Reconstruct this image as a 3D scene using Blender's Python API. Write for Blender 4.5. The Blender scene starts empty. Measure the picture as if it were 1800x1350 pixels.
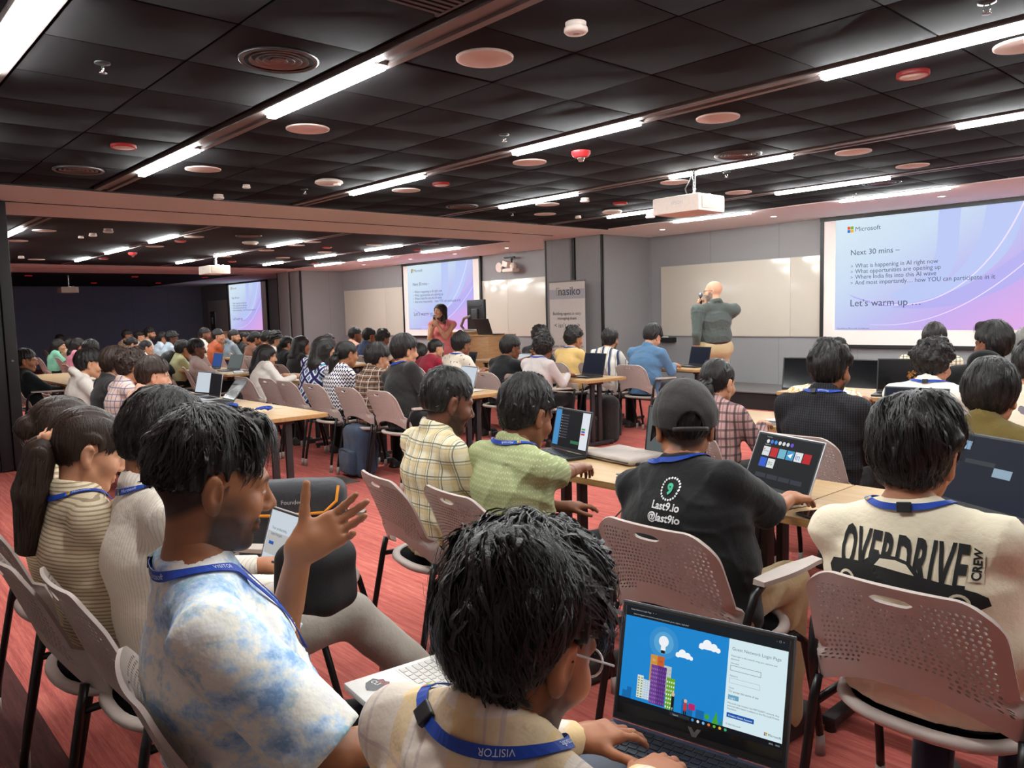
import bpy, bmesh, math, random, time
import numpy as np
from mathutils import Vector, Matrix
from mathutils.bvhtree import BVHTree

SC = bpy.context.scene
COL = SC.collection
PI = math.pi
# ------------------------------------------------------------------ camera
CAM_Z = 1.45
FPX = 1390.6
_y, _p, _r = [math.radians(a) for a in (-48.0932, 5.2020, 1.5094)]
_f = np.array([math.sin(_y)*math.cos(_p), math.cos(_y)*math.cos(_p), -math.sin(_p)])
_rt = np.array([math.cos(_y), -math.sin(_y), 0.0])
_up = np.cross(_rt, _f)
_rt, _up = math.cos(_r)*_rt - math.sin(_r)*_up, math.sin(_r)*_rt + math.cos(_r)*_up
cam = bpy.data.cameras.new('camera')
cam.sensor_width = 36.0
cam.lens = 36.0*FPX/1800.0
cam.clip_start = 0.02
cam.clip_end = 200
cam_o = bpy.data.objects.new('camera', cam)
COL.objects.link(cam_o)
cam_o.matrix_world = Matrix(((_rt[0], _up[0], -_f[0], 0), (_rt[1], _up[1], -_f[1], 0), (_rt[2], _up[2], -_f[2], CAM_Z), (0, 0, 0, 1)))
SC.camera = cam_o

def ray(px, py):
    return _f + _rt*(px-900)/FPX - _up*(py-675)/FPX
def atz(px, py, z):
    d = ray(px, py); p = d*(z-CAM_Z)/d[2]; return np.array([p[0], p[1], z])
def aty(px, py, Y):
    d = ray(px, py); p = d*Y/d[1]; return np.array([p[0], p[1], p[2]+CAM_Z])
def pix(p):
    v = np.array(p, float)-np.array([0, 0, CAM_Z]); w = v@_f
    return 900+FPX*(v@_rt)/w, 675-FPX*(v@_up)/w

# ------------------------------------------------------------------ light
LAMP = 122.0       # emission of the linear ceiling lamps
w = bpy.data.worlds.new('world'); SC.world = w; w.use_nodes = True
w.node_tree.nodes['Background'].inputs[0].default_value = (0.5, 0.42, 0.40, 1)
w.node_tree.nodes['Background'].inputs[1].default_value = 0.12
vs = SC.view_settings
vs.view_transform = 'Standard'
try: vs.look = 'None'
except Exception: pass
vs.gamma = 1.0
vs.use_curve_mapping = False
vs.exposure = 0.0

# ------------------------------------------------------------------ helpers
def lin(c):
    """sRGB 0-255 triple to linear"""
    o = []
    for v in c[:3]:
        v = v/255.0
        o.append(v/12.92 if v <= .04045 else ((v+.055)/1.055)**2.4)
    return tuple(o)+(1.0,)

class NT:
    def __init__(s, name, rough=.5, spec=.5, metal=0.0):
        m = bpy.data.materials.new(name); m.use_nodes = True
        s.m = m; s.t = m.node_tree; s.b = s.t.nodes['Principled BSDF']
        s.b.inputs['Roughness'].default_value = rough
        s.b.inputs['Specular IOR Level'].default_value = spec
        s.b.inputs['Metallic'].default_value = metal
        s._tc = None
    def n(s, typ, **kw):
        nd = s.t.nodes.new(typ)
        for k, v in kw.items(): setattr(nd, k, v)
        return nd
    def l(s, a, b): s.t.links.new(a, b)
    def put(s, sock, v):
        if v is None: return
        if hasattr(v, 'links') or isinstance(v, bpy.types.NodeSocket): s.l(v, sock)
        else: sock.default_value = v
    def obj(s):
        if s._tc is None: s._tc = s.n('ShaderNodeTexCoord')
        return s._tc.outputs['Object']
    def math(s, op, a, b=None, c=None, clamp=False):
        nd = s.n('ShaderNodeMath', operation=op, use_clamp=clamp)
        s.put(nd.inputs[0], a)
        if b is not None: s.put(nd.inputs[1], b)
        if c is not None: s.put(nd.inputs[2], c)
        return nd.outputs[0]
    def xyz(s, v=None):
        nd = s.n('ShaderNodeSeparateXYZ'); s.put(nd.inputs[0], v or s.obj()); return nd.outputs
    def scale(s, sc, v=None):
        nd = s.n('ShaderNodeMapping'); s.put(nd.inputs['Vector'], v or s.obj()); nd.inputs['Scale'].default_value = sc
        return nd.outputs[0]
    def noise(s, scale=5, detail=3, rough=.5, vec=None, out='Fac'):
        nd = s.n('ShaderNodeTexNoise'); s.put(nd.inputs['Vector'], vec or s.obj())
        nd.inputs['Scale'].default_value = scale; nd.inputs['Detail'].default_value = detail; nd.inputs['Roughness'].default_value = rough
        return nd.outputs[out]
    def voro(s, scale=5, vec=None, feature='F1', out='Distance'):
        nd = s.n('ShaderNodeTexVoronoi', feature=feature); s.put(nd.inputs['Vector'], vec or s.obj()); nd.inputs['Scale'].default_value = scale
        return nd.outputs[out]
    def mix(s, f, a, b):
        nd = s.n('ShaderNodeMix', data_type='RGBA'); s.put(nd.inputs[0], f); s.put(nd.inputs[6], a); s.put(nd.inputs[7], b)
        return nd.outputs[2]
    def ramp(s, f, stops, interp='LINEAR'):
        nd = s.n('ShaderNodeValToRGB'); s.put(nd.inputs[0], f); cr = nd.color_ramp; cr.interpolation = interp
        while len(cr.elements) < len(stops): cr.elements.new(.5)
        for e, (p, c) in zip(cr.elements, stops): e.position = p; e.color = c
        return nd.outputs[0]
    def bump(s, h, strength=.3, dist=.01):
        nd = s.n('ShaderNodeBump'); s.put(nd.inputs['Height'], h); nd.inputs['Strength'].default_value = strength; nd.inputs['Distance'].default_value = dist
        s.l(nd.outputs[0], s.b.inputs['Normal'])
    def color(s, c): s.put(s.b.inputs['Base Color'], c)
    def emit(s, c, st):
        s.put(s.b.inputs['Emission Color'], c); s.b.inputs['Emission Strength'].default_value = st
    def attr(s, name):
        nd = s.n('ShaderNodeAttribute', attribute_name=name); return nd.outputs

_mc = {}
def plain(name, rgb, rough=.5, spec=.5, metal=0.0, var=.06, nscale=30, bump=0.0, bscale=200):
    """a plain procedural material: a colour with slight noise variation"""
    if name in _mc: return _mc[name]
    t = NT(name, rough, spec, metal)
    c = lin(rgb)
    d = tuple(v*(1-var*2) for v in c[:3])+(1,)
    t.color(t.mix(t.noise(nscale, 2), d, tuple(min(1, v*(1+var)) for v in c[:3])+(1,)))
    if bump: t.bump(t.noise(bscale, 2), bump, .002)
    _mc[name] = t.m
    return t.m
def glow(name, rgb, st):
    if name in _mc: return _mc[name]
    t = NT(name, .6, .2); c = lin(rgb); t.color((0, 0, 0, 1)); t.emit(c, st); _mc[name] = t.m
    if st < 5: t.m.cycles.emission_sampling = 'NONE'
    return t.m

def mesh(name, verts, faces, smooth=False):
    me = bpy.data.meshes.new(name)
    me.from_pydata([tuple(v) for v in verts], [], [tuple(f) for f in faces])
    if smooth: me.polygons.foreach_set('use_smooth', [True]*len(me.polygons))
    me.update()
    return me
def npmesh(name, V, Q, smooth=True):
    """fast mesh from numpy: V (n,3), Q (m,k)"""
    me = bpy.data.meshes.new(name)
    V = np.ascontiguousarray(V, np.float32); Q = np.ascontiguousarray(Q, np.int32)
    k = Q.shape[1]
    me.vertices.add(len(V)); me.vertices.foreach_set('co', V.ravel())
    me.loops.add(Q.size); me.loops.foreach_set('vertex_index', Q.ravel())
    me.polygons.add(len(Q)); me.polygons.foreach_set('loop_start', np.arange(0, Q.size, k, dtype=np.int32))
    if smooth: me.polygons.foreach_set('use_smooth', np.ones(len(Q), bool))
    me.update(calc_edges=True); me.validate()
    return me
def link(name, me, m=None, parent=None, loc=None, rz=None, rot=None):
    o = bpy.data.objects.new(name, me); COL.objects.link(o)
    if m is not None and me is not None:
        if len(me.materials) == 0: me.materials.append(m)
    if parent is not None: o.parent = parent
    if loc is not None: o.location = loc
    if rz is not None: o.rotation_euler = (0, 0, rz)
    if rot is not None: o.rotation_euler = rot
    return o
def tag(o, label, cat, group=None, kind=None):
    o['label'] = label; o['category'] = cat
    if group: o['group'] = group
    if kind: o['kind'] = kind
    return o
def thing(name, label, cat, loc=(0, 0, 0), rz=0, group=None):
    o = bpy.data.objects.new(name, None); COL.objects.link(o); o.location = loc; o.rotation_euler = (0, 0, rz)
    o.empty_display_size = .1
    return tag(o, label, cat, group)
def struct(name, me, m, parent=None):
    o = link(name, me, m, parent)
    if parent is None: o['kind'] = 'structure'
    return o

class MB:
    """collects simple solids into one mesh"""
    def __init__(s): s.v = []; s.f = []; s.sm = []
    def add(s, v, f, sm=False):
        b = len(s.v); s.v += [tuple(x) for x in v]; s.f += [tuple(i+b for i in q) for q in f]; s.sm += [sm]*len(f)
        return s
    def box(s, lo, hi, bev=0.0, M=None):
        lo = np.array(lo, float); hi = np.array(hi, float)
        lo, hi = np.minimum(lo, hi), np.maximum(lo, hi)
        if bev <= 0:
            v = [(x, y, z) for z in (lo[2], hi[2]) for y in (lo[1], hi[1]) for x in (lo[0], hi[0])]
            f = [(0, 2, 3, 1), (4, 5, 7, 6), (0, 1, 5, 4), (2, 6, 7, 3), (0, 4, 6, 2), (1, 3, 7, 5)]
        else:
            bm = bmesh.new(); bmesh.ops.create_cube(bm, size=1)
            for q in bm.verts: q.co = Vector((lo+hi)/2)+Vector((q.co.x*(hi-lo)[0], q.co.y*(hi-lo)[1], q.co.z*(hi-lo)[2]))
            bmesh.ops.bevel(bm, geom=bm.edges[:], offset=min(bev, .49*float((hi-lo).min())), segments=2, affect='EDGES', profile=.6)
            bm.verts.index_update(); v = [tuple(q.co) for q in bm.verts]; f = [tuple(q.index for q in p.verts) for p in bm.faces]; bm.free()
        if M is not None: v = [tuple(M @ Vector(q)) for q in v]
        return s.add(v, f)
    def tube(s, pts, r, n=8, cap=True):
        pts = [np.array(p, float) for p in pts]
        rs = r if isinstance(r, (list, tuple)) else [r]*len(pts)
        prev = None; rings = []
        for i, p in enumerate(pts):
            t = pts[min(i+1, len(pts)-1)]-pts[max(i-1, 0)]; t = t/max(np.linalg.norm(t), 1e-9)
            if prev is None:
                a = np.array([0, 0, 1.0]) if abs(t[2]) < .9 else np.array([1.0, 0, 0])
            else: a = prev
            x = np.cross(a, t); x /= max(np.linalg.norm(x), 1e-9); y = np.cross(t, x); prev = y
            rings.append([p+rs[i]*(x*math.cos(2*PI*k/n)+y*math.sin(2*PI*k/n)) for k in range(n)])
            prev = np.cross(t, x)
        v = [q for g in rings for q in g]; f = []
        for i in range(len(pts)-1):
            for k in range(n): f.append((i*n+k, i*n+(k+1) % n, (i+1)*n+(k+1) % n, (i+1)*n+k))
        if cap:
            f.append(tuple(range(n-1, -1, -1))); f.append(tuple((len(pts)-1)*n+k for k in range(n)))
        return s.add(v, f, True)
    def lathe(s, prof, n=24, c=(0, 0, 0), caps=True):
        v = []; f = []
        for r, z in prof:
            for k in range(n): v.append((c[0]+r*math.cos(2*PI*k/n), c[1]+r*math.sin(2*PI*k/n), c[2]+z))
        for i in range(len(prof)-1):
            for k in range(n): f.append((i*n+k, i*n+(k+1) % n, (i+1)*n+(k+1) % n, (i+1)*n+k))
        if caps:
            f.append(tuple(range(n-1, -1, -1))); f.append(tuple((len(prof)-1)*n+k for k in range(n)))
        return s.add(v, f, True)
    def prism(s, poly, z0, z1, M=None):
        n = len(poly); v = [(x, y, z0) for x, y in poly]+[(x, y, z1) for x, y in poly]
        f = [tuple(range(n-1, -1, -1)), tuple(range(n, 2*n))]+[(i, (i+1) % n, n+(i+1) % n, n+i) for i in range(n)]
        if M is not None: v = [tuple(M @ Vector(q)) for q in v]
        return s.add(v, f)
    def me(s, name):
        me = mesh(name, s.v, s.f); me.polygons.foreach_set('use_smooth', s.sm); me.update()
        return me
def sharp(me, ang=40):
    try: me.set_sharp_from_angle(angle=math.radians(ang))
    except Exception: pass
    return me
def part(name, mb, m, parent, **kw):
    me = sharp(mb.me(name)); return link(name, me, m, parent, **kw)
def dup(root):
    r = root.copy(); COL.objects.link(r)
    for ch in list(root.children):
        c = ch.copy(); COL.objects.link(c); c.parent = r
        for g in list(ch.children):
            d = g.copy(); COL.objects.link(d); d.parent = c
    return r

_fontc = {}
def text_mesh(body, size=1.0, align='LEFT', extr=0.0, sx=1.0, bold=0.0, space=1.0):
    cu = bpy.data.curves.new('text', 'FONT'); cu.body = body; cu.size = size; cu.align_x = align; cu.extrude = extr; cu.offset = bold; cu.space_character = space
    cu.resolution_u = 3
    o = bpy.data.objects.new('text', cu); COL.objects.link(o)
    dg = bpy.context.evaluated_depsgraph_get(); me = bpy.data.meshes.new_from_object(o.evaluated_get(dg))
    bpy.data.objects.remove(o); bpy.data.curves.remove(cu)
    if sx != 1.0:
        for v in me.vertices: v.co.x *= sx
    return me
def put_text(name, body, size, M, m, parent=None, align='LEFT', sx=1.0, mx=None):
    me = text_mesh(body, size, align, 0.0, sx); me.transform(M); me.materials.clear()
    o = link(name, me, m, parent)
    return o
# ================================================================== THE SETTING
H = 2.667
WALL_Y = 11.0
XL, XR = -29.0, 4.6
# --- carpet
def carpet_mat():
    t = NT('carpet_red', .95, .1)
    x, y, z = t.xyz()[:3]
    n1 = t.noise(1.0, 6, .62, t.scale((2.2, 46, 1)))
    n2 = t.noise(1.0, 3, .5, t.scale((14, 260, 1)))
    pl = t.n('ShaderNodeTexBrick'); t.put(pl.inputs['Vector'], t.obj()); pl.inputs['Scale'].default_value = 1.0
    pl.inputs['Brick Width'].default_value = 1.0; pl.inputs['Row Height'].default_value = .25; pl.inputs['Mortar Size'].default_value = 0.0
    pl.inputs['Color1'].default_value = (.3, .3, .3, 1); pl.inputs['Color2'].default_value = (.75, .75, .75, 1)
    pb = t.n('ShaderNodeRGBToBW'); t.l(pl.outputs[0], pb.inputs[0])
    f = t.math('ADD', t.math('MULTIPLY', n1, .62), t.math('ADD', t.math('MULTIPLY', n2, .3), t.math('MULTIPLY', pb.outputs[0], .16)))
    c = t.ramp(f, [(.34, lin((136, 68, 64))), (.5, lin((182, 94, 86))), (.6, lin((200, 110, 100))), (.72, lin((216, 132, 118)))])
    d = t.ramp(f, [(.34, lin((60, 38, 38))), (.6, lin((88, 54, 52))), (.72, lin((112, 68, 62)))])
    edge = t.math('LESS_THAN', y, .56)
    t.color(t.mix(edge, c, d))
    t.bump(t.noise(420, 2), .5, .004)
    return t.m
FLOOR = carpet_mat()
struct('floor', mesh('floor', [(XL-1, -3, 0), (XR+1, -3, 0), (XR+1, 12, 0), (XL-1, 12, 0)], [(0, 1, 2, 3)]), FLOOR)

# --- wall cloth
def wallcloth(name, rgb, seam=1.2):
    t = NT(name, .9, .15)
    x, y, z = t.xyz()[:3]
    c = lin(rgb)
    n = t.noise(180, 2, .6, t.scale((1, 1, .25)))
    base = t.mix(n, tuple(v*.86 for v in c[:3])+(1,), tuple(v*1.1 for v in c[:3])+(1,))
    s = t.math('LESS_THAN', t.math('FRACT', t.math('DIVIDE', t.math('ADD', x, y), seam)), .004/seam*1.2)
    t.color(t.mix(t.math('MULTIPLY', s, .5), base, (.02, .02, .02, 1)))
    t.bump(n, .15, .002)
    return t.m
GREY = wallcloth('wall_fabric_grey', (144, 142, 143))
NAVY = wallcloth('wall_fabric_navy', (132, 132, 152))
DARKP = plain('partition_black', (30, 26, 27), .55, .4, bump=.1)
WHITE = plain('plaster_white', (246, 241, 238), .8, .2, var=.02)
BLACKM = plain('black_metal', (22, 21, 22), .45, .5)
CTILE = plain('ceiling_tile_black', (33, 30, 32), .95, .12, var=.12, nscale=6, bump=.25, bscale=500)
ALU = plain('track_aluminium', (118, 108, 106), .5, .5, .3)

def box_struct(name, lo, hi, m, parent=None, bev=0.0):
    return struct(name, sharp(MB().box(lo, hi, bev).me(name)), m, parent)
wf = box_struct('wall_front', (XL, WALL_Y, 0), (XR, WALL_Y+.15, 2.9), GREY)
box_struct('wall_right', (XR, -3, 0), (XR+.15, 12, 2.9), GREY)
box_struct('wall_back', (XL, -2.7, 0), (XR, -2.5, 2.9), plain('wall_back_grey', (170, 164, 160), .9, .1))
box_struct('wall_left', (XL-.15, -3, 0), (XL, 12, 2.9), NAVY)

# --- stage along the front wall
STG = plain('stage_carpet_grey', (120, 116, 114), .95, .1, var=.2, nscale=220, bump=.3, bscale=600)
STR = plain('stage_riser_dark', (52, 49, 49), .9, .1, var=.15, nscale=200)
st = thing('stage', 'low grey carpeted stage along the front wall below whiteboard', 'stage', (0, 0, 0))
part('platform_top', MB().box((-8.62, 9.85, .235), (XR-.01, WALL_Y-.004, .25)), STG, st)
part('riser', MB().box((-8.62, 9.87, 0), (XR, 9.9, .236)), STR, st)

# --- pillars that hold the folding walls between the rooms
def pillar(x0, x1, slot, lab):
    y0 = 9.77
    p = bpy.data.objects.new('wall_pillar', None); COL.objects.link(p); p['kind'] = 'structure'; p['label'] = lab
    part('panel', MB().box((slot+.07, y0, 0), (x1, WALL_Y, H), .004), GREY, p)
    part('panel', MB().box((x0, y0, 0), (slot-.07, WALL_Y, H), .004), GREY, p)
    part('pocket', MB().box((slot-.07, y0+.08, 0), (slot+.07, WALL_Y, H)).box((slot-.02, y0+.02, 0), (slot+.02, y0+.1, H)), DARKP, p)
    part('edge_trim', MB().box((x1-.02, y0-.012, 0), (x1+.006, y0+.04, H)), BLACKM, p)
    part('edge_trim', MB().box((x0-.006, y0-.012, 0), (x0+.02, y0+.04, H)), BLACKM, p)
    return p
pillar(-9.93, -8.63, -9.28, 'grey fabric pillar with a black folding wall pocket behind the banner')
pillar(-20.3, -19.0, -19.65, 'grey fabric pillar beside the far dark room')

# --- stacked folding wall at the left edge of the photograph
fp = thing('folding_wall', 'dark stacked folding wall panels at the left edge of the picture', 'partition')
for i, (a, b) in enumerate(((1.50, 1.60), (1.385, 1.492), (1.27, 1.377), (1.15, 1.262), (1.03, 1.142))):
    part('panel', MB().box((-9.62+.03*(i % 2), a, .01), (-9.08-.02*(i % 2), b, H-.02), .008), DARKP, fp)
    part('bolt', MB().lathe([(.0, .0), (.011, 0), (.011, .006), (0, .006)], 8), ALU, fp, loc=(-9.08-.02*(i % 2), (a+b)/2, 1.1+.13*i), rot=(0, PI/2, 0))

# --- ceiling
ceil = struct('ceiling', mesh('ceiling', [(-8.06, .5, H+.03), (XR, .5, H+.03), (XR, 9.26, H+.03), (-8.06, 9.26, H+.03)], [(0, 3, 2, 1)]), plain('ceiling_void_black', (14, 12, 13), .9, .1))
STRIPS = [(.87, 1.465), (1.465, 2.06), (2.285, 2.855), (2.855, 3.44), (3.44, 4.03), (4.255, 4.83), (4.83, 5.41), (5.41, 5.985), (6.21, 6.8), (6.8, 7.39), (7.39, 7.865), (8.09, 8.67), (8.67, 9.24)]
rng = random.Random(4)
GRILLE = plain('ceiling_grille_dark', (60, 54, 55), .5, .5)
for (a, b) in STRIPS:
    d = b-a-.008
    me = sharp(MB().box((-.296, -d/2, 0), (.296, d/2, .018), .004).me('ceiling_tile')); me.materials.append(CTILE)
    for k in range(19):
        x = -7.773+.6*k
        if x > XR: continue
        o = link('ceiling_tile', me, None, ceil, loc=(x, (a+b)/2, H+rng.uniform(-.001, .004)))
        o.rotation_euler = (rng.uniform(-.0018, .0018), rng.uniform(-.0018, .0018), 0)
TRACKS = [(.62, .86), (2.07, 2.28), (4.04, 4.25), (5.99, 6.205), (7.875, 8.085)]
trk = MB()
for n_, (a, b) in enumerate(TRACKS):
    t_ = MB()
    t_.box((-8.05, b-.155, H-.004), (XR, b-.1, H+.03)).box((-8.05, b-.045, H-.004), (XR, b-.004, H+.03)).box((-8.05, b-.1, H+.012), (XR, b-.045, H+.03))
    struct('trim_%d' % (n_+1), t_.me('trim'), ALU)
# rear plaster margin
box_struct('ceiling_margin', (XL, -2.6, H-.01), (XR, .62, H+.1), WHITE)
box_struct('ceiling_soffit', (-29, 9.26, H-.006), (XR, WALL_Y, H+.1), WHITE)
# bulkheads with the tracks of the folding walls
for nm, a, s_, b in (('ceiling_bulkhead', -10.28, -9.2, -8.06), ('ceiling_bulkhead', -21.3, -19.7, -18.3)):
    o = struct(nm, MB().box((a, .5, H-.004), (s_-.04, 9.3, H+.1)).box((s_+.04, .5, H-.004), (b, 9.3, H+.1)).me(nm), WHITE)
    part('partition_track', MB().box((s_-.04, .5, H+.02), (s_+.04, 9.8, H+.1)).box((s_-.035, .5, H-.002), (s_-.022, 9.8, H+.05)).box((s_+.022, .5, H-.002), (s_+.035, 9.8, H+.05)), BLACKM, o)
    part('edge_trim', MB().box((b-.004, .5, H-.012), (b+.02, 9.26, H+.03)).box((a-.02, .5, H-.012), (a+.004, 9.26, H+.03)), BLACKM, o)
def ceil_far():
    t = NT('ceiling_far_tiles', .85, .25)
    x, y, z = t.xyz()[:3]
    gx = t.math('LESS_THAN', t.math('FRACT', t.math('DIVIDE', t.math('ADD', x, .073), .6)), .02)
    gy = t.math('LESS_THAN', t.math('FRACT', t.math('DIVIDE', y, .6)), .02)
    g = t.math('MAXIMUM', gx, gy)
    n = t.mix(t.noise(3, 2), lin((24, 22, 24)), lin((33, 30, 33)))
    t.color(t.mix(g, n, lin((12, 11, 12))))
    return t.m
CF = ceil_far()
box_struct('ceiling_middle_room', (-18.3, .5, H), (-10.28, 9.26, H+.1), CF)
box_struct('ceiling_far_room', (-29, .5, H), (-21.3, 9.26, H+.1), CF)
for n_, (a, b) in enumerate(TRACKS):
    struct('trim_%d' % (n_+11), MB().box((-18.3, b-.155, H-.006), (-10.28, b-.1, H+.01)).box((-18.3, b-.045, H-.006), (-10.28, b-.004, H+.01)).me('trim'), ALU)

# --- ordinals for things of one kind, counted from the left of the picture
ORD = ['first', 'second', 'third', 'fourth', 'fifth', 'sixth', 'seventh', 'eighth', 'ninth', 'tenth', 'eleventh', 'twelfth', 'thirteenth', 'fourteenth', 'fifteenth', 'sixteenth', 'seventeenth', 'eighteenth', 'nineteenth', 'twentieth', 'twenty-first', 'twenty-second', 'twenty-third', 'twenty-fourth', 'twenty-fifth', 'twenty-sixth', 'twenty-seventh', 'twenty-eighth', 'twenty-ninth', 'thirtieth']
_reg = {}
def reg(kind, o, at_, fmt, cat, group):
    _reg.setdefault(kind, []).append((pix(at_)[0], o, fmt, cat, group))
def finish_reg():
    for k, lst in _reg.items():
        lst.sort(key=lambda q: q[0])
        for i, (_, o, fmt, cat, group) in enumerate(lst):
            tag(o, fmt % ORD[min(i, 29)], cat, group)

# --- linear lamps in the ceiling tracks
LENS = glow('lamp_lens', (246, 251, 250), LAMP)
HOUS = plain('lamp_housing', (150, 142, 138), .5, .5)
lens_me = MB().box((-.6, -.027, -.024), (.6, .027, .004), .003).me('diffuser'); lens_me.materials.append(LENS)
hous_me = MB().box((-.61, -.05, .004), (.61, .05, .02)).box((-.612, -.036, -.004), (-.6, .036, .01)).box((.6, -.036, -.004), (.612, .036, .01)).me('housing'); hous_me.materials.append(HOUS)
def lamp(x, y, room, ln=1.2):
    o = thing('linear_lamp', '', 'ceiling lamp', (x, y, H-.004))
    a = link('diffuser', lens_me, None, o); a.scale = (ln/1.2, 1, 1)
    b = link('housing', hous_me, None, o); b.scale = (ln/1.2, 1, 1)
    if room == 1: reg('lamp1', o, (x, y, H), 'bright linear ceiling lamp of the nearest room, %s from the left', 'ceiling lamp', 'linear lamps of the near ceiling')
    else: reg('lamp2', o, (x, y, H), 'small bright linear lamp in the middle room ceiling, %s from the left', 'ceiling lamp', 'linear lamps of the middle room')
YS = [.785, 2.205, 4.175, 6.13, 8.01]
for y in YS:
    for x in (-6.35, -3.95, -1.5, .9):
        if y < 1 and x > -1.4: continue
        lamp(x, y, 1)
for x in (-6.25, -3.85, -1.45): lamp(x, 9.3, 1, 1.2)
for y in (2.2, 4.11, 6.02, 7.93):
    for x in (-12.2, -14.5, -16.65): lamp(x, y, 2, 1.15 if x > -16 else .9)
for x in (-12.2, -14.55, -16.5): lamp(x, 9.2, 2, 1.15)

# --- round ceiling fittings
DISC = plain('speaker_white', (206, 186, 178), .7, .2, var=.02)
REDM = plain('red_plastic', (196, 44, 50), .4, .5)
VENTM = plain('vent_dark', (72, 66, 66), .35, .6, .4)
CHROME = plain('chrome', (200, 196, 192), .2, .6, 1.0)
disc_me = MB().lathe([(0, -.004), (.128, -.004), (.138, -.002), (.14, .012), (0, .012)], 32, caps=False).me('grille'); disc_me.materials.append(DISC)
def disc(px, py):
    p = atz(px, py, H); o = link('ceiling_speaker', disc_me, None, loc=(p[0], p[1], H-.004))
    reg('disc', o, p, 'flat white round ceiling speaker, %s from the left among such discs', 'ceiling speaker', 'white round ceiling speakers')
for q in ((852, 102), (541, 226), (357, 297), (714, 334), (931, 285), (1262, 207), (1500, 267), (1604, 291), (1186, 320), (1298, 338), (1803, 78), (962, 359), (958, 376),
          (78, 405), (30, 423), (341, 416), (272, 433), (64, 456), (468, 440), (549, 425), (658, 430), (521, 431), (571, 443), (497, 453), (394, 451)): disc(*q)
rr = MB().lathe([(.055, .02), (.082, .016), (.082, -.012), (.078, -.016), (.074, -.012)], 24, caps=False).me('ring'); rr.materials.append(glow('red_ring', (205, 40, 46), .35))
rd = MB().lathe([(0, -.018), (.06, -.017), (.074, -.012), (.074, .01)], 24, caps=False).me('cover'); rd.materials.append(DISC)
def redrim(px, py):
    p = atz(px, py, H); o = thing('round_sounder', '', 'alarm', (p[0], p[1], H-.006))
    link('ring', rr, None, o); link('cover', rd, None, o)
    reg('rim', o, p, 'white round ceiling sounder with red rim, %s from the left', 'alarm', 'red rimmed ceiling sounders')
for q in ((217, 255), (775, 322), (1605, 128), (1090, 356), (1256, 372), (317, 423), (182, 454), (408, 459), (575, 434), (734, 439), (553, 462), (50, 484), (237, 486), (165, 497), (278, 497), (360, 487)): redrim(*q)
def strobe(px, py, lab):
    p = atz(px, py, H); o = thing('fire_strobe', lab, 'alarm', (p[0], p[1], H))
    part('base', MB().lathe([(.075, 0), (.075, -.02), (.055, -.045), (.03, -.05), (0, -.05)], 20, caps=False), REDM, o)
    part('lens', MB().lathe([(.028, -.045), (.026, -.065), (.015, -.078), (0, -.08)], 14, caps=False), CHROME, o)
strobe(1021, 266, 'red domed fire strobe on the near ceiling between two lamps')
strobe(233, 444, 'red domed fire strobe on the middle room ceiling')
vb = [MB() for _ in range(2)]
ringm = MB()
ringm.lathe([(.165, .01), (.196, .006), (.2, -.004), (.19, -.012), (.17, -.006)], 40, caps=False)
ring_me = ringm.me('frame'); ring_me.materials.append(VENTM)
cone = MB()
for r in (.04, .075, .11, .145): cone.lathe([(r-.022, .02), (r, -.008), (r+.006, -.006), (r-.014, .024)], 32, caps=False)
cone.lathe([(0, -.004), (.02, -.004), (.024, .01)], 16, caps=False)
cone_me = cone.me('blades'); cone_me.materials.append(plain('vent_blades', (120, 112, 112), .3, .6, .5))
back_me = MB().lathe([(0, .022), (.18, .022)], 24, caps=False).me('throat'); back_me.materials.append(plain('vent_throat', (10, 10, 10), .9))
def vent(px, py):
    p = atz(px, py, H); o = thing('air_diffuser', '', 'air vent', (p[0], p[1], H-.004))
    link('frame', ring_me, None, o); link('blades', cone_me, None, o); link('throat', back_me, None, o)
    o.scale = (.93, .93, .93)
    reg('vent', o, p, 'round black ceiling air diffuser with ringed blades, %s from the left', 'air vent', 'round ceiling air diffusers')
for q in ((490, 104), (138, 298), (1297, 271), (1550, 321), (812, 362), (437, 414), (753, 428)): vent(*q)
SD = plain('detector_white', (224, 206, 196), .6, .3)
sd_b = MB().lathe([(.045, 0), (.045, -.018), (0, -.018)], 20, caps=False).me('base'); sd_b.materials.append(SD)
sd_h = MB().lathe([(.03, -.018), (.05, -.022), (.052, -.036), (.044, -.044), (.016, -.046), (.014, -.04), (0, -.04)], 20, caps=False).me('head'); sd_h.materials.append(SD)
def smoke(px, py, s=1.0):
    p = atz(px, py, H); o = thing('smoke_detector', '', 'smoke detector', (p[0], p[1], H)); o.scale = (s, s, s)
    link('base', sd_b, None, o); link('head', sd_h, None, o)
    reg('smoke', o, p, 'small white ceiling smoke detector, %s from the left', 'smoke detector', 'ceiling smoke detectors')
for q in ((1012, 40, 1.0), (433, 325, .7), (384, 342, 1), (1028, 348, 1), (1016, 379, .8), (1143, 376, 1.2), (163, 410, 1), (190, 402, 1.2), (142, 415, .7), (37, 450, 1)): smoke(*q)
spr_a = MB().lathe([(.035, 0), (.035, -.006), (.012, -.01), (0, -.01)], 14, caps=False).me('escutcheon'); spr_a.materials.append(BLACKM)
spr_b = MB().tube([(-.01, 0, -.008), (-.013, 0, -.03), (-.006, 0, -.045)], .003, 6).tube([(.01, 0, -.008), (.013, 0, -.03), (.006, 0, -.045)], .003, 6).lathe([(0, -.05), (.018, -.05), (.018, -.046), (0, -.046)], 10, caps=False).me('frame'); spr_b.materials.append(CHROME)
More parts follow.
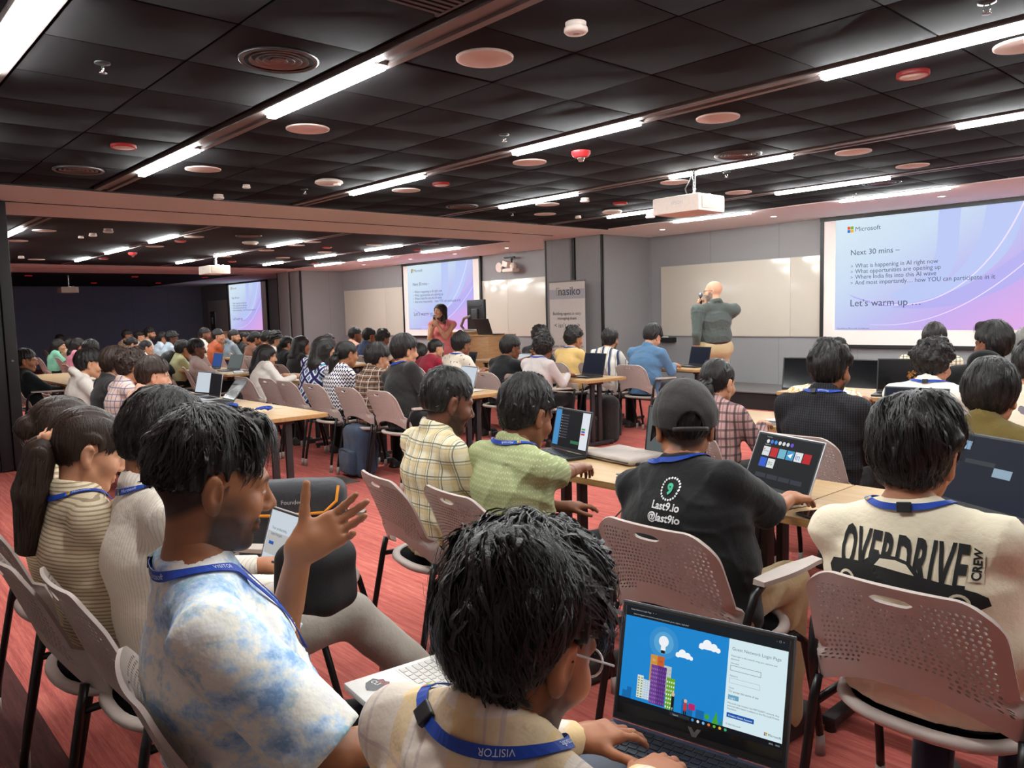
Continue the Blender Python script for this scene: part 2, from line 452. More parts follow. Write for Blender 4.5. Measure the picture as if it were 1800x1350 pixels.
def sprk(px, py):
    p = atz(px, py, H); o = thing('sprinkler', '', 'sprinkler', (p[0], p[1], H))
    link('escutcheon', spr_a, None, o); link('frame', spr_b, None, o)
    reg('sprk', o, p, 'small metal ceiling sprinkler head, %s from the left', 'sprinkler', 'ceiling sprinklers')
for q in ((180, 110), (886, 236), (1277, 302), (1735, 3), (535, 332), (900, 372), (1500, 340)): sprk(*q)
def ap(px, py, lab):
    p = atz(px, py, H); o = thing('access_point', lab, 'wifi device', (p[0], p[1], H), .5)
    part('body', MB().lathe([(.09, 0), (.12, -.012), (.125, -.03), (.1, -.042), (0, -.046)], 28, caps=False), SD, o)
    part('sensor', MB().box((.06, -.03, -.06), (.11, .02, -.03), .008), SD, o)
ap(578, 316, 'white oval wireless access point left of the second lamp row')
ap(1076, 369, 'white oval wireless access point beside the hanging projector')
ap(440, 424, 'white oval wireless access point on the middle room ceiling')
# slotted return grille at the top edge
g = thing('return_grille', 'dark slotted return air grille at the top edge of the ceiling', 'air vent', (-2.373, 1.76, H-.006))
for i in range(16): part('slat', MB().box((-.28+.036*i, -.27, -.004), (-.262+.036*i, .27, .004)), GRILLE, g)
part('frame_bar', MB().box((-.3, -.285, -.005), (.3, -.27, .005)), GRILLE, g); part('frame_bar', MB().box((-.3, .27, -.005), (.3, .285, .005)), GRILLE, g)
# small spotlights in the front soffit
spm = glow('spot_lens', (255, 250, 240), 14.0)
for n_, q in enumerate(((-5.77, 10.09), (-7.66, 10.1), (-3.6, 10.05), (-11.3, 10.1), (-12.9, 10.1), (-14.48, 10.1), (-16.47, 10.15))):
    o = thing('spotlight', '', 'ceiling lamp', (q[0], q[1], H-.006))
    part('bezel', MB().lathe([(.05, .004), (.05, -.004), (.036, -.002)], 18, caps=False), WHITE, o)
    part('lens', MB().lathe([(0, -.001), (.036, -.001)], 18, caps=False), spm, o)
    reg('spot', o, (q[0], q[1], H), 'small round white spotlight in the front soffit, %s from the left', 'ceiling lamp', 'soffit spotlights')

# --- projector screens with the slide
def slide_mat(name, st):
    t = NT(name, .8, .1)
    x, y, z = t.xyz()[:3]         # slide runs x 0..2.48, z 0..1.54
    u = t.math('DIVIDE', x, 2.48); v = t.math('DIVIDE', z, 1.54)
    dd = t.math('ADD', t.math('MULTIPLY', u, .55), t.math('MULTIPLY', t.math('SUBTRACT', 1.0, v), .55))
    c = t.ramp(dd, [(.0, lin((226, 246, 254))), (.35, lin((210, 230, 253))), (.62, lin((196, 200, 250))), (.8, lin((206, 178, 248))), (1.0, lin((230, 176, 242)))])
    t.color((.02, .02, .02, 1)); t.emit(c, st)
    return t.m
SLIDE = slide_mat('slide_picture', .9)
INK = glow('slide_ink', (86, 96, 124), .8)
SCRW = plain('screen_white', (232, 222, 216), .8, .2, var=.01)
BAND1 = glow('slide_band_blue', (190, 204, 250), .95)
BAND2 = glow('slide_band_lilac', (186, 180, 246), .95)
BAND3 = glow('slide_line_pale', (222, 208, 255), 1.2)
def bez(p0, p1, p2, p3, n=24):
    o = []
    for i in range(n+1):
        t = i/n; o.append(tuple((1-t)**3*a+3*(1-t)**2*t*b+3*(1-t)*t*t*c+t**3*d for a, b, c, d in zip(p0, p1, p2, p3)))
    return o
def band(name, a, b, off, m, parent):
    v = [(x, -off, z) for x, z in a]+[(x, -off, z) for x, z in b]; n = len(a)
    return link(name, mesh(name, v, [(i, i+1, n+i+1, n+i) for i in range(n-1)]), m, parent)
MSQ = [glow('logo_%s' % k, c, .9) for k, c in (('red', (242, 80, 34)), ('green', (127, 186, 0)), ('blue', (0, 120, 215)), ('yellow', (255, 185, 0)))]
def ms_logo(M, s, parent, tm, nm='logo'):
    """four coloured squares and the word, M places its lower left corner"""
    for i, (a, b) in enumerate(((0, .53), (.53, .53), (0, 0), (.53, 0))):
        me = mesh('logo_square', [(a*s, b*s, 0), ((a+.47)*s, b*s, 0), ((a+.47)*s, (b+.47)*s, 0), (a*s, (b+.47)*s, 0)], [(0, 1, 2, 3)]); me.transform(M)
        link('logo_square', me, MSQ[i], parent)
    put_text('logo_text', 'Microsoft', s*1.05, M @ Matrix.Translation((1.25*s, .14*s, 0)), tm, parent)
def screen(x0, x1, z0, z1, sx0, sz0, lab, full=True):
    o = thing('projection_screen', lab, 'screen', (0, 0, 0)); y = WALL_Y-.05
    part('frame', MB().box((x0, y-.02, z0-.03), (x0+.05, y+.03, z1)).box((x1-.05, y-.02, z0-.03), (x1, y+.03, z1)).box((x0, y-.03, z1-.045), (x1, y+.03, z1+.02)).box((x0, y-.02, z0-.045), (x1, y+.03, z0)), BLACKM, o)
    part('fabric', MB().box((x0+.05, y-.006, z0), (x1-.05, y+.004, z1-.03)), SCRW, o)
    s = bpy.data.objects.new('slide', mesh('slide', [(0, 0, 0), (2.48, 0, 0), (2.48, 0, 1.54), (0, 0, 1.54)], [(0, 1, 2, 3)])); COL.objects.link(s)
    s.data.materials.append(SLIDE); s.parent = o; s.location = (sx0, y-.009, sz0)
    B = Matrix(((1, 0, 0, 0), (0, 0, -1, -.003), (0, 1, 0, 0), (0, 0, 0, 1)))
    T = lambda x, z: B @ Matrix.Translation((x, z, 0))
    band('wave', bez((1.36, 1.54), (1.3, 1.1), (1.5, .75), (.75, .48)), bez((1.62, 1.54), (1.55, 1.0), (1.75, .6), (.95, .38)), .0008, BAND1, s)
    band('wave', bez((1.9, 1.54), (1.85, 1.0), (1.7, .5), (.55, .28)), bez((2.3, 1.54), (2.3, .9), (1.9, .45), (.7, .30)), .001, BAND1, s)
    band('wave', bez((.2, .5), (.6, .3), (1.5, .2), (2.48, 1.1)), bez((.25, .46), (.7, .25), (1.7, .1), (2.48, .75)), .0006, BAND2, s)
    band('wave_line', bez((.5, .40), (1.2, .2), (1.9, .5), (2.3, 1.54)), bez((.5, .39), (1.2, .185), (1.915, .49), (2.32, 1.54)), .0015, BAND3, s)
    band('wave_line', bez((.5, .08), (1.4, -.0), (2.0, .5), (2.48, .95)), bez((.5, .075), (1.4, -.012), (2.01, .49), (2.48, .935)), .0015, BAND3, s)
    ms_logo(T(.17, 1.345), .085, s, INK)
    put_text('text_line', 'Next 30 mins \u2013', .105, T(.215, 1.035), INK, s)
    for i, q in enumerate(('What is happening in AI right now', 'What opportunities are opening up', 'Where India fits into this AI wave', 'And most importantly\u2026 how YOU can participate in it')):
        put_text('bullet', '>', .062, T(.22, .862-.077*i), INK, s)
        put_text('text_line', q, .083, T(.285, .86-.077*i), INK, s, sx=.93)
    put_text('text_line', "Let\u2019s warm up \u2026", .135, T(.215, .33), INK, s)
    put_text('text_line', 'Classified as Microsoft Confidential', .032, T(.03, .012), INK, s)
    return o
screen(-5.52, -2.5, .87, 2.65, -5.30, 1.073, 'large projection screen with slide at the right of the front wall')
screen(-16.06, -13.1, .95, 2.65, -15.84, 1.09, 'projection screen with slide behind the woman speaker')
screen(-26.55, -23.5, .95, 2.65, -26.4, 1.09, 'projection screen with slide in the far dark room')
for a in (-5.0, -15.2): pass

# --- whiteboards
WB = plain('whiteboard_enamel', (200, 192, 178), .16, .6, var=.01)
WBE = plain('whiteboard_edge', (170, 164, 158), .4, .5)
def wboard(x0, xs, z0, z1, lab):
    o = thing('whiteboard', lab, 'whiteboard')
    for a, b in zip(xs[:-1], xs[1:]):
        part('panel', MB().box((a+.002, WALL_Y-.025, z0), (b-.002, WALL_Y-.004, z1), .003), WB, o)
    part('edge', MB().box((xs[0]-.01, WALL_Y-.028, z0-.012), (xs[-1], WALL_Y-.002, z0)).box((xs[0]-.01, WALL_Y-.028, z1), (xs[-1], WALL_Y-.002, z1+.008)), WBE, o)
    return o
wboard(0, (-8.37, -6.0, -5.45), .985, 2.14, 'glossy white whiteboard left of the large screen behind the bald man')
w2 = wboard(0, (-18.88, -16.9, -16.05), .96, 2.12, 'whiteboard left of the middle room screen')
put_text('writing', 'Microsoft  Innovate', .16, Matrix(((1, 0, 0, -18.5), (0, 0, -1, WALL_Y-.03), (0, 1, 0, 1.72), (0, 0, 0, 1))), plain('marker_grey', (188, 184, 176), .8), w2)
wboard(0, (-13.1, -12.3, -10.0), .96, 2.12, 'whiteboard right of the middle room screen behind the podium')
wboard(0, (-28.4, -26.6), .96, 2.12, 'unlit whiteboard in the far dark room')
ob = thing('marker_tray', 'small black marker holder on the wall below the whiteboard', 'marker tray', (-8.2, WALL_Y-.06, .9))
part('tray', MB().box((-.13, -.05, -.03), (.13, .06, .05), .01), BLACKM, ob)
part('marker', MB().tube([(-.1, -.03, .06), (.02, -.03, .06)], .012, 8), plain('marker_white', (220, 220, 220)), ob)
# ================================================================== BODIES: smooth implicit surfaces
F4 = np.float32
def V3(*a): return np.array(a, float)
def unit(v):
    v = np.asarray(v, float); return v/max(np.linalg.norm(v), 1e-9)
def rot_z(a): c, s = math.cos(a), math.sin(a); return np.array([[c, -s, 0], [s, c, 0], [0, 0, 1.0]])
def rot_x(a): c, s = math.cos(a), math.sin(a); return np.array([[1.0, 0, 0], [0, c, -s], [0, s, c]])
def rot_y(a): c, s = math.cos(a), math.sin(a); return np.array([[c, 0, s], [0, 1.0, 0], [-s, 0, c]])

def rc(a, b, ra, rb, k=.02, ax=None, s=1.0, op='u'):
    """round cone from a to b; ax,s widen it along an axis"""
    a = np.asarray(a, float); b = np.asarray(b, float); ba = b-a; L2 = max(ba@ba, 1e-9); m = max(ra, rb)*max(s, 1.0)
    if ax is not None:
        ax = unit(ax); e = 1-1/s; ba2 = ba-ax*(ba@ax)*e; L2 = max(ba2@ba2, 1e-9)
    def fn(X, Y, Z):
        x = X-F4(a[0]); y = Y-F4(a[1]); z = Z-F4(a[2])
        if ax is not None:
            c = (x*F4(ax[0])+y*F4(ax[1])+z*F4(ax[2]))*F4(e)
            x = x-c*F4(ax[0]); y = y-c*F4(ax[1]); z = z-c*F4(ax[2]); q = ba2
        else: q = ba
        t = np.clip((x*F4(q[0])+y*F4(q[1])+z*F4(q[2]))*F4(1/L2), 0, 1)
        x = x-t*F4(q[0]); y = y-t*F4(q[1]); z = z-t*F4(q[2])
        return np.sqrt(x*x+y*y+z*z)-(F4(ra)+F4(rb-ra)*t)
    return (fn, np.minimum(a, b)-m, np.maximum(a, b)+m, k, op)
def el(c, r, k=.015, R=None, op='u'):
    c = np.asarray(c, float); r = np.asarray(r, float)
    m = r if R is None else np.full(3, r.max())
    def fn(X, Y, Z):
        x = X-F4(c[0]); y = Y-F4(c[1]); z = Z-F4(c[2])
        if R is not None:
            x, y, z = (x*F4(R[0][0])+y*F4(R[1][0])+z*F4(R[2][0]), x*F4(R[0][1])+y*F4(R[1][1])+z*F4(R[2][1]), x*F4(R[0][2])+y*F4(R[1][2])+z*F4(R[2][2]))
        k0 = np.sqrt((x/F4(r[0]))**2+(y/F4(r[1]))**2+(z/F4(r[2]))**2)
        k1 = np.sqrt((x/F4(r[0]**2))**2+(y/F4(r[1]**2))**2+(z/F4(r[2]**2))**2)
        return k0*(k0-1)/np.maximum(k1, F4(1e-6))
    return (fn, c-m, c+m, k, op)
def bx(c, hf, rd, k=.01, R=None, op='u'):
    c = np.asarray(c, float); hf = np.asarray(hf, float); m = hf if R is None else np.full(3, np.linalg.norm(hf))
    def fn(X, Y, Z):
        x = X-F4(c[0]); y = Y-F4(c[1]); z = Z-F4(c[2])
        if R is not None:
            x, y, z = (x*F4(R[0][0])+y*F4(R[1][0])+z*F4(R[2][0]), x*F4(R[0][1])+y*F4(R[1][1])+z*F4(R[2][1]), x*F4(R[0][2])+y*F4(R[1][2])+z*F4(R[2][2]))
        qx = np.abs(x)-F4(hf[0]-rd); qy = np.abs(y)-F4(hf[1]-rd); qz = np.abs(z)-F4(hf[2]-rd)
        return np.sqrt(np.maximum(qx, 0)**2+np.maximum(qy, 0)**2+np.maximum(qz, 0)**2)+np.minimum(np.maximum(qx, np.maximum(qy, qz)), 0)-F4(rd)
    return (fn, c-m, c+m, k, op)
def tor(c, R, rr, r, zs=1.0, k=.01):
    """ring of radius rr around the third axis of R, stretched zs along it"""
    c = np.asarray(c, float)
    def fn(X, Y, Z):
        x = X-F4(c[0]); y = Y-F4(c[1]); z = Z-F4(c[2])
        x, y, z = (x*F4(R[0][0])+y*F4(R[1][0])+z*F4(R[2][0]), x*F4(R[0][1])+y*F4(R[1][1])+z*F4(R[2][1]), x*F4(R[0][2])+y*F4(R[1][2])+z*F4(R[2][2]))
        return np.sqrt((np.sqrt(x*x+y*y)-F4(rr))**2+(z/F4(zs))**2)-F4(r)
    m = rr+r*zs+.01
    return (fn, c-m, c+m, k, 'u')

def surf(prims, h, post=None, clip=None):
    """smooth-unite the primitives on a grid and skin it (surface nets) -> verts, quads"""
    add = [p for p in prims if p[4] == 'u']
    lo = np.min([p[1] for p in add], 0)-3*h; hi = np.max([p[2] for p in add], 0)+3*h
    if clip is not None: lo = np.maximum(lo, clip[0]); hi = np.minimum(hi, clip[1])
    n = np.maximum(np.ceil((hi-lo)/h).astype(int)+1, 4)
    ax = [(lo[i]+h*np.arange(n[i])).astype(F4) for i in range(3)]
    D = np.full(n, .25, F4)
    for fn, a, b, k, op in prims:
        pad = k+3*h
        sl = []
        for i in range(3):
            i0 = max(0, int((a[i]-pad-lo[i])/h)); i1 = min(n[i], int((b[i]+pad-lo[i])/h)+2)
            sl.append(slice(i0, max(i1, i0)))
        if any(s.stop <= s.start for s in sl): continue
        X = ax[0][sl[0]][:, None, None]; Y = ax[1][sl[1]][None, :, None]; Z = ax[2][sl[2]][None, None, :]
        d = fn(X, Y, Z); A = D[sl[0], sl[1], sl[2]]; kk = F4(max(k, 1e-4))
        if op == 'u':
            hh = np.clip(.5+.5*(A-d)/kk, 0, 1); D[sl[0], sl[1], sl[2]] = A+(d-A)*hh-kk*hh*(1-hh)
        else:
            d = -d; hh = np.clip(.5-.5*(A-d)/kk, 0, 1); D[sl[0], sl[1], sl[2]] = A+(d-A)*hh+kk*hh*(1-hh)
    if post is not None:
        msk = np.abs(D) < .06
        ii = np.nonzero(msk)
        D[ii] = post(D[ii], ax[0][ii[0]], ax[1][ii[1]], ax[2][ii[2]])
    return nets(D, lo, h)
_C8 = [(0, 0, 0), (1, 0, 0), (0, 1, 0), (1, 1, 0), (0, 0, 1), (1, 0, 1), (0, 1, 1), (1, 1, 1)]
_E12 = [(0, 1), (2, 3), (4, 5), (6, 7), (0, 2), (1, 3), (4, 6), (5, 7), (0, 4), (1, 5), (2, 6), (3, 7)]
def nets(D, lo, h):
    S = D < 0; nx, ny, nz = D.shape
    cnt = np.zeros((nx-1, ny-1, nz-1), np.int8)
    for c in _C8: cnt += S[c[0]:nx-1+c[0], c[1]:ny-1+c[1], c[2]:nz-1+c[2]]
    I, J, K = np.nonzero((cnt > 0) & (cnt < 8))
    if len(I) == 0: return np.zeros((0, 3)), np.zeros((0, 4), int)
    vals = np.stack([D[I+c[0], J+c[1], K+c[2]] for c in _C8])
    acc = np.zeros((len(I), 3), F4); m = np.zeros(len(I), F4)
    cc = np.array(_C8, F4)
    for a, b in _E12:
        va, vb = vals[a], vals[b]; x = (va < 0) != (vb < 0)
        t = np.where(x, va/np.where(x, va-vb, 1), 0)
        p = cc[a][None]+(cc[b]-cc[a])[None]*t[:, None]
        acc += p*x[:, None]; m += x
    Vv = np.asarray(lo, F4)+(np.stack([I, J, K], 1)+acc/np.maximum(m, 1)[:, None])*F4(h)
    idm = np.full((nx-1, ny-1, nz-1), -1, np.int32); idm[I, J, K] = np.arange(len(I))
    Q = []
    for axis in range(3):
        sl0 = [slice(1, -1)]*3; sl0[axis] = slice(0, -1); sl1 = [slice(1, -1)]*3; sl1[axis] = slice(1, None)
        a = S[tuple(sl0)]; b = S[tuple(sl1)]
        e = np.nonzero(a != b)
        if len(e[0]) == 0: continue
        g = [e[0]+(0 if axis == 0 else 1), e[1]+(0 if axis == 1 else 1), e[2]+(0 if axis == 2 else 1)]
        o1, o2 = [i for i in range(3) if i != axis]
        def cell(d1, d2):
            q = [g[0].copy(), g[1].copy(), g[2].copy()]; q[o1] -= d1; q[o2] -= d2
            return idm[q[0], q[1], q[2]]
        quad = np.stack([cell(1, 1), cell(0, 1), cell(0, 0), cell(1, 0)], 1)
        flip = a[e] if axis != 1 else ~a[e]
        quad[~flip] = quad[~flip][:, ::-1]
        Q.append(quad)
    Q = np.concatenate(Q); Q = Q[(Q >= 0).all(1)]
    return Vv, Q
def relax(Vv, Q, n=1, f=.5):
    for _ in range(n):
        s = np.zeros_like(Vv); c = np.zeros(len(Vv), F4)
        for i in range(4):
            a = Q[:, i]; b = Q[:, (i+1) % 4]
            np.add.at(s, a, Vv[b]); np.add.at(c, a, 1)
        Vv = Vv*(1-f)+f*s/np.maximum(c, 1)[:, None]
    return Vv
def join(parts):
    Vs, Qs, b = [], [], 0
    for v, q in parts:
        if len(v) == 0: continue
        Vs.append(v); Qs.append(q+b); b += len(v)
    return np.concatenate(Vs), np.concatenate(Qs)
def wob(x, y, z, f, seed):
    r = random.Random(seed); o = 0
    for i in range(3):
        a = [r.uniform(-1, 1)*f for _ in range(3)]; b = [r.uniform(-1, 1)*f for _ in range(3)]
        o = o+np.sin(a[0]*x+a[1]*y+a[2]*z+r.uniform(0, 6)+1.3*np.sin(b[0]*x+b[1]*y+b[2]*z))
    return o/3

# ------------------------------------------------------------------ materials of people
def skin_mat():
    t = NT('skin', .48, .35)
    c = t.attr('Col')['Color']
    n = t.noise(90, 3)
    t.color(t.mix(t.math('MULTIPLY', n, .25), c, t.mix(.5, c, (.25, .08, .05, 1))))
    t.bump(t.noise(500, 2), .08, .001)
    return t.m
SKIN = skin_mat()
def hair_mat(name, rgb, rough=.42):
    t = NT(name, rough, .32)
    c = lin(rgb)
    n = t.noise(1, 3, .6, t.scale((260, 260, 30)))
    t.color(t.mix(n, tuple(v*.35 for v in c[:3])+(1,), tuple(v*2.4 for v in c[:3])+(1,)))
    t.bump(n, .5, .003)
    return t.m
HAIR = hair_mat('hair_black', (30, 26, 25), .40)
HAIRB = hair_mat('hair_dark_brown', (46, 33, 27))
HAIRG = hair_mat('hair_greying', (96, 92, 90))

def cloth(name, rgb, rough=.85, wr=.35):
    """plain woven cloth"""
    if name in _mc: return _mc[name]
    t = NT(name, rough, .2); c = lin(rgb)
    n = t.noise(9, 4, .6); wv = t.noise(700, 1)
    t.color(t.mix(n, tuple(v*.82 for v in c[:3])+(1,), tuple(min(1, v*1.12) for v in c[:3])+(1,)))
    t.b.inputs['Sheen Weight'].default_value = .15
    h = t.math('ADD', t.math('MULTIPLY', t.noise(14, 4, .55), 1.0), t.math('MULTIPLY', wv, .06))
    t.bump(h, wr, .02)
    _mc[name] = t.m
    return t.m
def plaid(name, base, lines, rough=.85):
    """lines: (axis 'x'|'z', period, offset, width, rgb, strength)"""
    if name in _mc: return _mc[name]
    t = NT(name, rough, .2)
    w_ = t.noise(6, 2, .5, out='Color')
    mp = t.n('ShaderNodeVectorMath', operation='MULTIPLY_ADD'); t.l(w_, mp.inputs[0]); mp.inputs[1].default_value = (.005, .005, .005); t.l(t.obj(), mp.inputs[2])
    x, y, z = t.xyz(mp.outputs[0])[:3]
    xx = t.math('ADD', x, t.math('MULTIPLY', y, .35))
    c = lin(base)
    for ax, per, off, wd, rgb, st in lines:
        s = xx if ax == 'x' else z
        f = t.math('LESS_THAN', t.math('FRACT', t.math('ADD', t.math('DIVIDE', s, per), off)), wd/per)
        c = t.mix(t.math('MULTIPLY', f, st), c, lin(rgb))
    t.color(c)
    t.bump(t.noise(14, 4, .55), .35, .02)
    _mc[name] = t.m
    return t.m
def patterned(name, fn, rough=.85):
    if name in _mc: return _mc[name]
    t = NT(name, rough, .2); t.color(fn(t)); t.bump(t.noise(14, 4, .55), .35, .02); _mc[name] = t.m
    return t.m

TONES = {'l': (206, 150, 118), 'm': (174, 116, 84), 'd': (134, 84, 60), 'dd': (104, 64, 48), 'p': (222, 170, 140), 'e': (156, 102, 70)}

# ------------------------------------------------------------------ head
def head_prims(s, ears=True, fem=False):
    P = [el((0, -.012*s, .030*s), (.076*s, .097*s, .088*s)),
         el((0, .026*s, -.022*s), (.063*s, .068*s, .082*s), .03),
         rc((0, .038*s, -.058*s), (0, .066*s, -.098*s), .044*s, .021*s, .025)]
    for e in (-1, 1):
        P += [rc((e*.05*s, .006*s, -.055*s), (e*.018*s, .066*s, -.098*s), .020*s, .016*s, .02),
              el((e*.042*s, .062*s, -.03*s), (.026*s, .024*s, .026*s), .02),
              rc((e*.014*s, .086*s, .020*s), (e*.046*s, .072*s, .020*s), .0115*s, .009*s, .014),
              el((e*.031*s, .104*s, -.001*s), (.018*s, .016*s, .012*s), .012, op='s'),
              el((e*.031*s, .080*s, -.001*s), (.0135*s, .0125*s, .0125*s), .004),
              el((e*.0115*s, .100*s, -.036*s), (.0085*s, .010*s, .0075*s), .006)]
        if ears:
            R = rot_z(e*-.35)@rot_y(e*.12)
            P += [el((e*.080*s, -.010*s, -.006*s), (.010*s, .019*s, .033*s), .006, R),
                  el((e*.078*s, -.004*s, -.034*s), (.008*s, .010*s, .012*s), .008),
                  el((e*.090*s, -.002*s, -.004*s), (.007*s, .010*s, .019*s), .005, R, op='s')]
    P += [rc((0, .088*s, .010*s), (0, .112*s, -.028*s), .0085*s, .0112*s, .012),
          rc((-.016*s, .0885*s, -.0615*s), (.016*s, .0885*s, -.0615*s), .0065*s, .0065*s, .006, (1, 0, 0), 1.5),
          rc((-.014*s, .0875*s, -.0725*s), (.014*s, .0875*s, -.0725*s), .0075*s, .0075*s, .006, (1, 0, 0), 1.5),
          rc((-.018*s, .092*s, -.0668*s), (.018*s, .092*s, -.0668*s), .0012, .0012, .006, op='s')]
    return P

def head_col(Vh, s, tone, hc, beard, hairline, brow=True):
    """vertex colours in the head frame"""
    x, y, z = Vh[:, 0]/s, Vh[:, 1]/s, Vh[:, 2]/s
    c = np.tile(np.array(lin(TONES[tone])[:3], F4), (len(Vh), 1)); hcol = np.array(hc[:3], F4)
    def mixin(w, col): c[:] = c*(1-w[:, None])+np.array(col[:3], F4)[None]*w[:, None]
    sm = lambda v, a, b: np.clip((v-a)/(b-a), 0, 1)
    base = np.array(lin(TONES[tone])[:3])
    lip = np.clip(1-np.sqrt((x/.027)**2+((z+.067)/.012)**2), 0, 1)*sm(y, .06, .075)
    mixin(np.clip(lip*2.2, 0, .7), base*np.array([.75, .42, .42]))
    if beard:
        st, mous, chin = beard
        jaw = sm(-z, .042, .062)*sm(y, -.012, .02)*sm(-z-.0*y, .03, .05)
        jaw *= 1-np.clip(lip*3, 0, 1)
        jaw *= np.where(z < -.118, 0, 1)
        jl = sm(np.abs(x), .036, .05)*sm(-z, -.0, .03)*sm(y, -.014, .004)*sm(.06-y, 0, .03)*st
        mu = np.exp(-((z+.0520)/.0085)**4)*np.exp(-(x/.030)**4)*sm(y, .055, .07)*1.2
        ch = np.exp(-(x/.034)**4)*sm(-z, .074, .084)*sm(y, .02, .04)*1.2
        mixin(np.clip(jaw*st+jl+mu*mous+ch*chin, 0, .93), hcol*1.3)
    if brow:
        b = np.exp(-((z-.021-.10*(np.abs(x)-.03)*np.sign(.035-np.abs(x)))/.0045)**2)*np.exp(-((np.abs(x)-.031)/.019)**4)*sm(y, .05, .07)
        mixin(np.clip(b*1.2, 0, .85), hcol)
    ey = ((np.abs(x)-.031)/.0125)**2+((z+.002)/.0038)**2
    w_ = (ey < 1)*sm(y, .07, .08)
    mixin(w_*1.0, np.array([.62, .58, .55])); mixin(((((np.abs(x)-.031)/.0055)**2+((z+.001)/.0055)**2) < 1)*w_, np.array([.012, .008, .006]))
    lid = (np.abs(ey-1.15) < .35)*sm(y, .066, .076)
    mixin(lid*.5*(z > -.001), hcol)
    if hairline is not None:
        g = sm(hairline(x, y, z), -.012, .01)
        mixin(g*.94, hcol)
    return c

# ------------------------------------------------------------------ hair, in the head frame (unit head)
def hl_short(x, y, z):       # positive where hair grows
    g = z-(-.014+.80*y)-.14*np.maximum(0, np.abs(x)-.03)*(y > .02)
    side = (np.abs(x) > .05)*(y > .016)*(z < .05)
    g = np.where(side > 0, np.minimum(g, z-.035), g)
    return np.minimum(g, z+.088)
def hl_long(x, y, z):
    return np.where(y > .01, z-(-.03+.95*y), .02)
def hl_tied(x, y, z):        # hair drawn back: free ears and nape
    g = np.where(y > .0, z-(-.012+.86*y), z+.012+.55*np.minimum(y+.0, 0)*-.0+.62*np.maximum(-y-.0, 0))
    return np.minimum(g, z+.085)
def paint_line(kind):
    f = hl_long if kind in ('long', 'bob') else hl_tied if kind in ('pony', 'bun') else hl_short
    def g(x, y, z):
        ear = (np.abs(x) > .0735) & (np.abs(y+.006) < .026) & (np.abs(z+.006) < .04)
        return np.where(ear, -1.0, f(x, y, z))
    return g
def hair_mesh(kind, s, h, seed, top=.026, side=.014, quiff=0.0, amp=.004, nape=-.085, part_x=0.0):
    r = random.Random(seed)
    P = [el((0, -.016*s, .034*s), ((.077+side)*s, (.099+side)*s, (.088+top)*s), .01)]
    if quiff: P += [rc((-.04*s, .054*s, (.104+top*.5)*s), (.04*s, .058*s, (.104+top*.5)*s), (.018+quiff*.5)*s, (.02+quiff*.6)*s, .03)]
    if kind in ('curly', 'messy'):
        for i in range(26 if kind == 'curly' else 16):
            a = r.uniform(0, 2*PI); e = r.uniform(.05, 1.4); d = V3(math.cos(a)*math.cos(e), math.sin(a)*math.cos(e), math.sin(e))
            c = V3(0, -.016, .034)+d*V3(.074+side*.8, .096+side*.8, .086+top*.8)
            q = r.uniform(.016, .028)
            P.append(el(c*s, (q*s, q*s, q*s), .012))
    if kind == 'long':
        P += [rc((0, -.06*s, .02*s), (0, -.098*s, -.16*s), .085*s, .075*s, .03, (1, 0, 0), 1.25), rc((0, -.098*s, -.16*s), (0, -.115*s, -.34*s), .062*s, .03*s, .02, (1, 0, 0), 2.0)]
        for e in (-1, 1): P += [rc((e*.075*s, -.01*s, .0), (e*.085*s, -.01*s, -.2*s), .026*s, .02*s, .03)]
    if kind == 'bob':
        P += [rc((0, -.05*s, .03*s), (0, -.07*s, -.15*s), .085*s, .075*s, .03, (1, 0, 0), 1.2)]
        for e in (-1, 1): P += [rc((e*.076*s, .03*s, .03*s), (e*.098*s, .0, -.19*s), .022*s, .03*s, .03)]
    if kind == 'bun': P += [el((0, -.115*s, .0), (.045*s, .04*s, .042*s), .012)]
    grown = hl_long if kind in ('long', 'bob') else hl_tied if kind in ('pony', 'bun') else hl_short
    ph = [r.uniform(0, 6) for _ in range(6)]
    def post(D, X, Y, Z):
        x, y, z = X/s, Y/s, Z/s
        az = np.arctan2(x-part_x, -(y+.03)); rad = np.sqrt((x-part_x)**2+(y+.03)**2)
        wv = wob(x, y, z, 40, seed)
        if kind == 'curly': dsp = amp*2.2*wob(x, y, z, 190, seed+1)+amp*wob(x, y, z, 90, seed+2)
        elif kind in ('long', 'pony', 'bun', 'bob'): dsp = amp*.5*np.sin(x*330+4*wv)+amp*.4*wob(x, y, z, 60, seed)
        else:
            fr = np.where(z > .06, 1, 1)
            dsp = amp*(.75*np.sin(az*17+3.0*wv+ph[0]+z*20)+.5*np.sin(az*41+4*wv+ph[1])+.9*wob(x, y, z, 70, seed+3))*np.clip(rad/.03, .25, 1)
        D = D-dsp*s
        g = grown(x, y, z)
        if kind not in ('long', 'bob'): g = np.minimum(g, z-nape)
        face = np.sqrt((x/.072)**2+((y-.105)/.075)**2+((z+.045)/.098)**2)
        g = np.minimum(g, (face-1)*.06)
        ear = np.sqrt((x/.12)**2+((y+.004)/.030)**2+((z+.006)/.046)**2)
        if kind not in ('long', 'bob'): g = np.minimum(g, (ear-1)*.03)
        cut = -g*s*.8+F4(.0025)*np.sin(az*23+2*wv)
        kk = F4(.006); d2 = cut
        hh = np.clip(.5-.5*(D-d2)/kk, 0, 1)
        return D+(d2-D)*hh+kk*hh*(1-hh)
    return surf(P, h, post)

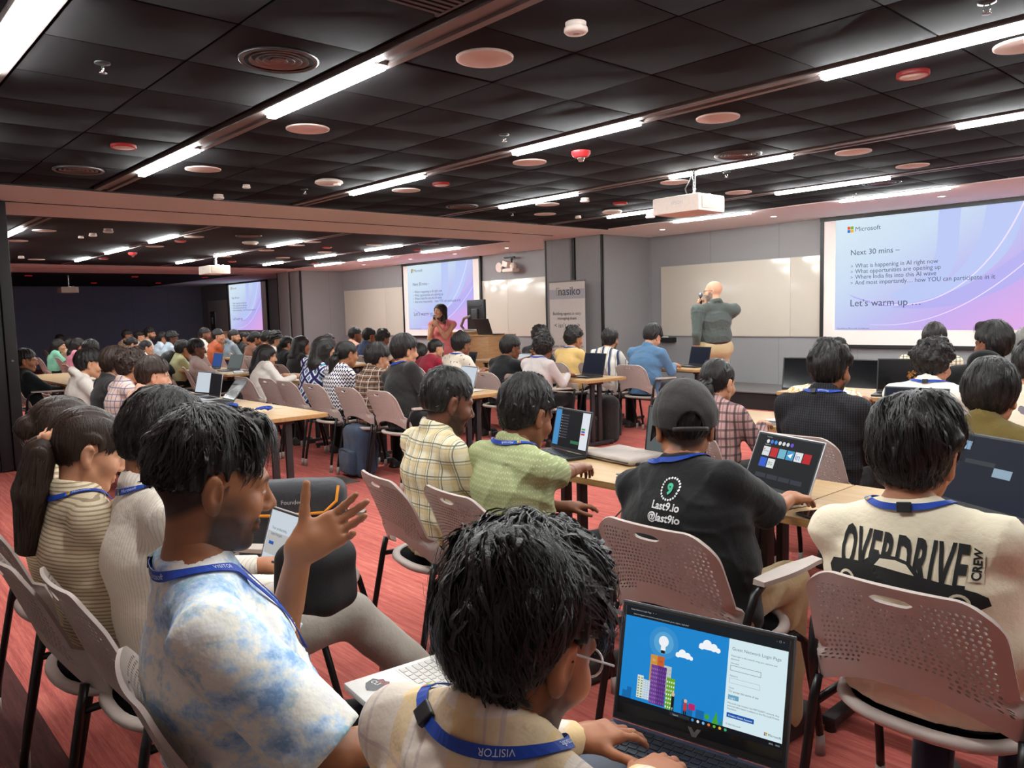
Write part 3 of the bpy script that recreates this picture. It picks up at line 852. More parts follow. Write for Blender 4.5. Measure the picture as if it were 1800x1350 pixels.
def strands(Vh, Q, n, seed, s, length=.06, width=.0022, lift=.006, curl=.3, crown=(0, -.045, .115), wind=0.0, nape=-.3, free=True):
    """tapered hair ribbons lying over a hair surface, flowing away from the crown"""
    r = np.random.RandomState(seed)
    c = Vh[Q].mean(1); e1 = Vh[Q[:, 1]]-Vh[Q[:, 0]]; e2 = Vh[Q[:, 3]]-Vh[Q[:, 0]]
    nn = np.cross(e1, e2); nn /= np.maximum(np.linalg.norm(nn, axis=1), 1e-9)[:, None]
    ctr = np.array([0, -.016, .03])*s
    out = np.einsum('ij,ij->i', nn, c-ctr); nn[out < 0] *= -1
    keep = np.nonzero(np.abs(out) > .03*s)[0]
    i = keep[r.randint(0, len(keep), n)]
    p = c[i]
    rad = np.array([.09, .112, .112])*s
    q0 = (p-ctr)/rad; nm = q0/rad; nm /= np.linalg.norm(nm, axis=1)[:, None]
    low = np.clip((-.06*s-p[:, 2])/(.05*s), 0, 1)[:, None]      # hanging hair: normals turn level
    nm = nm*(1-low)+low*(nm*np.array([1, 1, 0])); nm /= np.maximum(np.linalg.norm(nm, axis=1), 1e-6)[:, None]
    cr = np.array(crown)*s
    fl = p-cr; fl += np.stack([-(p-cr)[:, 1], (p-cr)[:, 0], 0*fl[:, 0]], 1)*wind; fl[:, 2] -= .03*s
    w1 = np.stack([wob(p[:, 0], p[:, 1], p[:, 2], 38/s, seed+k) for k in range(3)], 1)
    fl = fl/np.maximum(np.linalg.norm(fl, axis=1), 1e-6)[:, None]+curl*w1+.12*r.randn(n, 3)
    fl -= nm*np.einsum('ij,ij->i', fl, nm)[:, None]; fl /= np.maximum(np.linalg.norm(fl, axis=1), 1e-6)[:, None]
    sd = np.cross(fl, nm)
    L = (length*(.5+r.rand(n))*np.clip((p[:, 2]/s-nape)/.07, .12, 1))[:, None]*s; lf = (lift*(r.rand(n)**2))[:, None]*s; ph = r.rand(n)[:, None]*6; cb = (curl*.012*r.randn(n))[:, None]*s
    K = 6; pts = []
    rho0 = np.linalg.norm(q0, axis=1)[:, None]
    for k in range(K):
        t = k/(K-1)
        q = p+fl*L*t+sd*cb*np.sin(t*4+ph)
        v = (q-ctr)/rad; rho = np.linalg.norm(v, axis=1)[:, None]
        qq = ctr+v/np.maximum(rho, 1e-6)*(rho0*(1-.02*t)+.0)*rad
        q = qq*(1-low)+q*low
        q = q+nm*lf*math.sin(PI*min(t*.8+.05, 1))-nm*.002*s*t
        wd = width*s*(1-t**2*.9)*.5
        pts.append((q-sd*wd, q+sd*wd))
    Vv = np.stack([v for ab in pts for v in ab], 1)
    if free:
        x_, y_, z_ = Vv[:, :, 0]/s, Vv[:, :, 1]/s, Vv[:, :, 2]/s
        bad = ((np.abs(x_) > .055) & (np.abs(y_+.004) < .036) & (np.abs(z_+.008) < .046)) | (((x_/.074)**2+((y_-.108)/.074)**2+((z_+.045)/.095)**2) < 1)
        Vv = Vv[~bad.any(1)]; n = len(Vv)
    Vv = Vv.reshape(-1, 3)
    b = (np.arange(n)*2*K)[:, None]
    Qs = np.concatenate([b+np.array([[2*k, 2*k+1, 2*k+3, 2*k+2]]) for k in range(K-1)])
    return Vv.astype(F4), Qs.astype(np.int32)

# ------------------------------------------------------------------ hands
def hand_prims(W, d, n, right, s=1.0, curl=(.35, .35, .35, .35), spread=.06, thumb=.7, tcurl=.3):
    d = unit(d); n = unit(n-d*(n@d)); side = np.cross(d, n)
    if not right: side = -side           # towards the thumb
    P = [bx(W+d*.048*s, (.041*s, .048*s, .0145*s), .013*s, .012, np.stack([side, d, n], 1)), rc(W-d*.01*s, W+d*.03*s, .0245*s, .026*s, .02, side, 1.15)]
    offs = (.029, .0095, -.0105, -.029); lens = (.072, .080, .074, .058); base = (.090, .094, .090, .082); rad = (.0088, .0092, .0087, .0076)
    for i in range(4):
        p = W+d*base[i]*s+side*offs[i]*s
        dr = unit(d+side*spread*(1.5-i)); ax = np.cross(dr, n)
        a = 0; L = lens[i]*s
        for j, fr in enumerate((.45, .31, .24)):
            a += curl[i]*(.8, 1.1, .8)[j]
            dd = dr*math.cos(a)+n*math.sin(a)
            q = p+dd*L*fr
            P.append(rc(p, q, rad[i]*s*(1-.08*j), rad[i]*s*(1-.08*(j+1)), .005)); p = q
    p = W+d*.022*s+side*.026*s+n*.004*s
    d1 = unit(d*.62+side*thumb+n*.28); q = p+d1*.045*s
    P.append(rc(p, q, .0145*s, .0115*s, .012)); p = q
    d2 = unit(d1+d*tcurl+n*.15*tcurl); q = p+d2*.032*s; P.append(rc(p, q, .0108*s, .010*s, .004)); p = q
    d3 = unit(d2+d*tcurl*.8); q = p+d3*.024*s; P.append(rc(p, q, .010*s, .0085*s, .004))
    return P
def ik(S, W, l1, l2, pole):
    v = W-S; L = np.linalg.norm(v); L = min(L, (l1+l2)*.995); v = unit(v)
    W = S+v*L
    a = (l1*l1-l2*l2+L*L)/(2*L); hh = math.sqrt(max(l1*l1-a*a, 0))
    p = pole-v*(pole@v); return S+v*a+unit(p)*hh, W

LOD = [dict(body=.013, head=.0042, hand=.0038, top=.0085, leg=.013, hair=.0048, shoe=.008, strands=1),
       dict(body=.018, head=.0065, hand=.0055, top=.012, leg=.018, hair=.0065, shoe=.012, strands=.35),
       dict(body=.026, head=.0095, hand=.008, top=.018, leg=.026, hair=.0095, shoe=.016, strands=0),
       dict(body=.036, head=.014, hand=.012, top=.026, leg=.036, hair=.014, shoe=.022, strands=0)]
PEOPLE = []
def person(label, T, yaw=0.0, hyaw=0.0, hpitch=12.0, hroll=0.0, tone='m', lod=1, hip=None, back=.10,
           top=('tee', None), legs=None, hair=('short', {}), hairm=None, arms=('table', 'table'), beard=None,
           lanyard=False, glasses=None, cap=None, shoe=None, stand=False, fem=False, bw=1.0, girth=1.0, hs=1.06, seed=0, twist=0.0, extra=None):
    """one figure. T: world position of the head's centre; angles in degrees; yaw 0 faces the front wall (+y)"""
    bw *= 1.12; girth *= 1.06
    q = LOD[lod]; yw = math.radians(yaw); Rw = rot_z(yw)
    T = np.asarray(T, float)
    if hip is None: hip = V3(T[0], T[1], 0)-Rw@V3(0, back, 0)
    root = thing('person', label, 'person', (hip[0], hip[1], 0), yw)
    Hc = Rw.T@(T-V3(hip[0], hip[1], 0))
    hz = .53 if not stand else T[2]-.66
    if stand and stand is not True: hz = T[2]-.74*stand
    hp = V3(0, 0, hz)
    L = np.linalg.norm(Hc-hp); s = float(np.clip(L/.66, .86, 1.10)); u = unit(Hc-hp)
    fw = unit(V3(0, 1, 0)-u*u[1]); rt = np.cross(fw, u)
    if twist: a = math.radians(twist); fw, rt = fw*math.cos(a)-rt*math.sin(a), rt*math.cos(a)+fw*math.sin(a)
    Pt = lambda t, o=0.0: hp+u*(t*L)+fw*(o*s)
    pel, bel, che, sho, nb = Pt(0), Pt(.24, -.02), Pt(.50, -.05), Pt(.705, -.066), Pt(.79, -.058)
    Rh = rot_z(math.radians(hyaw))@rot_x(math.radians(-hpitch))@rot_y(math.radians(hroll))
    hsz = hs*(0.97 if fem else 1.0)
    sbase = Hc+Rh@(V3(0, -.018, -.07)*hsz)
    g = girth; B = 1.29*bw
    SJ = {e: sho+rt*(e*.180*s*bw)-u*.024*s for e in (-1, 1)}
    l1, l2 = .275*s, .245*s
    AR = {}
    for e, sp in zip((-1, 1), arms):
        nrm = None; hd = None; curl = (.3, .3, .33, .36); spread = .06; pole = V3(e*.55, -.35, -.9); thumb = .7; tc = .3
        if isinstance(sp, dict):
            Wt = Hc+np.asarray(sp['rel'], float) if 'rel' in sp else np.asarray(sp['w'], float)
            nrm = sp.get('n'); hd = sp.get('d'); curl = sp.get('curl', curl); spread = sp.get('spread', spread); pole = V3(*sp.get('pole', pole)); thumb = sp.get('thumb', thumb); tc = sp.get('tcurl', tc)
        elif sp == 'table': Wt = V3(e*.15, max(.30, Hc[1]+.20), .79); nrm = V3(0, 0, -1); hd = V3(-e*.15, 1, -.12)
        elif sp == 'lap': Wt = V3(e*.10, .26, .66); nrm = V3(-e*.3, 0, -1); hd = V3(-e*.75, .8, -.1); pole = V3(e*.9, -.2, -.7)
        elif sp == 'chin': Wt = Hc+V3(e*.02, .12, -.185); nrm = V3(0, -1, .1); hd = V3(-e*.2, -.25, 1); pole = V3(e*.5, .2, -1); curl = (.9, .9, .9, .9)
        elif sp == 'rest': Wt = V3(e*.23, .18, .70); nrm = V3(0, 0, -1); hd = V3(0, 1, -.15)
        elif sp == 'down': Wt = sho+V3(e*.25, .05, -.50*s); nrm = V3(-e, 0, 0); hd = V3(0, .1, -1); pole = V3(e*.4, -1, 0)
        el_, Wt = ik(SJ[e], Wt, l1, l2, pole)
        fd = unit(Wt-el_)
        if hd is None: hd = fd
        if nrm is None: nrm = V3(0, 0, -1)
        AR[e] = (el_, Wt, np.asarray(hd, float), np.asarray(nrm, float), curl, spread, thumb, tc)
    # ---- body (skin)
    Bp = [rc(pel, bel, .10*g, .095*g, .03, rt, B), rc(bel, che, .095*g, .10, .03, rt, B), rc(che, sho, .10, .062, .03, rt, B*1.1), rc(nb, sbase, .056*s, .050*hsz*(.88 if fem else 1), .02)]
    for e in (-1, 1):
        Bp += [rc(nb, SJ[e], .045*s, .05*s, .03), rc(SJ[e], AR[e][0], .046*s*g, .037*s, .02), rc(AR[e][0], AR[e][1], .039*s, .0255*s, .012)]
    HJ = {e: hp+V3(e*.092*s, 0, 0) for e in (-1, 1)}
    if stand:
        KN = {e: V3(e*.10, .02, hz*.53) for e in (-1, 1)}; AN = {e: V3(e*.11, -.02, .09) for e in (-1, 1)}
    else:
        KN = {e: V3(e*.13*s, .42*s, .53) for e in (-1, 1)}; AN = {e: V3(e*.13*s, .36*s+.02, .10) for e in (-1, 1)}
        if extra and 'knees' in extra: KN = {e: V3(*extra['knees'][i]) for i, e in enumerate((-1, 1))}; AN = {e: V3(*extra['ankles'][i]) for i, e in enumerate((-1, 1))}
    for e in (-1, 1):
        Bp += [rc(HJ[e], KN[e], .07*s, .05*s, .02), rc(KN[e], AN[e], .05*s, .032*s, .02)]
    bodyV, bodyQ = surf(Bp, q['body'], clip=(V3(-9, -9, -9), V3(9, 9, nb[2]+.045)))
    bodyV = relax(bodyV, bodyQ, 1, .4)
    pieces = [(bodyV, bodyQ)]; cols = [np.tile(np.array(lin(TONES[tone])[:3], F4), (len(bodyV), 1))]
    for e in (-1, 1):
        el_, Wt, hd, nrm, curl, spread, thumb, tc = AR[e]
        hv, hq = surf(hand_prims(Wt, hd, nrm, e > 0, s*(.93 if fem else 1.0), curl, spread, thumb, tc)+[rc(el_+(Wt-el_)*.45, Wt, .034*s, .0255*s, .012)], q['hand'])
        pieces.append((hv, hq)); cols.append(np.tile(np.array(lin(TONES[tone])[:3], F4), (len(hv), 1)))
    nbl = Rh.T@(nb-Hc)
    hV, hQ = surf(head_prims(hsz, True, fem)+[rc(nbl, (0, -.018*hsz, -.06*hsz), .057*s, .050*hsz*(.88 if fem else 1), .03)], q['head'])
    hm = hairm or HAIR
    hcl = {'hair_black': lin((30, 26, 25)), 'hair_dark_brown': lin((44, 32, 27)), 'hair_greying': lin((110, 104, 100))}[hm.name]
    kind, hk = hair
    hl = None if kind == 'bald' else paint_line(kind)
    hc_ = head_col(hV, hsz, tone, hcl, beard, hl)
    pieces.append((hV@Rh.T.astype(F4)+Hc.astype(F4), hQ)); cols.append(hc_)
    Vb, Qb = join(pieces)
    me = npmesh('body', Vb, Qb); at = me.attributes.new('Col', 'FLOAT_COLOR', 'POINT')
    ca = np.ones((len(Vb), 4), F4); ca[:, :3] = np.concatenate(cols); at.data.foreach_set('color', ca.ravel())
    body = link('body', me, SKIN, root)
    # ---- hair
    if kind != 'bald':
        kw = dict(hk); sn = kw.pop('strands', 1400); sl = kw.pop('slen', .06); lift = kw.pop('lift', .006); curl_ = kw.pop('scurl', .3); wind = kw.pop('wind', 0.0); tuft = kw.pop('tuft', 260); pony = kw.pop('pony', None); sw = kw.pop('swidth', .0022)
        gV, gQ = hair_mesh(kind, hsz, q['hair'], seed, **kw)
        ps = [(gV, gQ)]
        if q['strands'] > 0 and sn > 0:
            ps.append(strands(gV, gQ, int(sn*q['strands']), seed, hsz, sl, sw*(1 if lod == 0 else 1.6), lift, curl_, wind=wind, nape=kw.get('nape', -.085) if kind in ('short', 'messy', 'curly') else -.5, free=kind not in ('long', 'bob')))
            if tuft: ps.append(strands(gV, gQ, int(tuft*max(q['strands'], .5)), seed+9, hsz, sl*.8, .0075, lift*1.5, curl_*.8, wind=wind, nape=kw.get('nape', -.085) if kind in ('short', 'messy', 'curly') else -.5, free=kind not in ('long', 'bob')))
        if kind == 'pony' or pony:
            pp = pony or [(0, -.098, .02), (0, -.125, -.04), (0, -.115, -.16), (0, -.09, -.30)]
            rr = (extra or {}).get('pony_r') or [.024, .036, .034, .012]
            pv, pq = surf([rc(np.array(pp[i])*hsz, np.array(pp[i+1])*hsz, rr[i]*hsz, rr[i+1]*hsz, .02, (1, 0, 0), 1.25) for i in range(len(pp)-1)], q['hair'],
                          lambda D, X, Y, Z: D-.003*np.sin(X*300+4*wob(X, Y, Z, 30, seed)))
            ps.append((pv, pq))
            if lod < 2:
                rs_ = np.random.RandomState(seed+5); nS = 700 if lod == 0 else 160; pp_ = np.array(pp)*hsz; tt = np.linspace(0, 1, 9)*(len(pp)-1)
                ii = np.minimum(tt.astype(int), len(pp)-2); fr_ = (tt-ii)[:, None]
                cen = pp_[ii]*(1-fr_)+pp_[ii+1]*fr_; rad_ = (np.array(rr)[ii]*(1-fr_[:, 0])+np.array(rr)[ii+1]*fr_[:, 0])*hsz
                an = rs_.rand(nS)*2*PI; q_ = .92+.22*rs_.rand(nS)**2; phs = rs_.rand(nS)*6; st_ = rs_.rand(nS)*.35; ln_ = .55+.5*rs_.rand(nS)
                VV = []
                for k_ in range(9):
                    t_ = np.clip(st_+ln_*k_/8, 0, 1.04)*8; i0 = np.minimum(t_.astype(int), 7); f_ = (t_-i0)[:, None]
                    c_k = cen[i0]*(1-f_)+cen[i0+1]*f_; r_k = rad_[i0]*(1-f_[:, 0])+rad_[i0+1]*f_[:, 0]
                    a_k = an+.35*np.sin(t_*.6+phs)
                    off_ = np.stack([np.cos(a_k)*1.25, np.sin(a_k), 0*a_k], 1)*(r_k*q_)[:, None]
                    sd_ = np.stack([-np.sin(a_k), np.cos(a_k), 0*a_k], 1)*.0012
                    VV += [c_k+off_-sd_, c_k+off_+sd_]
                VV = np.stack(VV, 1).reshape(-1, 3); b_ = (np.arange(nS)*18)[:, None]
                ps.append((VV.astype(F4), np.concatenate([b_+np.array([[2*k_, 2*k_+1, 2*k_+3, 2*k_+2]]) for k_ in range(8)]).astype(np.int32)))
        gV, gQ = join(ps)
        link('hair', npmesh('hair', gV@Rh.T.astype(F4)+Hc.astype(F4), gQ), hm, root)
        if kind == 'pony' and lod < 2:
            tv, tq = surf([tor(np.array(pp[0])*hsz+V3(0, -.014, -.002)*hsz, rot_x(.9), .027*hsz, .014*hsz, 1.0)], q['hair'], lambda D, X, Y, Z: D-.004*np.sin(X*160)*np.sin(Z*170+Y*90))
            link('hair_tie', npmesh('hair_tie', tv@Rh.T.astype(F4)+Hc.astype(F4), tq), (extra or {}).get('tie') or BLACKM, root)
    # ---- top
    tk, tm = top; inf = .022 if tk != 'loose' else .032
    lo_ = .020 if tk in ('loose',) else .0
    Tp = [rc(pel-u*.03*s, bel, (.118+lo_*.4)*g, (.114+lo_*.8)*g, .04, rt, B), rc(bel, che, (.114+lo_*.8)*g, .116+lo_*.5, .04, rt, B), rc(che, sho-u*.02*s, .116+lo_*.4, .078, .05, rt, B*1.1)]
    ends = []
    for e in (-1, 1):
        el_, Wt = AR[e][0], AR[e][1]
        Tp += [rc(Pt(.765, -.057), SJ[e]+u*.004-rt*(e*.01), .047*s, .060*s, .05)]
        if tk == 'sleeveless': continue
        if tk in ('tee', 'polo', 'loose'):
            fr = .80 if tk != 'loose' else .98
            E_ = SJ[e]+(el_-SJ[e])*fr; r1 = (.064 if tk != 'loose' else .075)*s; Tp += [rc(SJ[e], E_, .064*s*g, r1, .02)]
            ends.append((E_, unit(el_-SJ[e]), r1+.03))
        else:
            r2 = .05 if tk != 'hood' else .056
            W2 = el_+(Wt-el_)*(.93 if tk != 'half' else .35)
            Tp += [rc(SJ[e], el_, .063*s*g, r2*s, .02), rc(el_, W2, r2*s, .037*s, .015)]
            ends.append((W2, unit(Wt-el_), .07))
    NF = np.stack([rt, fw, u], 1); NT_ = NF@rot_x(-.38)
    if tk in ('shirt', 'half', 'polo', 'longshirt'):
        Tp += [tor(nb+u*.012*s-fw*.002, NT_, .066*s, .0105, 2.2, .012)]
    elif tk == 'hood':
        Tp += [tor(nb+u*.0*s-fw*.05*s, NF@rot_x(-.75), .082*s, .030*s, 1.3, .02)]
    else:
        Tp += [tor(nb-u*.012*s, NT_, .071*s, .0085, 1.3, .012)]
    sd = seed*7+3
    hem = (.475 if not stand else hz-.05 if fem else hz+.06) if (extra or {}).get('hem') is None else extra['hem']
    wam = .0055 if lod < 2 else .004
    def wr(D, X, Y, Z):
        dsp = wam*.45*wob(X, Y, Z, 16, sd)
        wv = wob(X, Y, Z, 9, sd+1); rr_ = random.Random(sd)
        for k in range(4):
            an = rr_.uniform(-.9, .9) if k else 1.35; fq = rr_.uniform(20, 34)
            phs = (X*math.cos(an)*math.copysign(1, .5-k % 2)+Z*math.sin(an)*1.1+Y*.4)*fq+2.6*wob(X, Y, Z, 10, sd+5+k)
            dsp = dsp+wam*1.25*(1-np.abs(np.sin(phs)))**4*np.clip(wob(X, Y, Z, 8, sd+20+k)*1.6+.15, 0, 1)
        D = D-dsp.astype(F4)
        D = np.maximum(D, F4(hem)-Z)
        for E_, dd, rad in ends:
            px = X-F4(E_[0]); py = Y-F4(E_[1]); pz = Z-F4(E_[2]); al = px*F4(dd[0])+py*F4(dd[1])+pz*F4(dd[2]); r2 = np.sqrt(np.maximum(px*px+py*py+pz*pz-al*al, 0))
            D = np.where((r2 < rad) & (al > -.02) & (al < .12), np.maximum(D, al), D)
        return D
    tv, tq = surf(Tp, q['top'], wr); tv = relax(tv, tq, 1, .35)
    tme = npmesh('shirt', tv, tq)
    topo = link({'hood': 'hoodie', 'sleeveless': 'dress_top', 'tee': 'tshirt', 'loose': 'tshirt'}.get(tk, 'shirt'), tme, tm, root)
    # ---- trousers and shoes
    lg = legs or cloth('trousers_black', (26, 25, 27))
    Lp = [rc(HJ[-1], HJ[1], .118*s*g, .118*s*g, .04)]+([rc(hp, hp+u*.075, .112*g, .112*g, .03, rt, B)] if stand else [])
    for e in (-1, 1): Lp += [rc(HJ[e], KN[e], .090*s*g, .072*s, .03), rc(KN[e], AN[e]+V3(0, 0, -.015), .071*s, .066*s, .02)]
    lv, lq = surf(Lp, q['leg'], lambda D, X, Y, Z: D-F4(.005)*wob(X, Y, Z, 30, sd+5))
    link('trousers', npmesh('trousers', relax(lv, lq, 1, .35), lq), lg, root)
    if lod < 3:
        for e in (-1, 1):
            a = AN[e]; sv, sq = surf([rc(a+V3(0, -.04, -.045), a+V3(0, .13, -.06), .045, .036, .02, (1, 0, 0), 1.05), bx(a+V3(0, .05, -.085), (.046, .135, .014), .012, .01)], q['shoe'])
            link('shoe', npmesh('shoe', sv, sq), shoe or plain('shoe_dark', (46, 40, 38), .6), root)
    info = dict(root=root, shirt=topo, sv=tv, sq=tq, Hc=Hc, Rh=Rh, nb=nb, u=u, fw=fw, rt=rt, s=s, hs=hsz, body=body, bv=Vb, bq=Qb, hv=pieces[-1][0], hq=hQ, AR=AR, pel=pel, hipw=hip, yaw=yw)
    if extra and extra.get('belt'):
        bv_, bq_ = surf([tor(hp+u*.085, np.stack([rt*1.0, fw, u], 1), .135*g, .012, 1.6)], .008)
        bv_ = (bv_-(hp+u*.085).astype(F4)); sc_ = (bv_@rt.astype(F4))[:, None]*rt[None].astype(F4)
        bv_ = bv_*F4(.93)+sc_*F4(.40)+(hp+u*.085).astype(F4)
        link('belt', npmesh('belt', bv_, bq_), plain('belt_leather', (58, 34, 28), .5), root)
    if glasses: make_glasses(info, glasses)
    if cap: make_cap(info, cap)
    if lanyard: make_lanyard(info, lanyard, lod)
    PEOPLE.append(info)
    return info

def make_glasses(I, m):
    s = I['hs']; mb = MB()
    for e in (-1, 1):
        ring = [(e*.032+.023*math.cos(a), .102-.004*abs(math.cos(a)), -.002+.018*math.sin(a)) for a in [2*PI*k/16 for k in range(17)]]
        mb.tube([tuple(np.array(p)*s) for p in ring], .0017*s, 6, False)
        mb.tube([tuple(np.array(p)*s) for p in ((e*.055, .100, .004), (e*.078, .09, .006), (e*.084, .0, .010), (e*.082, -.018, -.004))], .0018*s, 6)
    mb.tube([tuple(np.array(p)*s) for p in ((-.01, .106, .002), (0, .109, .004), (.01, .106, .002))], .0017*s, 6)
    me = mb.me('glasses'); me.transform(Matrix.Translation(Vector(I['Hc'])) @ Matrix(I['Rh'].tolist()).to_4x4())
    link('glasses', me, m, I['root'])
def make_cap(I, m):
    """baseball cap: seamed crown with the arched strap opening at the back, button, strap and brim"""
    s = I['hs']
    def post(D, X, Y, Z):
        z = Z/s; y = Y/s; x = X/s
        D = np.maximum(D, -(z-(.010+.22*y))*s)
        az = np.arctan2(X, Y+.012*s); seam = np.abs(np.sin(az*3))
        D = D+F4(.0025)*np.exp(-(seam/.05)**2)-F4(.0022)*wob(X, Y, Z, 60, 5)
        arch = np.sqrt((x/.040)**2+((z+.012)/.050)**2)-1
        D = np.where(y < -.04, np.maximum(D, -arch*.04*s), D)
        return D
    v, qd = surf([el((0, -.014*s, .034*s), (.099*s, .121*s, .118*s), .01)], .0045, post)
    M = Matrix.Translation(Vector(I['Hc'])) @ Matrix(I['Rh'].tolist()).to_4x4()
    me = npmesh('cap_crown', v, qd); me.transform(M); c = link('cap', me, m, I['root'])
    mb = MB().lathe([(0, .006), (.006, .005), (.008, 0)], 10, (0, -.014*s, .150*s), caps=False)
    me = mb.me('button'); me.transform(M); link('cap_button', me, m, c)
    pts = [(x*s, (-.014-.121*math.sqrt(max(0, 1-(x/.099)**2))-.002)*s, -.012*s) for x in np.linspace(-.05, .05, 9)]
    me = MB().tube(pts, .006*s, 8).me('strap'); me.transform(M); link('cap_strap', me, m, c)
    n = 16; vv = []; ff = []
    for i in range(n+1):
        a = PI*(-.5+i/n)*.86
        for r_ in (0, .5, 1):
            x = math.sin(a)*(.097+.004*r_); y = -.012+.116*math.cos(a)+r_*.075*max(math.cos(a), 0)**.6; z = .030-.22*(abs(x)/.09)**2*.09*(1+r_)-.022*r_
            vv.append((x*s, y*s, z*s))
    for i in range(n):
        for j in range(2): ff.append((i*3+j, i*3+j+1, (i+1)*3+j+1, (i+1)*3+j))
    bm = bmesh.new(); me0 = mesh('brim', vv, ff, True); bm.from_mesh(me0); bmesh.ops.solidify(bm, geom=bm.faces[:], thickness=.003); bm.to_mesh(me0); bm.free()
    me0.transform(M); link('cap_brim', me0, m, c)

BLUE = plain('lanyard_blue', (34, 70, 168), .55, .3, var=.1)
CLIP = plain('lanyard_clip_black', (24, 24, 26), .4, .5)
LTXT = plain('lanyard_text_white', (214, 222, 236), .6, .2)
def make_lanyard(I, opt, lod):
    """woven band round the neck, lying on collar and chest"""
    V_ = np.concatenate([I['sv'], I['hv']]); Q_ = np.concatenate([I['sq'], I['hq']+len(I['sv'])])
    bvh = BVHTree.FromPolygons(V_.tolist(), Q_.tolist())
    nb, u, fw, rt, s = I['nb'], I['u'], I['fw'], I['rt'], I['s']
    up = opt.get('up', .01) if isinstance(opt, dict) else .01
    n = 44 if lod < 2 else 20
    cast = []
    for i in range(n+1):
        a = -PI*.78+2*PI*.78*i/n          # 0 is the nape
        out = -fw*math.cos(a)+rt*math.sin(a)
        t = nb+u*(up-.012)*s-fw*.004*s+out*(.070-.004*math.cos(a))*s-u*.035*(1-math.cos(a))*.5*s
        cast.append((t+u*.10*s+out*.16*s, unit(-u*.10*s-out*.16*s)))
    for e, ins in ((1, False), (-1, True)):
        q_ = []
        for t in np.linspace(0.2, 1, 8): q_.append((nb+rt*(e*(.055-.045*t))*s+fw*.45*s-u*(.05+.24*t)*s+u*.12*s, unit(-fw-.25*u)))
        cast = (q_[::-1]+cast) if ins else (cast+q_)
    res = []
    for o_, d_ in cast:
        hit = bvh.ray_cast(Vector(o_), Vector(d_), .6)
        if hit[0] is None: continue
        nn_ = np.array(hit[1]); nn_ = nn_ if nn_@d_ < 0 else -nn_
        res.append((np.array(hit[0]), nn_))
    if len(res) < 5: return
    P_ = np.array([a for a, _ in res]); N_ = np.array([b for _, b in res])
    for _ in range(3):
        P_[1:-1] = .25*P_[:-2]+.5*P_[1:-1]+.25*P_[2:]; N_[1:-1] = .25*N_[:-2]+.5*N_[1:-1]+.25*N_[2:]
    P_ = P_+N_*.006
    wd = (.0095 if lod < 2 else .012)*s; vv = []; ff = []
    Wd = []
    for i in range(len(P_)):
        t = unit(P_[min(i+1, len(P_)-1)]-P_[max(i-1, 0)]); wv = unit(np.cross(N_[i], t)); Wd.append(wv)
        vv += [P_[i]-wv*wd, P_[i]+wv*wd, P_[i]+wv*wd+N_[i]*.0015, P_[i]-wv*wd+N_[i]*.0015]
    for i in range(len(P_)-1):
        b = 4*i
        for k in range(4): ff.append((b+k, b+(k+1) % 4, b+4+(k+1) % 4, b+4+k))
    band_ = link('lanyard', mesh('lanyard', vv, ff), BLUE, I['root'])
    if isinstance(opt, dict):
        seg = np.linalg.norm(np.diff(P_, axis=0), axis=1); S_ = np.concatenate([[0], np.cumsum(seg)])
        a0 = opt.get('clip')
        if a0 is not None:
            L_ = a0*S_[-1]; i = int(np.searchsorted(S_, L_)); i = min(max(i, 1), len(P_)-2)
            t = unit(P_[i+1]-P_[i-1]); R_ = np.stack([t, Wd[i], N_[i]], 1)
            M = Matrix.Translation(Vector(P_[i])) @ Matrix(R_.tolist()).to_4x4()
            me = MB().box((-.016, -.012, -.002), (.016, .012, .007), .002).me('clip'); me.transform(M); link('clip', me, CLIP, band_)
        def wrap(me, s0, flip):
            co = np.array([v.co[:] for v in me.vertices])
            for v, (x, y, z) in zip(me.vertices, co):
                L_ = s0+(-x if flip else x); i = int(np.clip(np.searchsorted(S_, L_)-1, 0, len(P_)-2)); f = (L_-S_[i])/max(S_[i+1]-S_[i], 1e-6)
                p = P_[i]*(1-f)+P_[i+1]*f; wv = Wd[i]*(1-f)+Wd[i+1]*f; nn = N_[i]*(1-f)+N_[i+1]*f
                v.co = Vector(p+wv*(-y if flip else y)+nn*.0026)
        for kind, pos, size, flip in opt.get('text', []):
            if kind == 'logo':
                for k, (a, b) in enumerate(((0, .53), (.53, .53), (0, 0), (.53, 0))):
                    z = size; me = mesh('logo_square', [(a*z, b*z-z*.5, 0), ((a+.47)*z, b*z-z*.5, 0), ((a+.47)*z, (b+.47)*z-z*.5, 0), (a*z, (b+.47)*z-z*.5, 0)], [(0, 1, 2, 3)])
                    wrap(me, pos*S_[-1], flip); link('logo_square', me, LANY[k], band_)
            else:
                me = text_mesh(kind, size); me.transform(Matrix.Translation((0, -size*.33, 0))); me.materials.clear(); wrap(me, pos*S_[-1], flip); link('lettering', me, LTXT, band_)
LANY = [plain('lanyard_logo_%d' % k, c, .6, .2, var=.01) for k, c in enumerate(((226, 84, 50), (132, 182, 40), (40, 150, 226), (250, 190, 40)))]

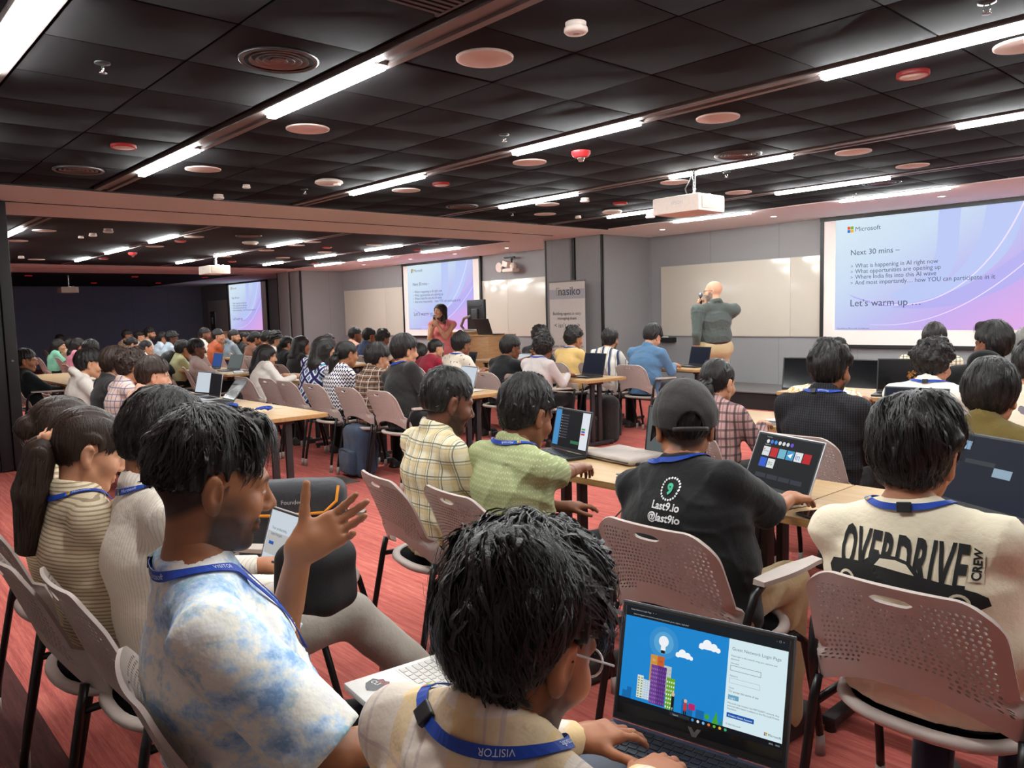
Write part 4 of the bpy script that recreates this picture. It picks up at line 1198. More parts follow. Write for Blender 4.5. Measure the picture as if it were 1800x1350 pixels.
def print_on_back(I, me, name, m, off=.003):
    """press a flat print (x right, y up in metres, seen from behind) on the back of a shirt"""
    bvh = BVHTree.FromPolygons(I['sv'].tolist(), I['sq'].tolist())
    bm = bmesh.new(); bm.from_mesh(me); bmesh.ops.triangulate(bm, faces=bm.faces[:])
    for _ in range(5):
        ed = [e for e in bm.edges if e.calc_length() > .014]
        if not ed: break
        bmesh.ops.subdivide_edges(bm, edges=ed, cuts=1); bmesh.ops.triangulate(bm, faces=[f for f in bm.faces if len(f.verts) > 3])
    for v in bm.verts:
        o = Vector((v.co.x, -.6, v.co.y)); hit = bvh.ray_cast(o, Vector((0, 1, 0)), 1.2)
        v.co = Vector((v.co.x, (hit[0].y if hit[0] else -.2)-off, v.co.y))
    out = bpy.data.meshes.new(name); bm.to_mesh(out); bm.free()
    return link(name, out, m, I['shirt'])
# ================================================================== FURNITURE
SHELL = plain('chair_shell_grey', (186, 172, 164), .5, .4, var=.03)
SEATM = plain('chair_seat_black', (20, 20, 22), .9, .1)
LEGM = plain('chair_leg_black', (16, 15, 16), .35, .5)
FOOTM = plain('chair_foot_grey', (176, 164, 156), .6, .3)
WOOD = None
def wood_mat(name, a, b, sc=(3, 40, 40)):
    t = NT(name, .42, .4)
    n = t.noise(1.0, 5, .6, t.scale(sc))
    t.color(t.ramp(n, [(.3, lin(a)), (.7, lin(b))])); t.bump(n, .08, .002)
    return t.m
WOOD = wood_mat('maple_top', (174, 138, 94), (192, 158, 114))
WEDGE = wood_mat('maple_edge', (168, 126, 76), (186, 146, 96))
PODW = wood_mat('podium_oak', (186, 140, 92), (208, 164, 116), (6, 6, 60))

def chair_shell():
    NU, NV = 31, 23
    def pos(u, v):
        vb = .0+.26*max(0.0, (1-abs(u)**2.2))          # the lower edge arches up in the middle
        w_ = v*(1-vb)+vb
        z = .462+.362*w_
        hw = .215+.022*(1-w_)
        k = max(0.0, min(1.0, (.36-w_)/.10)); hw += .026*k*k*(3-2*k)        # wings
        if w_ > .80: hw *= 1-.16*((w_-.80)/.20)**2.2
        z -= .022*max(0, abs(u)-.7)**2/.09*max(0, (w_-.75)/.25)
        x = u*hw
        y = -.205-.130*w_**1.15+.045*abs(u)**2.2*(1-.35*w_)+.03*max(0, abs(u)-.85)*6*(w_ < .36)
        return Vector((x, y, z))
    bm = bmesh.new(); grid = {}
    us = [-1+2*i/NU for i in range(NU+1)]; vs_ = [j/NV for j in range(NV+1)]
    H0 = (9, 14); 
    for i in range(NU+1):
        for j in range(NV+1):
            u, v = us[i], vs_[j]
            # handle opening: snap the border of the left-out block to an oval
            if NU//2-3 <= i <= NU//2+4 and NV-4 <= j <= NV-2:
                cv = (NV-3)/NV; a_ = u/(7/NU)
                lim = math.sqrt(max(0.0, 1-min(1.0, abs(a_))**2.4))*.8+.12
                if j != NV-3: v = cv+(v-cv)*lim
            grid[i, j] = bm.verts.new(pos(u, v))
    NH = 8
    for i in range(NU):
        for j in range(NV):
            if NU//2-3 <= i <= NU//2+3 and NV-4 <= j <= NV-3: continue
            c = [grid[i, j], grid[i+1, j], grid[i+1, j+1], grid[i, j+1]]
            uc = us[i]+1/NU; vc = vs_[j]+.5/NV
            near_handle = NU//2-4 <= i <= NU//2+4 and j >= NV-5
            if abs(uc) < .88 and j >= 4 and j <= NV-3 and not near_handle and not (j < 6 and abs(uc) < .45):
                off = .20/NU*2*(1 if j % 2 else -1)
                ru, rv = .29*2/NU, .31/NV
                ring = [bm.verts.new(pos(uc+off*.6+ru*math.cos(2*PI*(k+.5)/NH-3*PI/4*1), vc+rv*math.sin(2*PI*(k+.5)/NH-3*PI/4))) for k in range(NH)]
                # ring k=0.. starts near corner 0 (lower left) and runs counter-clockwise
                for q in range(4):
                    a, b_ = c[q], c[(q+1) % 4]
                    r0, r1, r2 = ring[(2*q-0) % NH], ring[(2*q+1) % NH], ring[(2*q+2) % NH]
                    try:
                        bm.faces.new((a, b_, r2, r1, r0))
                    except ValueError: pass
            else: bm.faces.new(c)
    bmesh.ops.recalc_face_normals(bm, faces=bm.faces[:])
    bmesh.ops.triangulate(bm, faces=[f for f in bm.faces if len(f.verts) > 4])
    bmesh.ops.solidify(bm, geom=bm.faces[:], thickness=.009)
    me = bpy.data.meshes.new('backrest'); bm.to_mesh(me); bm.free()
    me.polygons.foreach_set('use_smooth', [True]*len(me.polygons)); sharp(me, 35); me.materials.append(SHELL)
    return me
def sup(a, b, n, e=2.6):
    o = []
    for k in range(n):
        t = 2*PI*k/n; c, s = math.cos(t), math.sin(t)
        o.append((a*math.copysign(abs(c)**(2/e), c), b*math.copysign(abs(s)**(2/e), s)))
    return o
def seat_meshes():
    n = 36; rings = [(.222, .215, .436), (.232, .226, .448), (.228, .222, .462), (.205, .198, .464), (.198, .192, .456)]
    v = []; f = []
    for a, b, z in rings: v += [(x, y+.0, z) for x, y in sup(a, b, n)]
    m = len(rings)
    for i in range(m):
        for k in range(n): f.append((i*n+k, i*n+(k+1) % n, ((i+1) % m)*n+(k+1) % n, ((i+1) % m)*n+k))
    rim = mesh('seat_rim', v, f, True); rim.materials.append(SHELL)
    v = []; f = []
    for sc, z in ((1, .458), (.75, .451), (.4, .446), (.05, .445)): v += [(x, y, z) for x, y in sup(.2*sc, .194*sc, n)]
    for i in range(3):
        for k in range(n): f.append((i*n+k, i*n+(k+1) % n, (i+1)*n+(k+1) % n, (i+1)*n+k))
    f.append(tuple(3*n+k for k in range(n)))
    f.append(tuple(range(n-1, -1, -1)))
    pad = mesh('seat', v, f, True); pad.materials.append(SEATM)
    return rim, pad
SH_ME = chair_shell(); RIM_ME, PAD_ME = seat_meshes()
def leg_me(e, front):
    p = [(e*.232, -.185, .50), (e*.236, -.20, .44), (e*.246, -.262, .13), (e*.248, -.272, .06)] if not front else [(e*.222, .12, .432), (e*.236, .165, .40), (e*.248, .235, .13), (e*.25, .245, .06)]
    me = MB().tube(p, .0125, 10).me('leg'); me.materials.append(LEGM); return me
def foot_me(e, front):
    p = [(e*.248, -.272, .07), (e*.248, -.276, .0)] if not front else [(e*.25, .245, .07), (e*.25, .248, .0)]
    me = MB().tube(p, [.0135, .016], 10).me('foot'); me.materials.append(FOOTM); return me
LEGS_ME = [(leg_me(e, fr), foot_me(e, fr)) for e in (-1, 1) for fr in (False, True)]
fm = MB()
for e in (-1, 1): fm.tube([(e*.234, -.195, .43), (e*.224, .125, .43)], .011, 8)
fm.tube([(-.224, .0, .425), (.224, .0, .425)], .010, 8).tube([(-.22, .12, .43), (.22, .12, .43)], .010, 8)
FRAME_ME = fm.me('seat_frame'); FRAME_ME.materials.append(LEGM)
ARM_ME = []
for e in (-1, 1):
    a = MB().tube([(e*.240, -.19, .46), (e*.248, -.185, .56), (e*.255, -.16, .635), (e*.257, -.11, .662)], .0125, 8).me('arm_post'); a.materials.append(LEGM)
    b = MB(); pl = []
    n = 10
    for k in range(n+1):
        t = k/n; y = -.14+.34*t; wv = .018+.010*math.sin(PI*min(1, t*1.1)); z = .668-.010*t
        pl.append((e*.257, y, z, wv))
    v = []; f = []
    for x, y, z, wv in pl: v += [(x-wv, y, z-.008), (x+wv, y, z-.008), (x+wv, y, z+.006), (x-wv*.9, y, z+.010)]
    for k in range(n):
        for j in range(4): f.append((4*k+j, 4*k+(j+1) % 4, 4*k+4+(j+1) % 4, 4*k+4+j))
    f += [(3, 2, 1, 0), tuple(4*n+j for j in range(4))]
    b.add(v, f, True); bme = sharp(b.me('armrest'), 50); bme.materials.append(SHELL)
    ARM_ME.append((a, bme))
def chair(x, y, rz, label, arms=False, group='grey perforated chairs'):
    o = thing('stacking_chair', label, 'chair', (x, y, 0), rz, group)
    link('backrest', SH_ME, None, o); link('seat_rim', RIM_ME, None, o); link('seat', PAD_ME, None, o); link('seat_frame', FRAME_ME, None, o)
    for a, b in LEGS_ME:
        lg = link('leg', a, None, o); link('foot', b, None, lg)
    if arms:
        for a, b in ARM_ME: link('arm_post', a, None, o); link('armrest', b, None, o)
    return o

TBK = plain('table_leg_black', (40, 38, 40), .45, .5)
_tb = {}
def table(x0, x1, y0, label, depth=.6, z=.735, group='maple training tables'):
    ln = x1-x0; o = thing('training_table', label, 'table', ((x0+x1)/2, y0+depth/2, 0), 0, group)
    key = (round(ln, 3), depth)
    if key not in _tb:
        top = sharp(MB().box((-ln/2, -depth/2, z-.006), (ln/2, depth/2, z), .002).me('tabletop')); top.materials.append(WOOD)
        edge = sharp(MB().box((-ln/2+.001, -depth/2+.001, z-.03), (ln/2-.001, depth/2-.001, z-.0055), .003).me('edge')); edge.materials.append(WEDGE)
        legs = []
        for e in (-1, 1):
            xx = e*(ln/2-.17)
            l_ = MB()
            for yy in (-.055, .055): l_.box((xx-.014, yy-.026, .05), (xx+.014, yy+.026, z-.06), .004)
            l_.box((xx-.02, -.10, z-.07), (xx+.02, .10, z-.03), .004)
            lm = sharp(l_.me('leg')); lm.materials.append(TBK)
            ft = sharp(MB().box((xx-.025, -.26, .02), (xx+.025, .26, .055), .008).tube([(xx, -.24, 0), (xx, -.24, .03)], .02, 10).tube([(xx, .24, 0), (xx, .24, .03)], .02, 10).me('foot')); ft.materials.append(TBK)
            legs.append((lm, ft))
        rail = MB().box((-ln/2+.17, -.02, z-.065), (ln/2-.17, .02, z-.035)).me('rail'); rail.materials.append(TBK)
        grom = sharp(MB().box((-.13, .16, z-.002), (.13, .25, z+.002), .002).me('cable_port')); grom.materials.append(plain('cable_port_beige', (196, 170, 138), .5))
        _tb[key] = (top, edge, legs, rail, grom)
    top, edge, legs, rail, grom = _tb[key]
    link('tabletop', top, None, o); link('edge', edge, None, o)
    for lm, ft in legs:
        a = link('leg', lm, None, o); link('foot', ft, None, a)
    link('rail', rail, None, o); link('cable_port', grom, None, o)
    return o

LAPC = {'silver': plain('laptop_silver', (196, 196, 200), .35, .5, .5), 'black': plain('laptop_black', (30, 30, 33), .45, .5), 'grey': plain('laptop_grey', (92, 94, 100), .4, .5, .3),
        'blue': plain('laptop_slate_blue', (52, 60, 84), .45, .5), 'white': plain('laptop_white', (226, 222, 216), .4, .5)}
KEYM = plain('key_black', (28, 28, 32), .5, .4)
KEYL = plain('key_legend', (176, 178, 184), .6)
SCR = {'dark': glow('display_dark', (22, 24, 34), .5), 'white': glow('display_white', (206, 216, 226), .9), 'blue': glow('display_blue', (40, 84, 160), .7), 'off': plain('display_off', (14, 14, 17), .12, .6), 'grey': glow('display_grey', (108, 116, 116), .6), 'navy': glow('display_navy', (20, 28, 52), .6)}
def key_layout(w, d):
    """list of (x, y, kw, kd) for a keyboard spread over w x d"""
    out = []; rows = 6; kd = d/rows
    for r_ in range(rows):
        n = 14 if r_ < 5 else 9; y = d/2-kd*(r_+.5)
        if r_ == 0: n = 15
        if r_ == 5:
            ws = [1, 1, 1, 1, 5.2, 1, 1, 1, 1]; tot = sum(ws); x = -w/2
            for q in ws: out.append((x+q/tot*w/2, y, q/tot*w, kd)); x += q/tot*w
        else:
            ws = [1.0]*n
            if r_ in (2, 3): ws[0] = 1.4+.3*(r_-2); ws[-1] = 1.6
            if r_ == 4: ws[0] = 2; ws[-1] = 2; ws = ws[:12]+[2]
            tot = sum(ws); x = -w/2
            for q in ws: out.append((x+q/tot*w/2, y, q/tot*w, kd)); x += q/tot*w
    return out
def laptop(pos, rz, label, w=.33, d=.225, ang=105, col='silver', lid=None, scr='dark', keys=1, tilt=None, group='laptops', sh=None, thick=.014, keym=None):
    """base at pos facing -y (its user sits on the -y side); ang: opening angle, 0 = shut"""
    o = thing('laptop', label, 'laptop', pos, rz, group)
    if tilt: o.rotation_euler = tilt
    lid = lid or col; sh = sh or d*.98
    base = part('base', MB().box((-w/2, -d/2, 0), (w/2, d/2, thick), .004), LAPC[col], o)
    km = keym or KEYM
    if ang > 5:
        kb = bpy.data.objects.new('keyboard', None)
        kw_, kd_ = w*.88, d*.42
        deck = part('keyboard', MB().box((-kw_/2-.004, d*.02-.004, thick-.001), (kw_/2+.004, d*.02+kd_+.004, thick+.0006)), LAPC[col] if keys == 2 else KEYM, o)
        if keys:
            lay = key_layout(kw_, kd_)
            if keys == 1:
                mb = MB()
                for x, y, a, b in lay: mb.box((x-a/2+.001, d*.02+kd_/2+y-b/2+.001, thick), (x+a/2-.001, d*.02+kd_/2+y+b/2-.001, thick+.002))
                kk = part('keys', mb, km, deck); kk['kind'] = 'stuff'
            else:
                cache = {}
                for x, y, a, b in lay:
                    kq = round(a, 4)
                    if kq not in cache:
                        cache[kq] = sharp(MB().box((-a/2+.0012, -b/2+.0012, 0), (a/2-.0012, b/2-.0012, .0028), .0012).me('key')); cache[kq].materials.append(km)
                    link('key', cache[kq], None, deck, loc=(x, d*.02+kd_/2+y, thick))
        part('touchpad', MB().box((-w*.15, -d*.42, thick-.0005), (w*.15, -d*.06, thick+.0005)), LAPC[col] if keys == 2 else plain('touchpad_grey', (150, 150, 154), .3), o)
    L = bpy.data.objects.new('lid', sharp(MB().box((-w/2, 0, -.006), (w/2, sh, 0), .003).me('lid'))); COL.objects.link(L); L.data.materials.append(LAPC[lid]); L.parent = o
    L.location = (0, d/2-.004, thick+.006 if ang < 5 else thick+.002)
    # shut: the lid lies over the base; opening turns it up about the hinge (x axis)
    L.rotation_euler = (math.radians(180-ang), 0, 0) if ang > 5 else (PI, 0, 0)
    if ang > 5:
        part('bezel', MB().box((-w/2+.004, .004, 0), (w/2-.004, sh-.004, .0006)), LAPC['black'], L)
        part('display', MB().box((-w/2+.010, .016, 0), (w/2-.010, sh-.010, .0011)), SCR[scr], L)
    return o, L
def soft(name, prims, h, m, parent, post=None, n=1):
    v, qd = surf(prims, h, post); v = relax(v, qd, n, .4); return link(name, npmesh(name, v, qd), m, parent)
def backpack(pos, rz, label, rgb, tag_, w=.30, h=.44, d=.18, lean=0):
    m = cloth('bag_'+tag_, rgb, .8, .5); o = thing('backpack', label, 'backpack', pos, rz); o.rotation_euler = (math.radians(lean), 0, rz)
    soft('body', [bx((0, 0, h*.5), (w/2, d/2, h/2), .07, .02), el((0, 0, h*.82), (w*.47, d*.5, h*.2), .05)], .012, m, o, lambda D, X, Y, Z: D-F4(.006)*wob(X, Y, Z, 22, 4))
    soft('pocket', [bx((0, -d/2-.015, h*.30), (w*.40, .04, h*.24), .03, .02)], .01, m, o, lambda D, X, Y, Z: D-F4(.004)*wob(X, Y, Z, 30, 9))
    part('zip', MB().tube([(-w*.38, -d/2-.045, h*.5), (0, -d/2-.052, h*.55), (w*.38, -d/2-.045, h*.5)], .004, 6), plain('zip_dark', (12, 12, 13), .4), o)
    part('zip', MB().tube([(-w*.5, -d*.2, h*.3), (-w*.46, -d*.25, h*.75), (0, -d*.28, h*1.0), (w*.46, -d*.25, h*.75), (w*.5, -d*.2, h*.3)], .004, 6), plain('zip_dark', (12, 12, 13), .4), o)
    part('handle', MB().tube([(-.05, 0, h*.98), (-.04, 0, h*1.06), (.04, 0, h*1.06), (.05, 0, h*.98)], .009, 8), m, o)
    for e in (-1, 1): part('strap', MB().tube([(e*.08, d*.45, h*.92), (e*.12, d*.62, h*.6), (e*.13, d*.5, h*.15)], .014, 8), m, o)
    return o
# ================================================================== TABLES
rows_left = [(2.30, [(-8.1, -6.7), (-6.7, -5.3)]), (4.15, [(-9.52, -8.12), (-8.12, -6.72), (-6.72, -5.32)]), (5.90, [(-9.62, -8.22), (-8.22, -6.82), (-6.82, -5.42)]), (7.60, [(-9.5, -8.1), (-8.1, -6.7), (-6.7, -5.3)])]
rows_right = [(2.45, [(-2.80, -1.39), (-1.385, .025)]), (4.22, [(-3.25, -1.85), (-1.845, -.445)]), (6.0, [(-3.4, -2.0), (-1.995, -.595)]), (7.7, [(-3.0, -1.6)])]
rows_mid = [(2.30, [(-12.95, -11.55), (-11.55, -10.15)]), (4.1, [(-14.3, -12.9), (-12.9, -11.5), (-11.5, -10.1)]), (5.9, [(-17.2, -15.8), (-15.8, -14.4), (-14.4, -13.0), (-13.0, -11.6), (-11.6, -10.2)]), (7.6, [(-13.2, -11.8), (-11.8, -10.4)])]
rown = ['nearest', 'second', 'third', 'front']
for blk, nm in ((rows_left, 'left block'), (rows_right, 'right block'), (rows_mid, 'middle room')):
    for r_, (y0, xs) in enumerate(blk):
        for k, (a, b) in enumerate(xs):
            table(a, b, y0, 'maple table, %s row of the %s, %s from left' % (rown[r_], nm, ORD[k]))

# ================================================================== PEOPLE
J = {}
def wtop(c, name): return cloth(name, c)
TIE = None
def tie_fn(t):
    n1 = t.noise(9, 6, .68, t.scale((1, 1, 1.5))); n2 = t.noise(15, 5, .65, t.scale((1.3, .8, 1)))
    a = t.ramp(n1, [(.36, lin((132, 168, 214))), (.45, lin((196, 216, 236))), (.53, lin((240, 236, 226))), (.66, lin((226, 224, 226)))])
    return t.mix(t.ramp(n2, [(.56, (0, 0, 0, 1)), (.68, (.9, .9, .9, 1))]), a, lin((146, 186, 206)))
TIEDYE = patterned('cloth_tie_dye', tie_fn)
CREAMPL = plaid('cloth_cream_check', (232, 222, 196), [('x', .062, .1, .020, (222, 196, 140), .6), ('z', .062, .3, .020, (222, 196, 140), .5), ('x', .062, .62, .0045, (92, 104, 92), .85), ('z', .062, .8, .0045, (92, 104, 92), .85), ('x', .062, .80, .004, (130, 136, 126), .6), ('z', .062, .98, .004, (130, 136, 126), .6)])
FGPL = plaid('cloth_pale_check', (226, 212, 198), [('x', .12, .1, .034, (226, 192, 132), .6), ('z', .12, .3, .034, (226, 192, 132), .55), ('x', .12, .55, .006, (196, 176, 176), .6), ('z', .12, .8, .006, (196, 176, 176), .6), ('x', .12, .72, .004, (186, 172, 176), .5)])
BROWNPL = plaid('cloth_brown_check', (120, 92, 76), [('x', .05, .1, .018, (58, 50, 48), .8), ('z', .05, .3, .016, (58, 50, 48), .75), ('x', .10, .62, .006, (228, 216, 204), .9), ('z', .05, .8, .005, (224, 212, 200), .8), ('z', .05, .05, .008, (176, 120, 84), .6)])
PINKPL = plaid('cloth_pink_check', (190, 150, 146), [('x', .045, .1, .012, (70, 58, 62), .8), ('z', .045, .3, .012, (70, 58, 62), .7), ('x', .045, .6, .005, (120, 90, 92), .7)])
BWPL = plaid('cloth_graph_check', (230, 214, 188), [('x', .03, .1, .004, (40, 38, 52), .9), ('z', .03, .3, .004, (40, 38, 52), .85), ('x', .06, .5, .004, (60, 52, 56), .8)])
BLUEPL = plaid('cloth_blue_check', (226, 196, 182), [('x', .05, .1, .009, (110, 112, 150), .85), ('z', .05, .3, .009, (110, 112, 150), .8)])
STRIPEW = plaid('cloth_navy_stripe', (226, 220, 208), [('x', .11, .18, .030, (44, 52, 96), .95), ('x', .055, .75, .006, (120, 104, 92), .8), ('z', .5, .10, .03, (44, 52, 96), 0)])
GIRLST = plaid('cloth_beige_stripe', (222, 206, 176), [('z', .011, .1, .0042, (124, 100, 72), .65)])
PIN = plaid('cloth_black_pinstripe', (34, 32, 34), [('x', .012, .1, .003, (58, 56, 60), .8), ('z', .012, .1, .003, (52, 50, 54), .6)])
WSTR = plaid('cloth_white_fine_stripe', (232, 222, 208), [('x', .011, .1, .0025, (206, 192, 178), .8)])
def ikat_fn(t):
    x, y, z = t.xyz()[:3]
    u = t.math('FRACT', t.math('DIVIDE', t.math('ADD', t.math('ADD', x, z), t.math('MULTIPLY', y, .4)), .13)); v = t.math('FRACT', t.math('DIVIDE', t.math('SUBTRACT', t.math('ADD', x, t.math('MULTIPLY', y, .4)), z), .13))
    d = t.math('MAXIMUM', t.math('ABSOLUTE', t.math('SUBTRACT', u, .5)), t.math('ABSOLUTE', t.math('SUBTRACT', v, .5)))
    d = t.math('ADD', d, t.math('MULTIPLY', t.math('SUBTRACT', t.noise(60, 2), .5), .08))
    return t.ramp(d, [(.0, lin((70, 150, 190))), (.12, lin((24, 24, 50))), (.18, lin((226, 222, 226))), (.34, lin((56, 60, 120))), (.44, lin((30, 30, 66)))], 'CONSTANT')
IKAT = patterned('cloth_blue_ikat', ikat_fn)
def navyw_fn(t):
    x, y, z = t.xyz()[:3]
    w_ = t.math('SINE', t.math('MULTIPLY', t.math('ADD', x, t.math('MULTIPLY', y, .5)), 190)); w2 = t.math('SINE', t.math('ADD', t.math('MULTIPLY', z, 170), t.math('MULTIPLY', w_, 1.6)))
    return t.ramp(t.math('MULTIPLY_ADD', w2, .5, .5), [(.0, lin((232, 226, 222))), (.58, lin((52, 54, 92)))], 'CONSTANT')
NAVYW = patterned('cloth_navy_white_print', navyw_fn)
def leaf_fn(t):
    n = t.noise(16, 2, .5, t.scale((1.6, 1, .8))); v = t.voro(20, t.scale((2.2, 1, .7)))
    return t.ramp(t.math('MULTIPLY', n, v), [(.09, lin((34, 30, 30))), (.12, lin((230, 214, 196)))])
LEAF = patterned('cloth_leaf_print', leaf_fn)
def orn_fn(t):
    n = t.noise(26, 3, .5); x, y, z = t.xyz()[:3]
    a = t.ramp(n, [(.42, lin((236, 230, 216))), (.5, lin((214, 156, 46))), (.6, lin((236, 230, 216)))])
    return t.mix(t.math('GREATER_THAN', t.math('ADD', z, t.math('MULTIPLY', t.noise(30, 2), .05)), .93), a, lin((66, 58, 70)))
ORN = patterned('cloth_orange_scroll', orn_fn)
def camo_fn(t): return t.ramp(t.noise(14, 2, .5), [(.55, lin((228, 214, 192))), (.58, lin((120, 110, 116)))], 'CONSTANT')
CAMO = patterned('cloth_grey_blotch', camo_fn)
def polo_fn(t):
    x, y, z = t.xyz()[:3]
    w_ = t.math('SINE', t.math('MULTIPLY', t.math('ADD', x, t.math('MULTIPLY', y, .6)), 300)); w2 = t.math('SINE', t.math('ADD', t.math('MULTIPLY', z, 330), t.math('MULTIPLY', w_, 1.2)))
    return t.mix(t.math('MULTIPLY', t.math('GREATER_THAN', t.math('MULTIPLY', w_, w2), .45), .5), t.mix(t.noise(8, 3), lin((150, 158, 112)), lin((172, 178, 132))), lin((206, 208, 168)))
GREENP = patterned('cloth_green_knit', polo_fn)

BK = cloth('trousers_black', (26, 25, 27)); KH = cloth('trousers_khaki', (196, 172, 132)); GRT = cloth('trousers_grey', (150, 140, 130)); JN = cloth('trousers_denim', (62, 72, 92)); NVY = cloth('trousers_navy', (34, 36, 52))
WHT = cloth('cloth_white', (232, 222, 212)); CRM = cloth('cloth_cream', (236, 222, 196)); BLK = cloth('cloth_black', (28, 27, 29)); BLK2 = cloth('cloth_charcoal', (44, 42, 42)); OLV = cloth('cloth_olive', (112, 94, 50)); DEN = cloth('cloth_denim_blue', (88, 122, 154))
YEL = cloth('cloth_mustard', (222, 184, 118)); LG = cloth('cloth_light_grey', (200, 188, 184)); NAV = cloth('cloth_navy', (44, 52, 82)); PCH = cloth('cloth_peach', (234, 178, 152)); PNK = cloth('cloth_pink', (226, 140, 160)); RED = cloth('cloth_crimson', (158, 40, 60)); MINT = cloth('cloth_mint', (140, 206, 176)); ORA = cloth('cloth_rust_orange', (196, 98, 62)); LBL = cloth('cloth_pale_blue', (206, 222, 236)); BEI = cloth('cloth_beige', (206, 174, 144)); SAG = cloth('cloth_sage', (176, 172, 128)); MAU = cloth('cloth_mauve_grey', (196, 174, 166)); TEAL = cloth('cloth_black_green', (22, 28, 30)); SLG = cloth('cloth_slate_green', (84, 92, 88), .6); ROSE = cloth('cloth_rose', (222, 124, 124)); CAPM = cloth('cap_cotton_charcoal', (50, 45, 44)); TIEM = cloth('scrunchie_peach', (240, 176, 140))
CLEARG = plain('glasses_clear', (206, 206, 210), .15, .6, .2); DARKG = plain('glasses_dark', (30, 28, 28), .3)

def P(label, px, py, Y, chair_lab=None, ch=None, arms_chair=False, cdy=.035, **kw):
    T = aty(px, py, Y)-V3(0, 0, .018); I = person(label, T, **kw)
    if chair_lab is not False:
        h_ = I['hipw']; yw = I['yaw']
        c = V3(h_[0], h_[1], 0)+rot_z(yw)@V3(0, cdy, 0)
        rz = yw if ch is None else math.radians(ch)
        chair(c[0], c[1], rz, 'grey chair of the '+' '.join((chair_lab or label).split()[:12]), arms_chair)
    return I
SH = ('short', dict(top=.026, side=.012)); SHN = ('short', dict(top=.022, side=.008)); MED = ('short', dict(top=.034, side=.020, nape=-.10)); CUR = ('curly', dict(top=.030, side=.022, amp=.005)); MES = ('messy', dict(top=.030, side=.018)); LNG = ('long', {}); PON = ('pony', dict(top=.012, side=.008))

# --- nearest row, in front of the camera
c_ = V3(0, 0, CAM_Z)
wq = lambda px, py, d: ray(px, py)*d+c_
FGH = wq(920, 1128, 1.07)
fg_hip = V3(FGH[0]-.01, FGH[1]-.06, 0)
def arm_w(hipw, yaw, wp, d=None, n=None, **k):
    R = rot_z(math.radians(yaw)).T; o = dict(w=R@(np.asarray(wp)-V3(hipw[0], hipw[1], 0)))
    if d is not None: o['d'] = R@np.asarray(d, float)
    if n is not None: o['n'] = R@np.asarray(n, float)
    o.update(k); return o
fg = person('man in pale yellow checked shirt with blue lanyard nearest the camera, seen from behind', FGH, yaw=6, hyaw=-6, hpitch=26, tone='m', lod=0, hip=fg_hip,
            top=('longshirt', FGPL), legs=JN, hair=('messy', dict(top=.028, side=.020, nape=-.15, amp=.007, strands=5200, slen=.07, lift=.012, scurl=.6, wind=.5, tuft=500)), beard=(.8, 0, .6), seed=3,
            arms=(arm_w(fg_hip, 6, (-.96, 1.02, .66), (.25, .9, -.05), (0, 0, -1)), arm_w(fg_hip, 6, (-.80, .985, .665), (-.05, 1, -.05), (0, 0, -1), curl=(.35, .4, .45, .5))),
            glasses=CLEARG, lanyard=dict(up=.005, clip=.42, text=[('VISITOR', .60, .013, True), ('Microsoft', .72, .013, True), ('logo', .745, .013, True), ('Microsoft', .34, .013, True), ('logo', .36, .014, True)]))
chair(fg_hip[0], fg_hip[1]+.07, math.radians(6), 'grey perforated chair under the man nearest the camera')

td_hip = V3(-1.42, .62, 0)
tdT = wq(372, 850, 1.45)
td = person('man in blue tie-dye t-shirt raising his left hand', tdT, yaw=-14, hyaw=2, hpitch=12, tone='e', lod=0, hip=td_hip, bw=1.06, girth=1.05,
            top=('loose', TIEDYE), legs=BK, hs=1.0, hair=('short', dict(top=.024, side=.004, quiff=.002, amp=.006, nape=-.008, tuft=420, strands=4200, slen=.055, lift=.009, scurl=.5, wind=-.3)), beard=(.75, 1.0, 1.0), seed=5,
            arms=(arm_w(td_hip, -14, wq(528, 962, 1.60), (.45, .75, .42), (.62, -.42, .35), curl=(.22, .20, .30, .55), spread=.09, thumb=1.1, tcurl=.05, pole=(-.3, -.5, -1)),
                  arm_w(td_hip, -14, (-1.13, .80, .70), (-.5, .75, -.1), (0, 0, -1), curl=(.3, .3, .3, .3), pole=(.8, -.6, -.3))),
            lanyard=dict(up=.012, clip=.44, text=[('logo', .50, .016, False), ('Microsoft', .525, .014, False), ('VISITOR', .68, .012, False)]))
chair(-1.42, .70, math.radians(-10), 'grey perforated chair under the man in the tie-dye t-shirt')

wh_hip = V3(-2.17, .70, 0)
whI = P('man in white striped shirt bent over a laptop behind the tie-dye man', 286, 768, .73, None, hip=wh_hip, hyaw=-4, hpitch=28, tone='m', lod=0, top=('longshirt', WSTR), legs=GRT, hair=('short', dict(top=.030, side=.016, strands=2600, slen=.05, scurl=.5)), seed=8,
        lanyard=dict(up=.012, clip=.36, text=[('logo', .50, .015, False), ('Microsoft', .53, .014, False)]), arms=(dict(w=(-.10, .30, .70), d=(.3, 1, -.1), n=(0, 0, -1)), dict(w=(.14, .28, .70), d=(-.3, 1, -.1), n=(0, 0, -1))),
        extra=dict(knees=[(-.16, .42, .55), (.16, .44, .58)], ankles=[(-.2, .4, .10), (.28, .72, .26)]))
girl = P('young woman with long brown ponytail and peach scrunchie in striped top', 155, 782, .61, None, hip=V3(-2.50, .64, 0), hyaw=-8, hpitch=20, tone='l', lod=0, fem=True, hs=1.0, top=('longshirt', GIRLST), legs=BEI, hairm=HAIRB,
         hair=('pony', dict(top=.012, side=.008, strands=2600, slen=.09, lift=.003, scurl=.08, pony=[(0, -.098, .03), (0, -.122, -.03), (.0, -.112, -.15), (.0, -.08, -.31)])), seed=9, arms=('lap', 'lap'), extra=dict(tie=TIEM, pony_r=[.020, .040, .046, .028]), lanyard=dict(up=.005, text=[('logo', .60, .014, False), ('Microsoft', .62, .012, False)]))
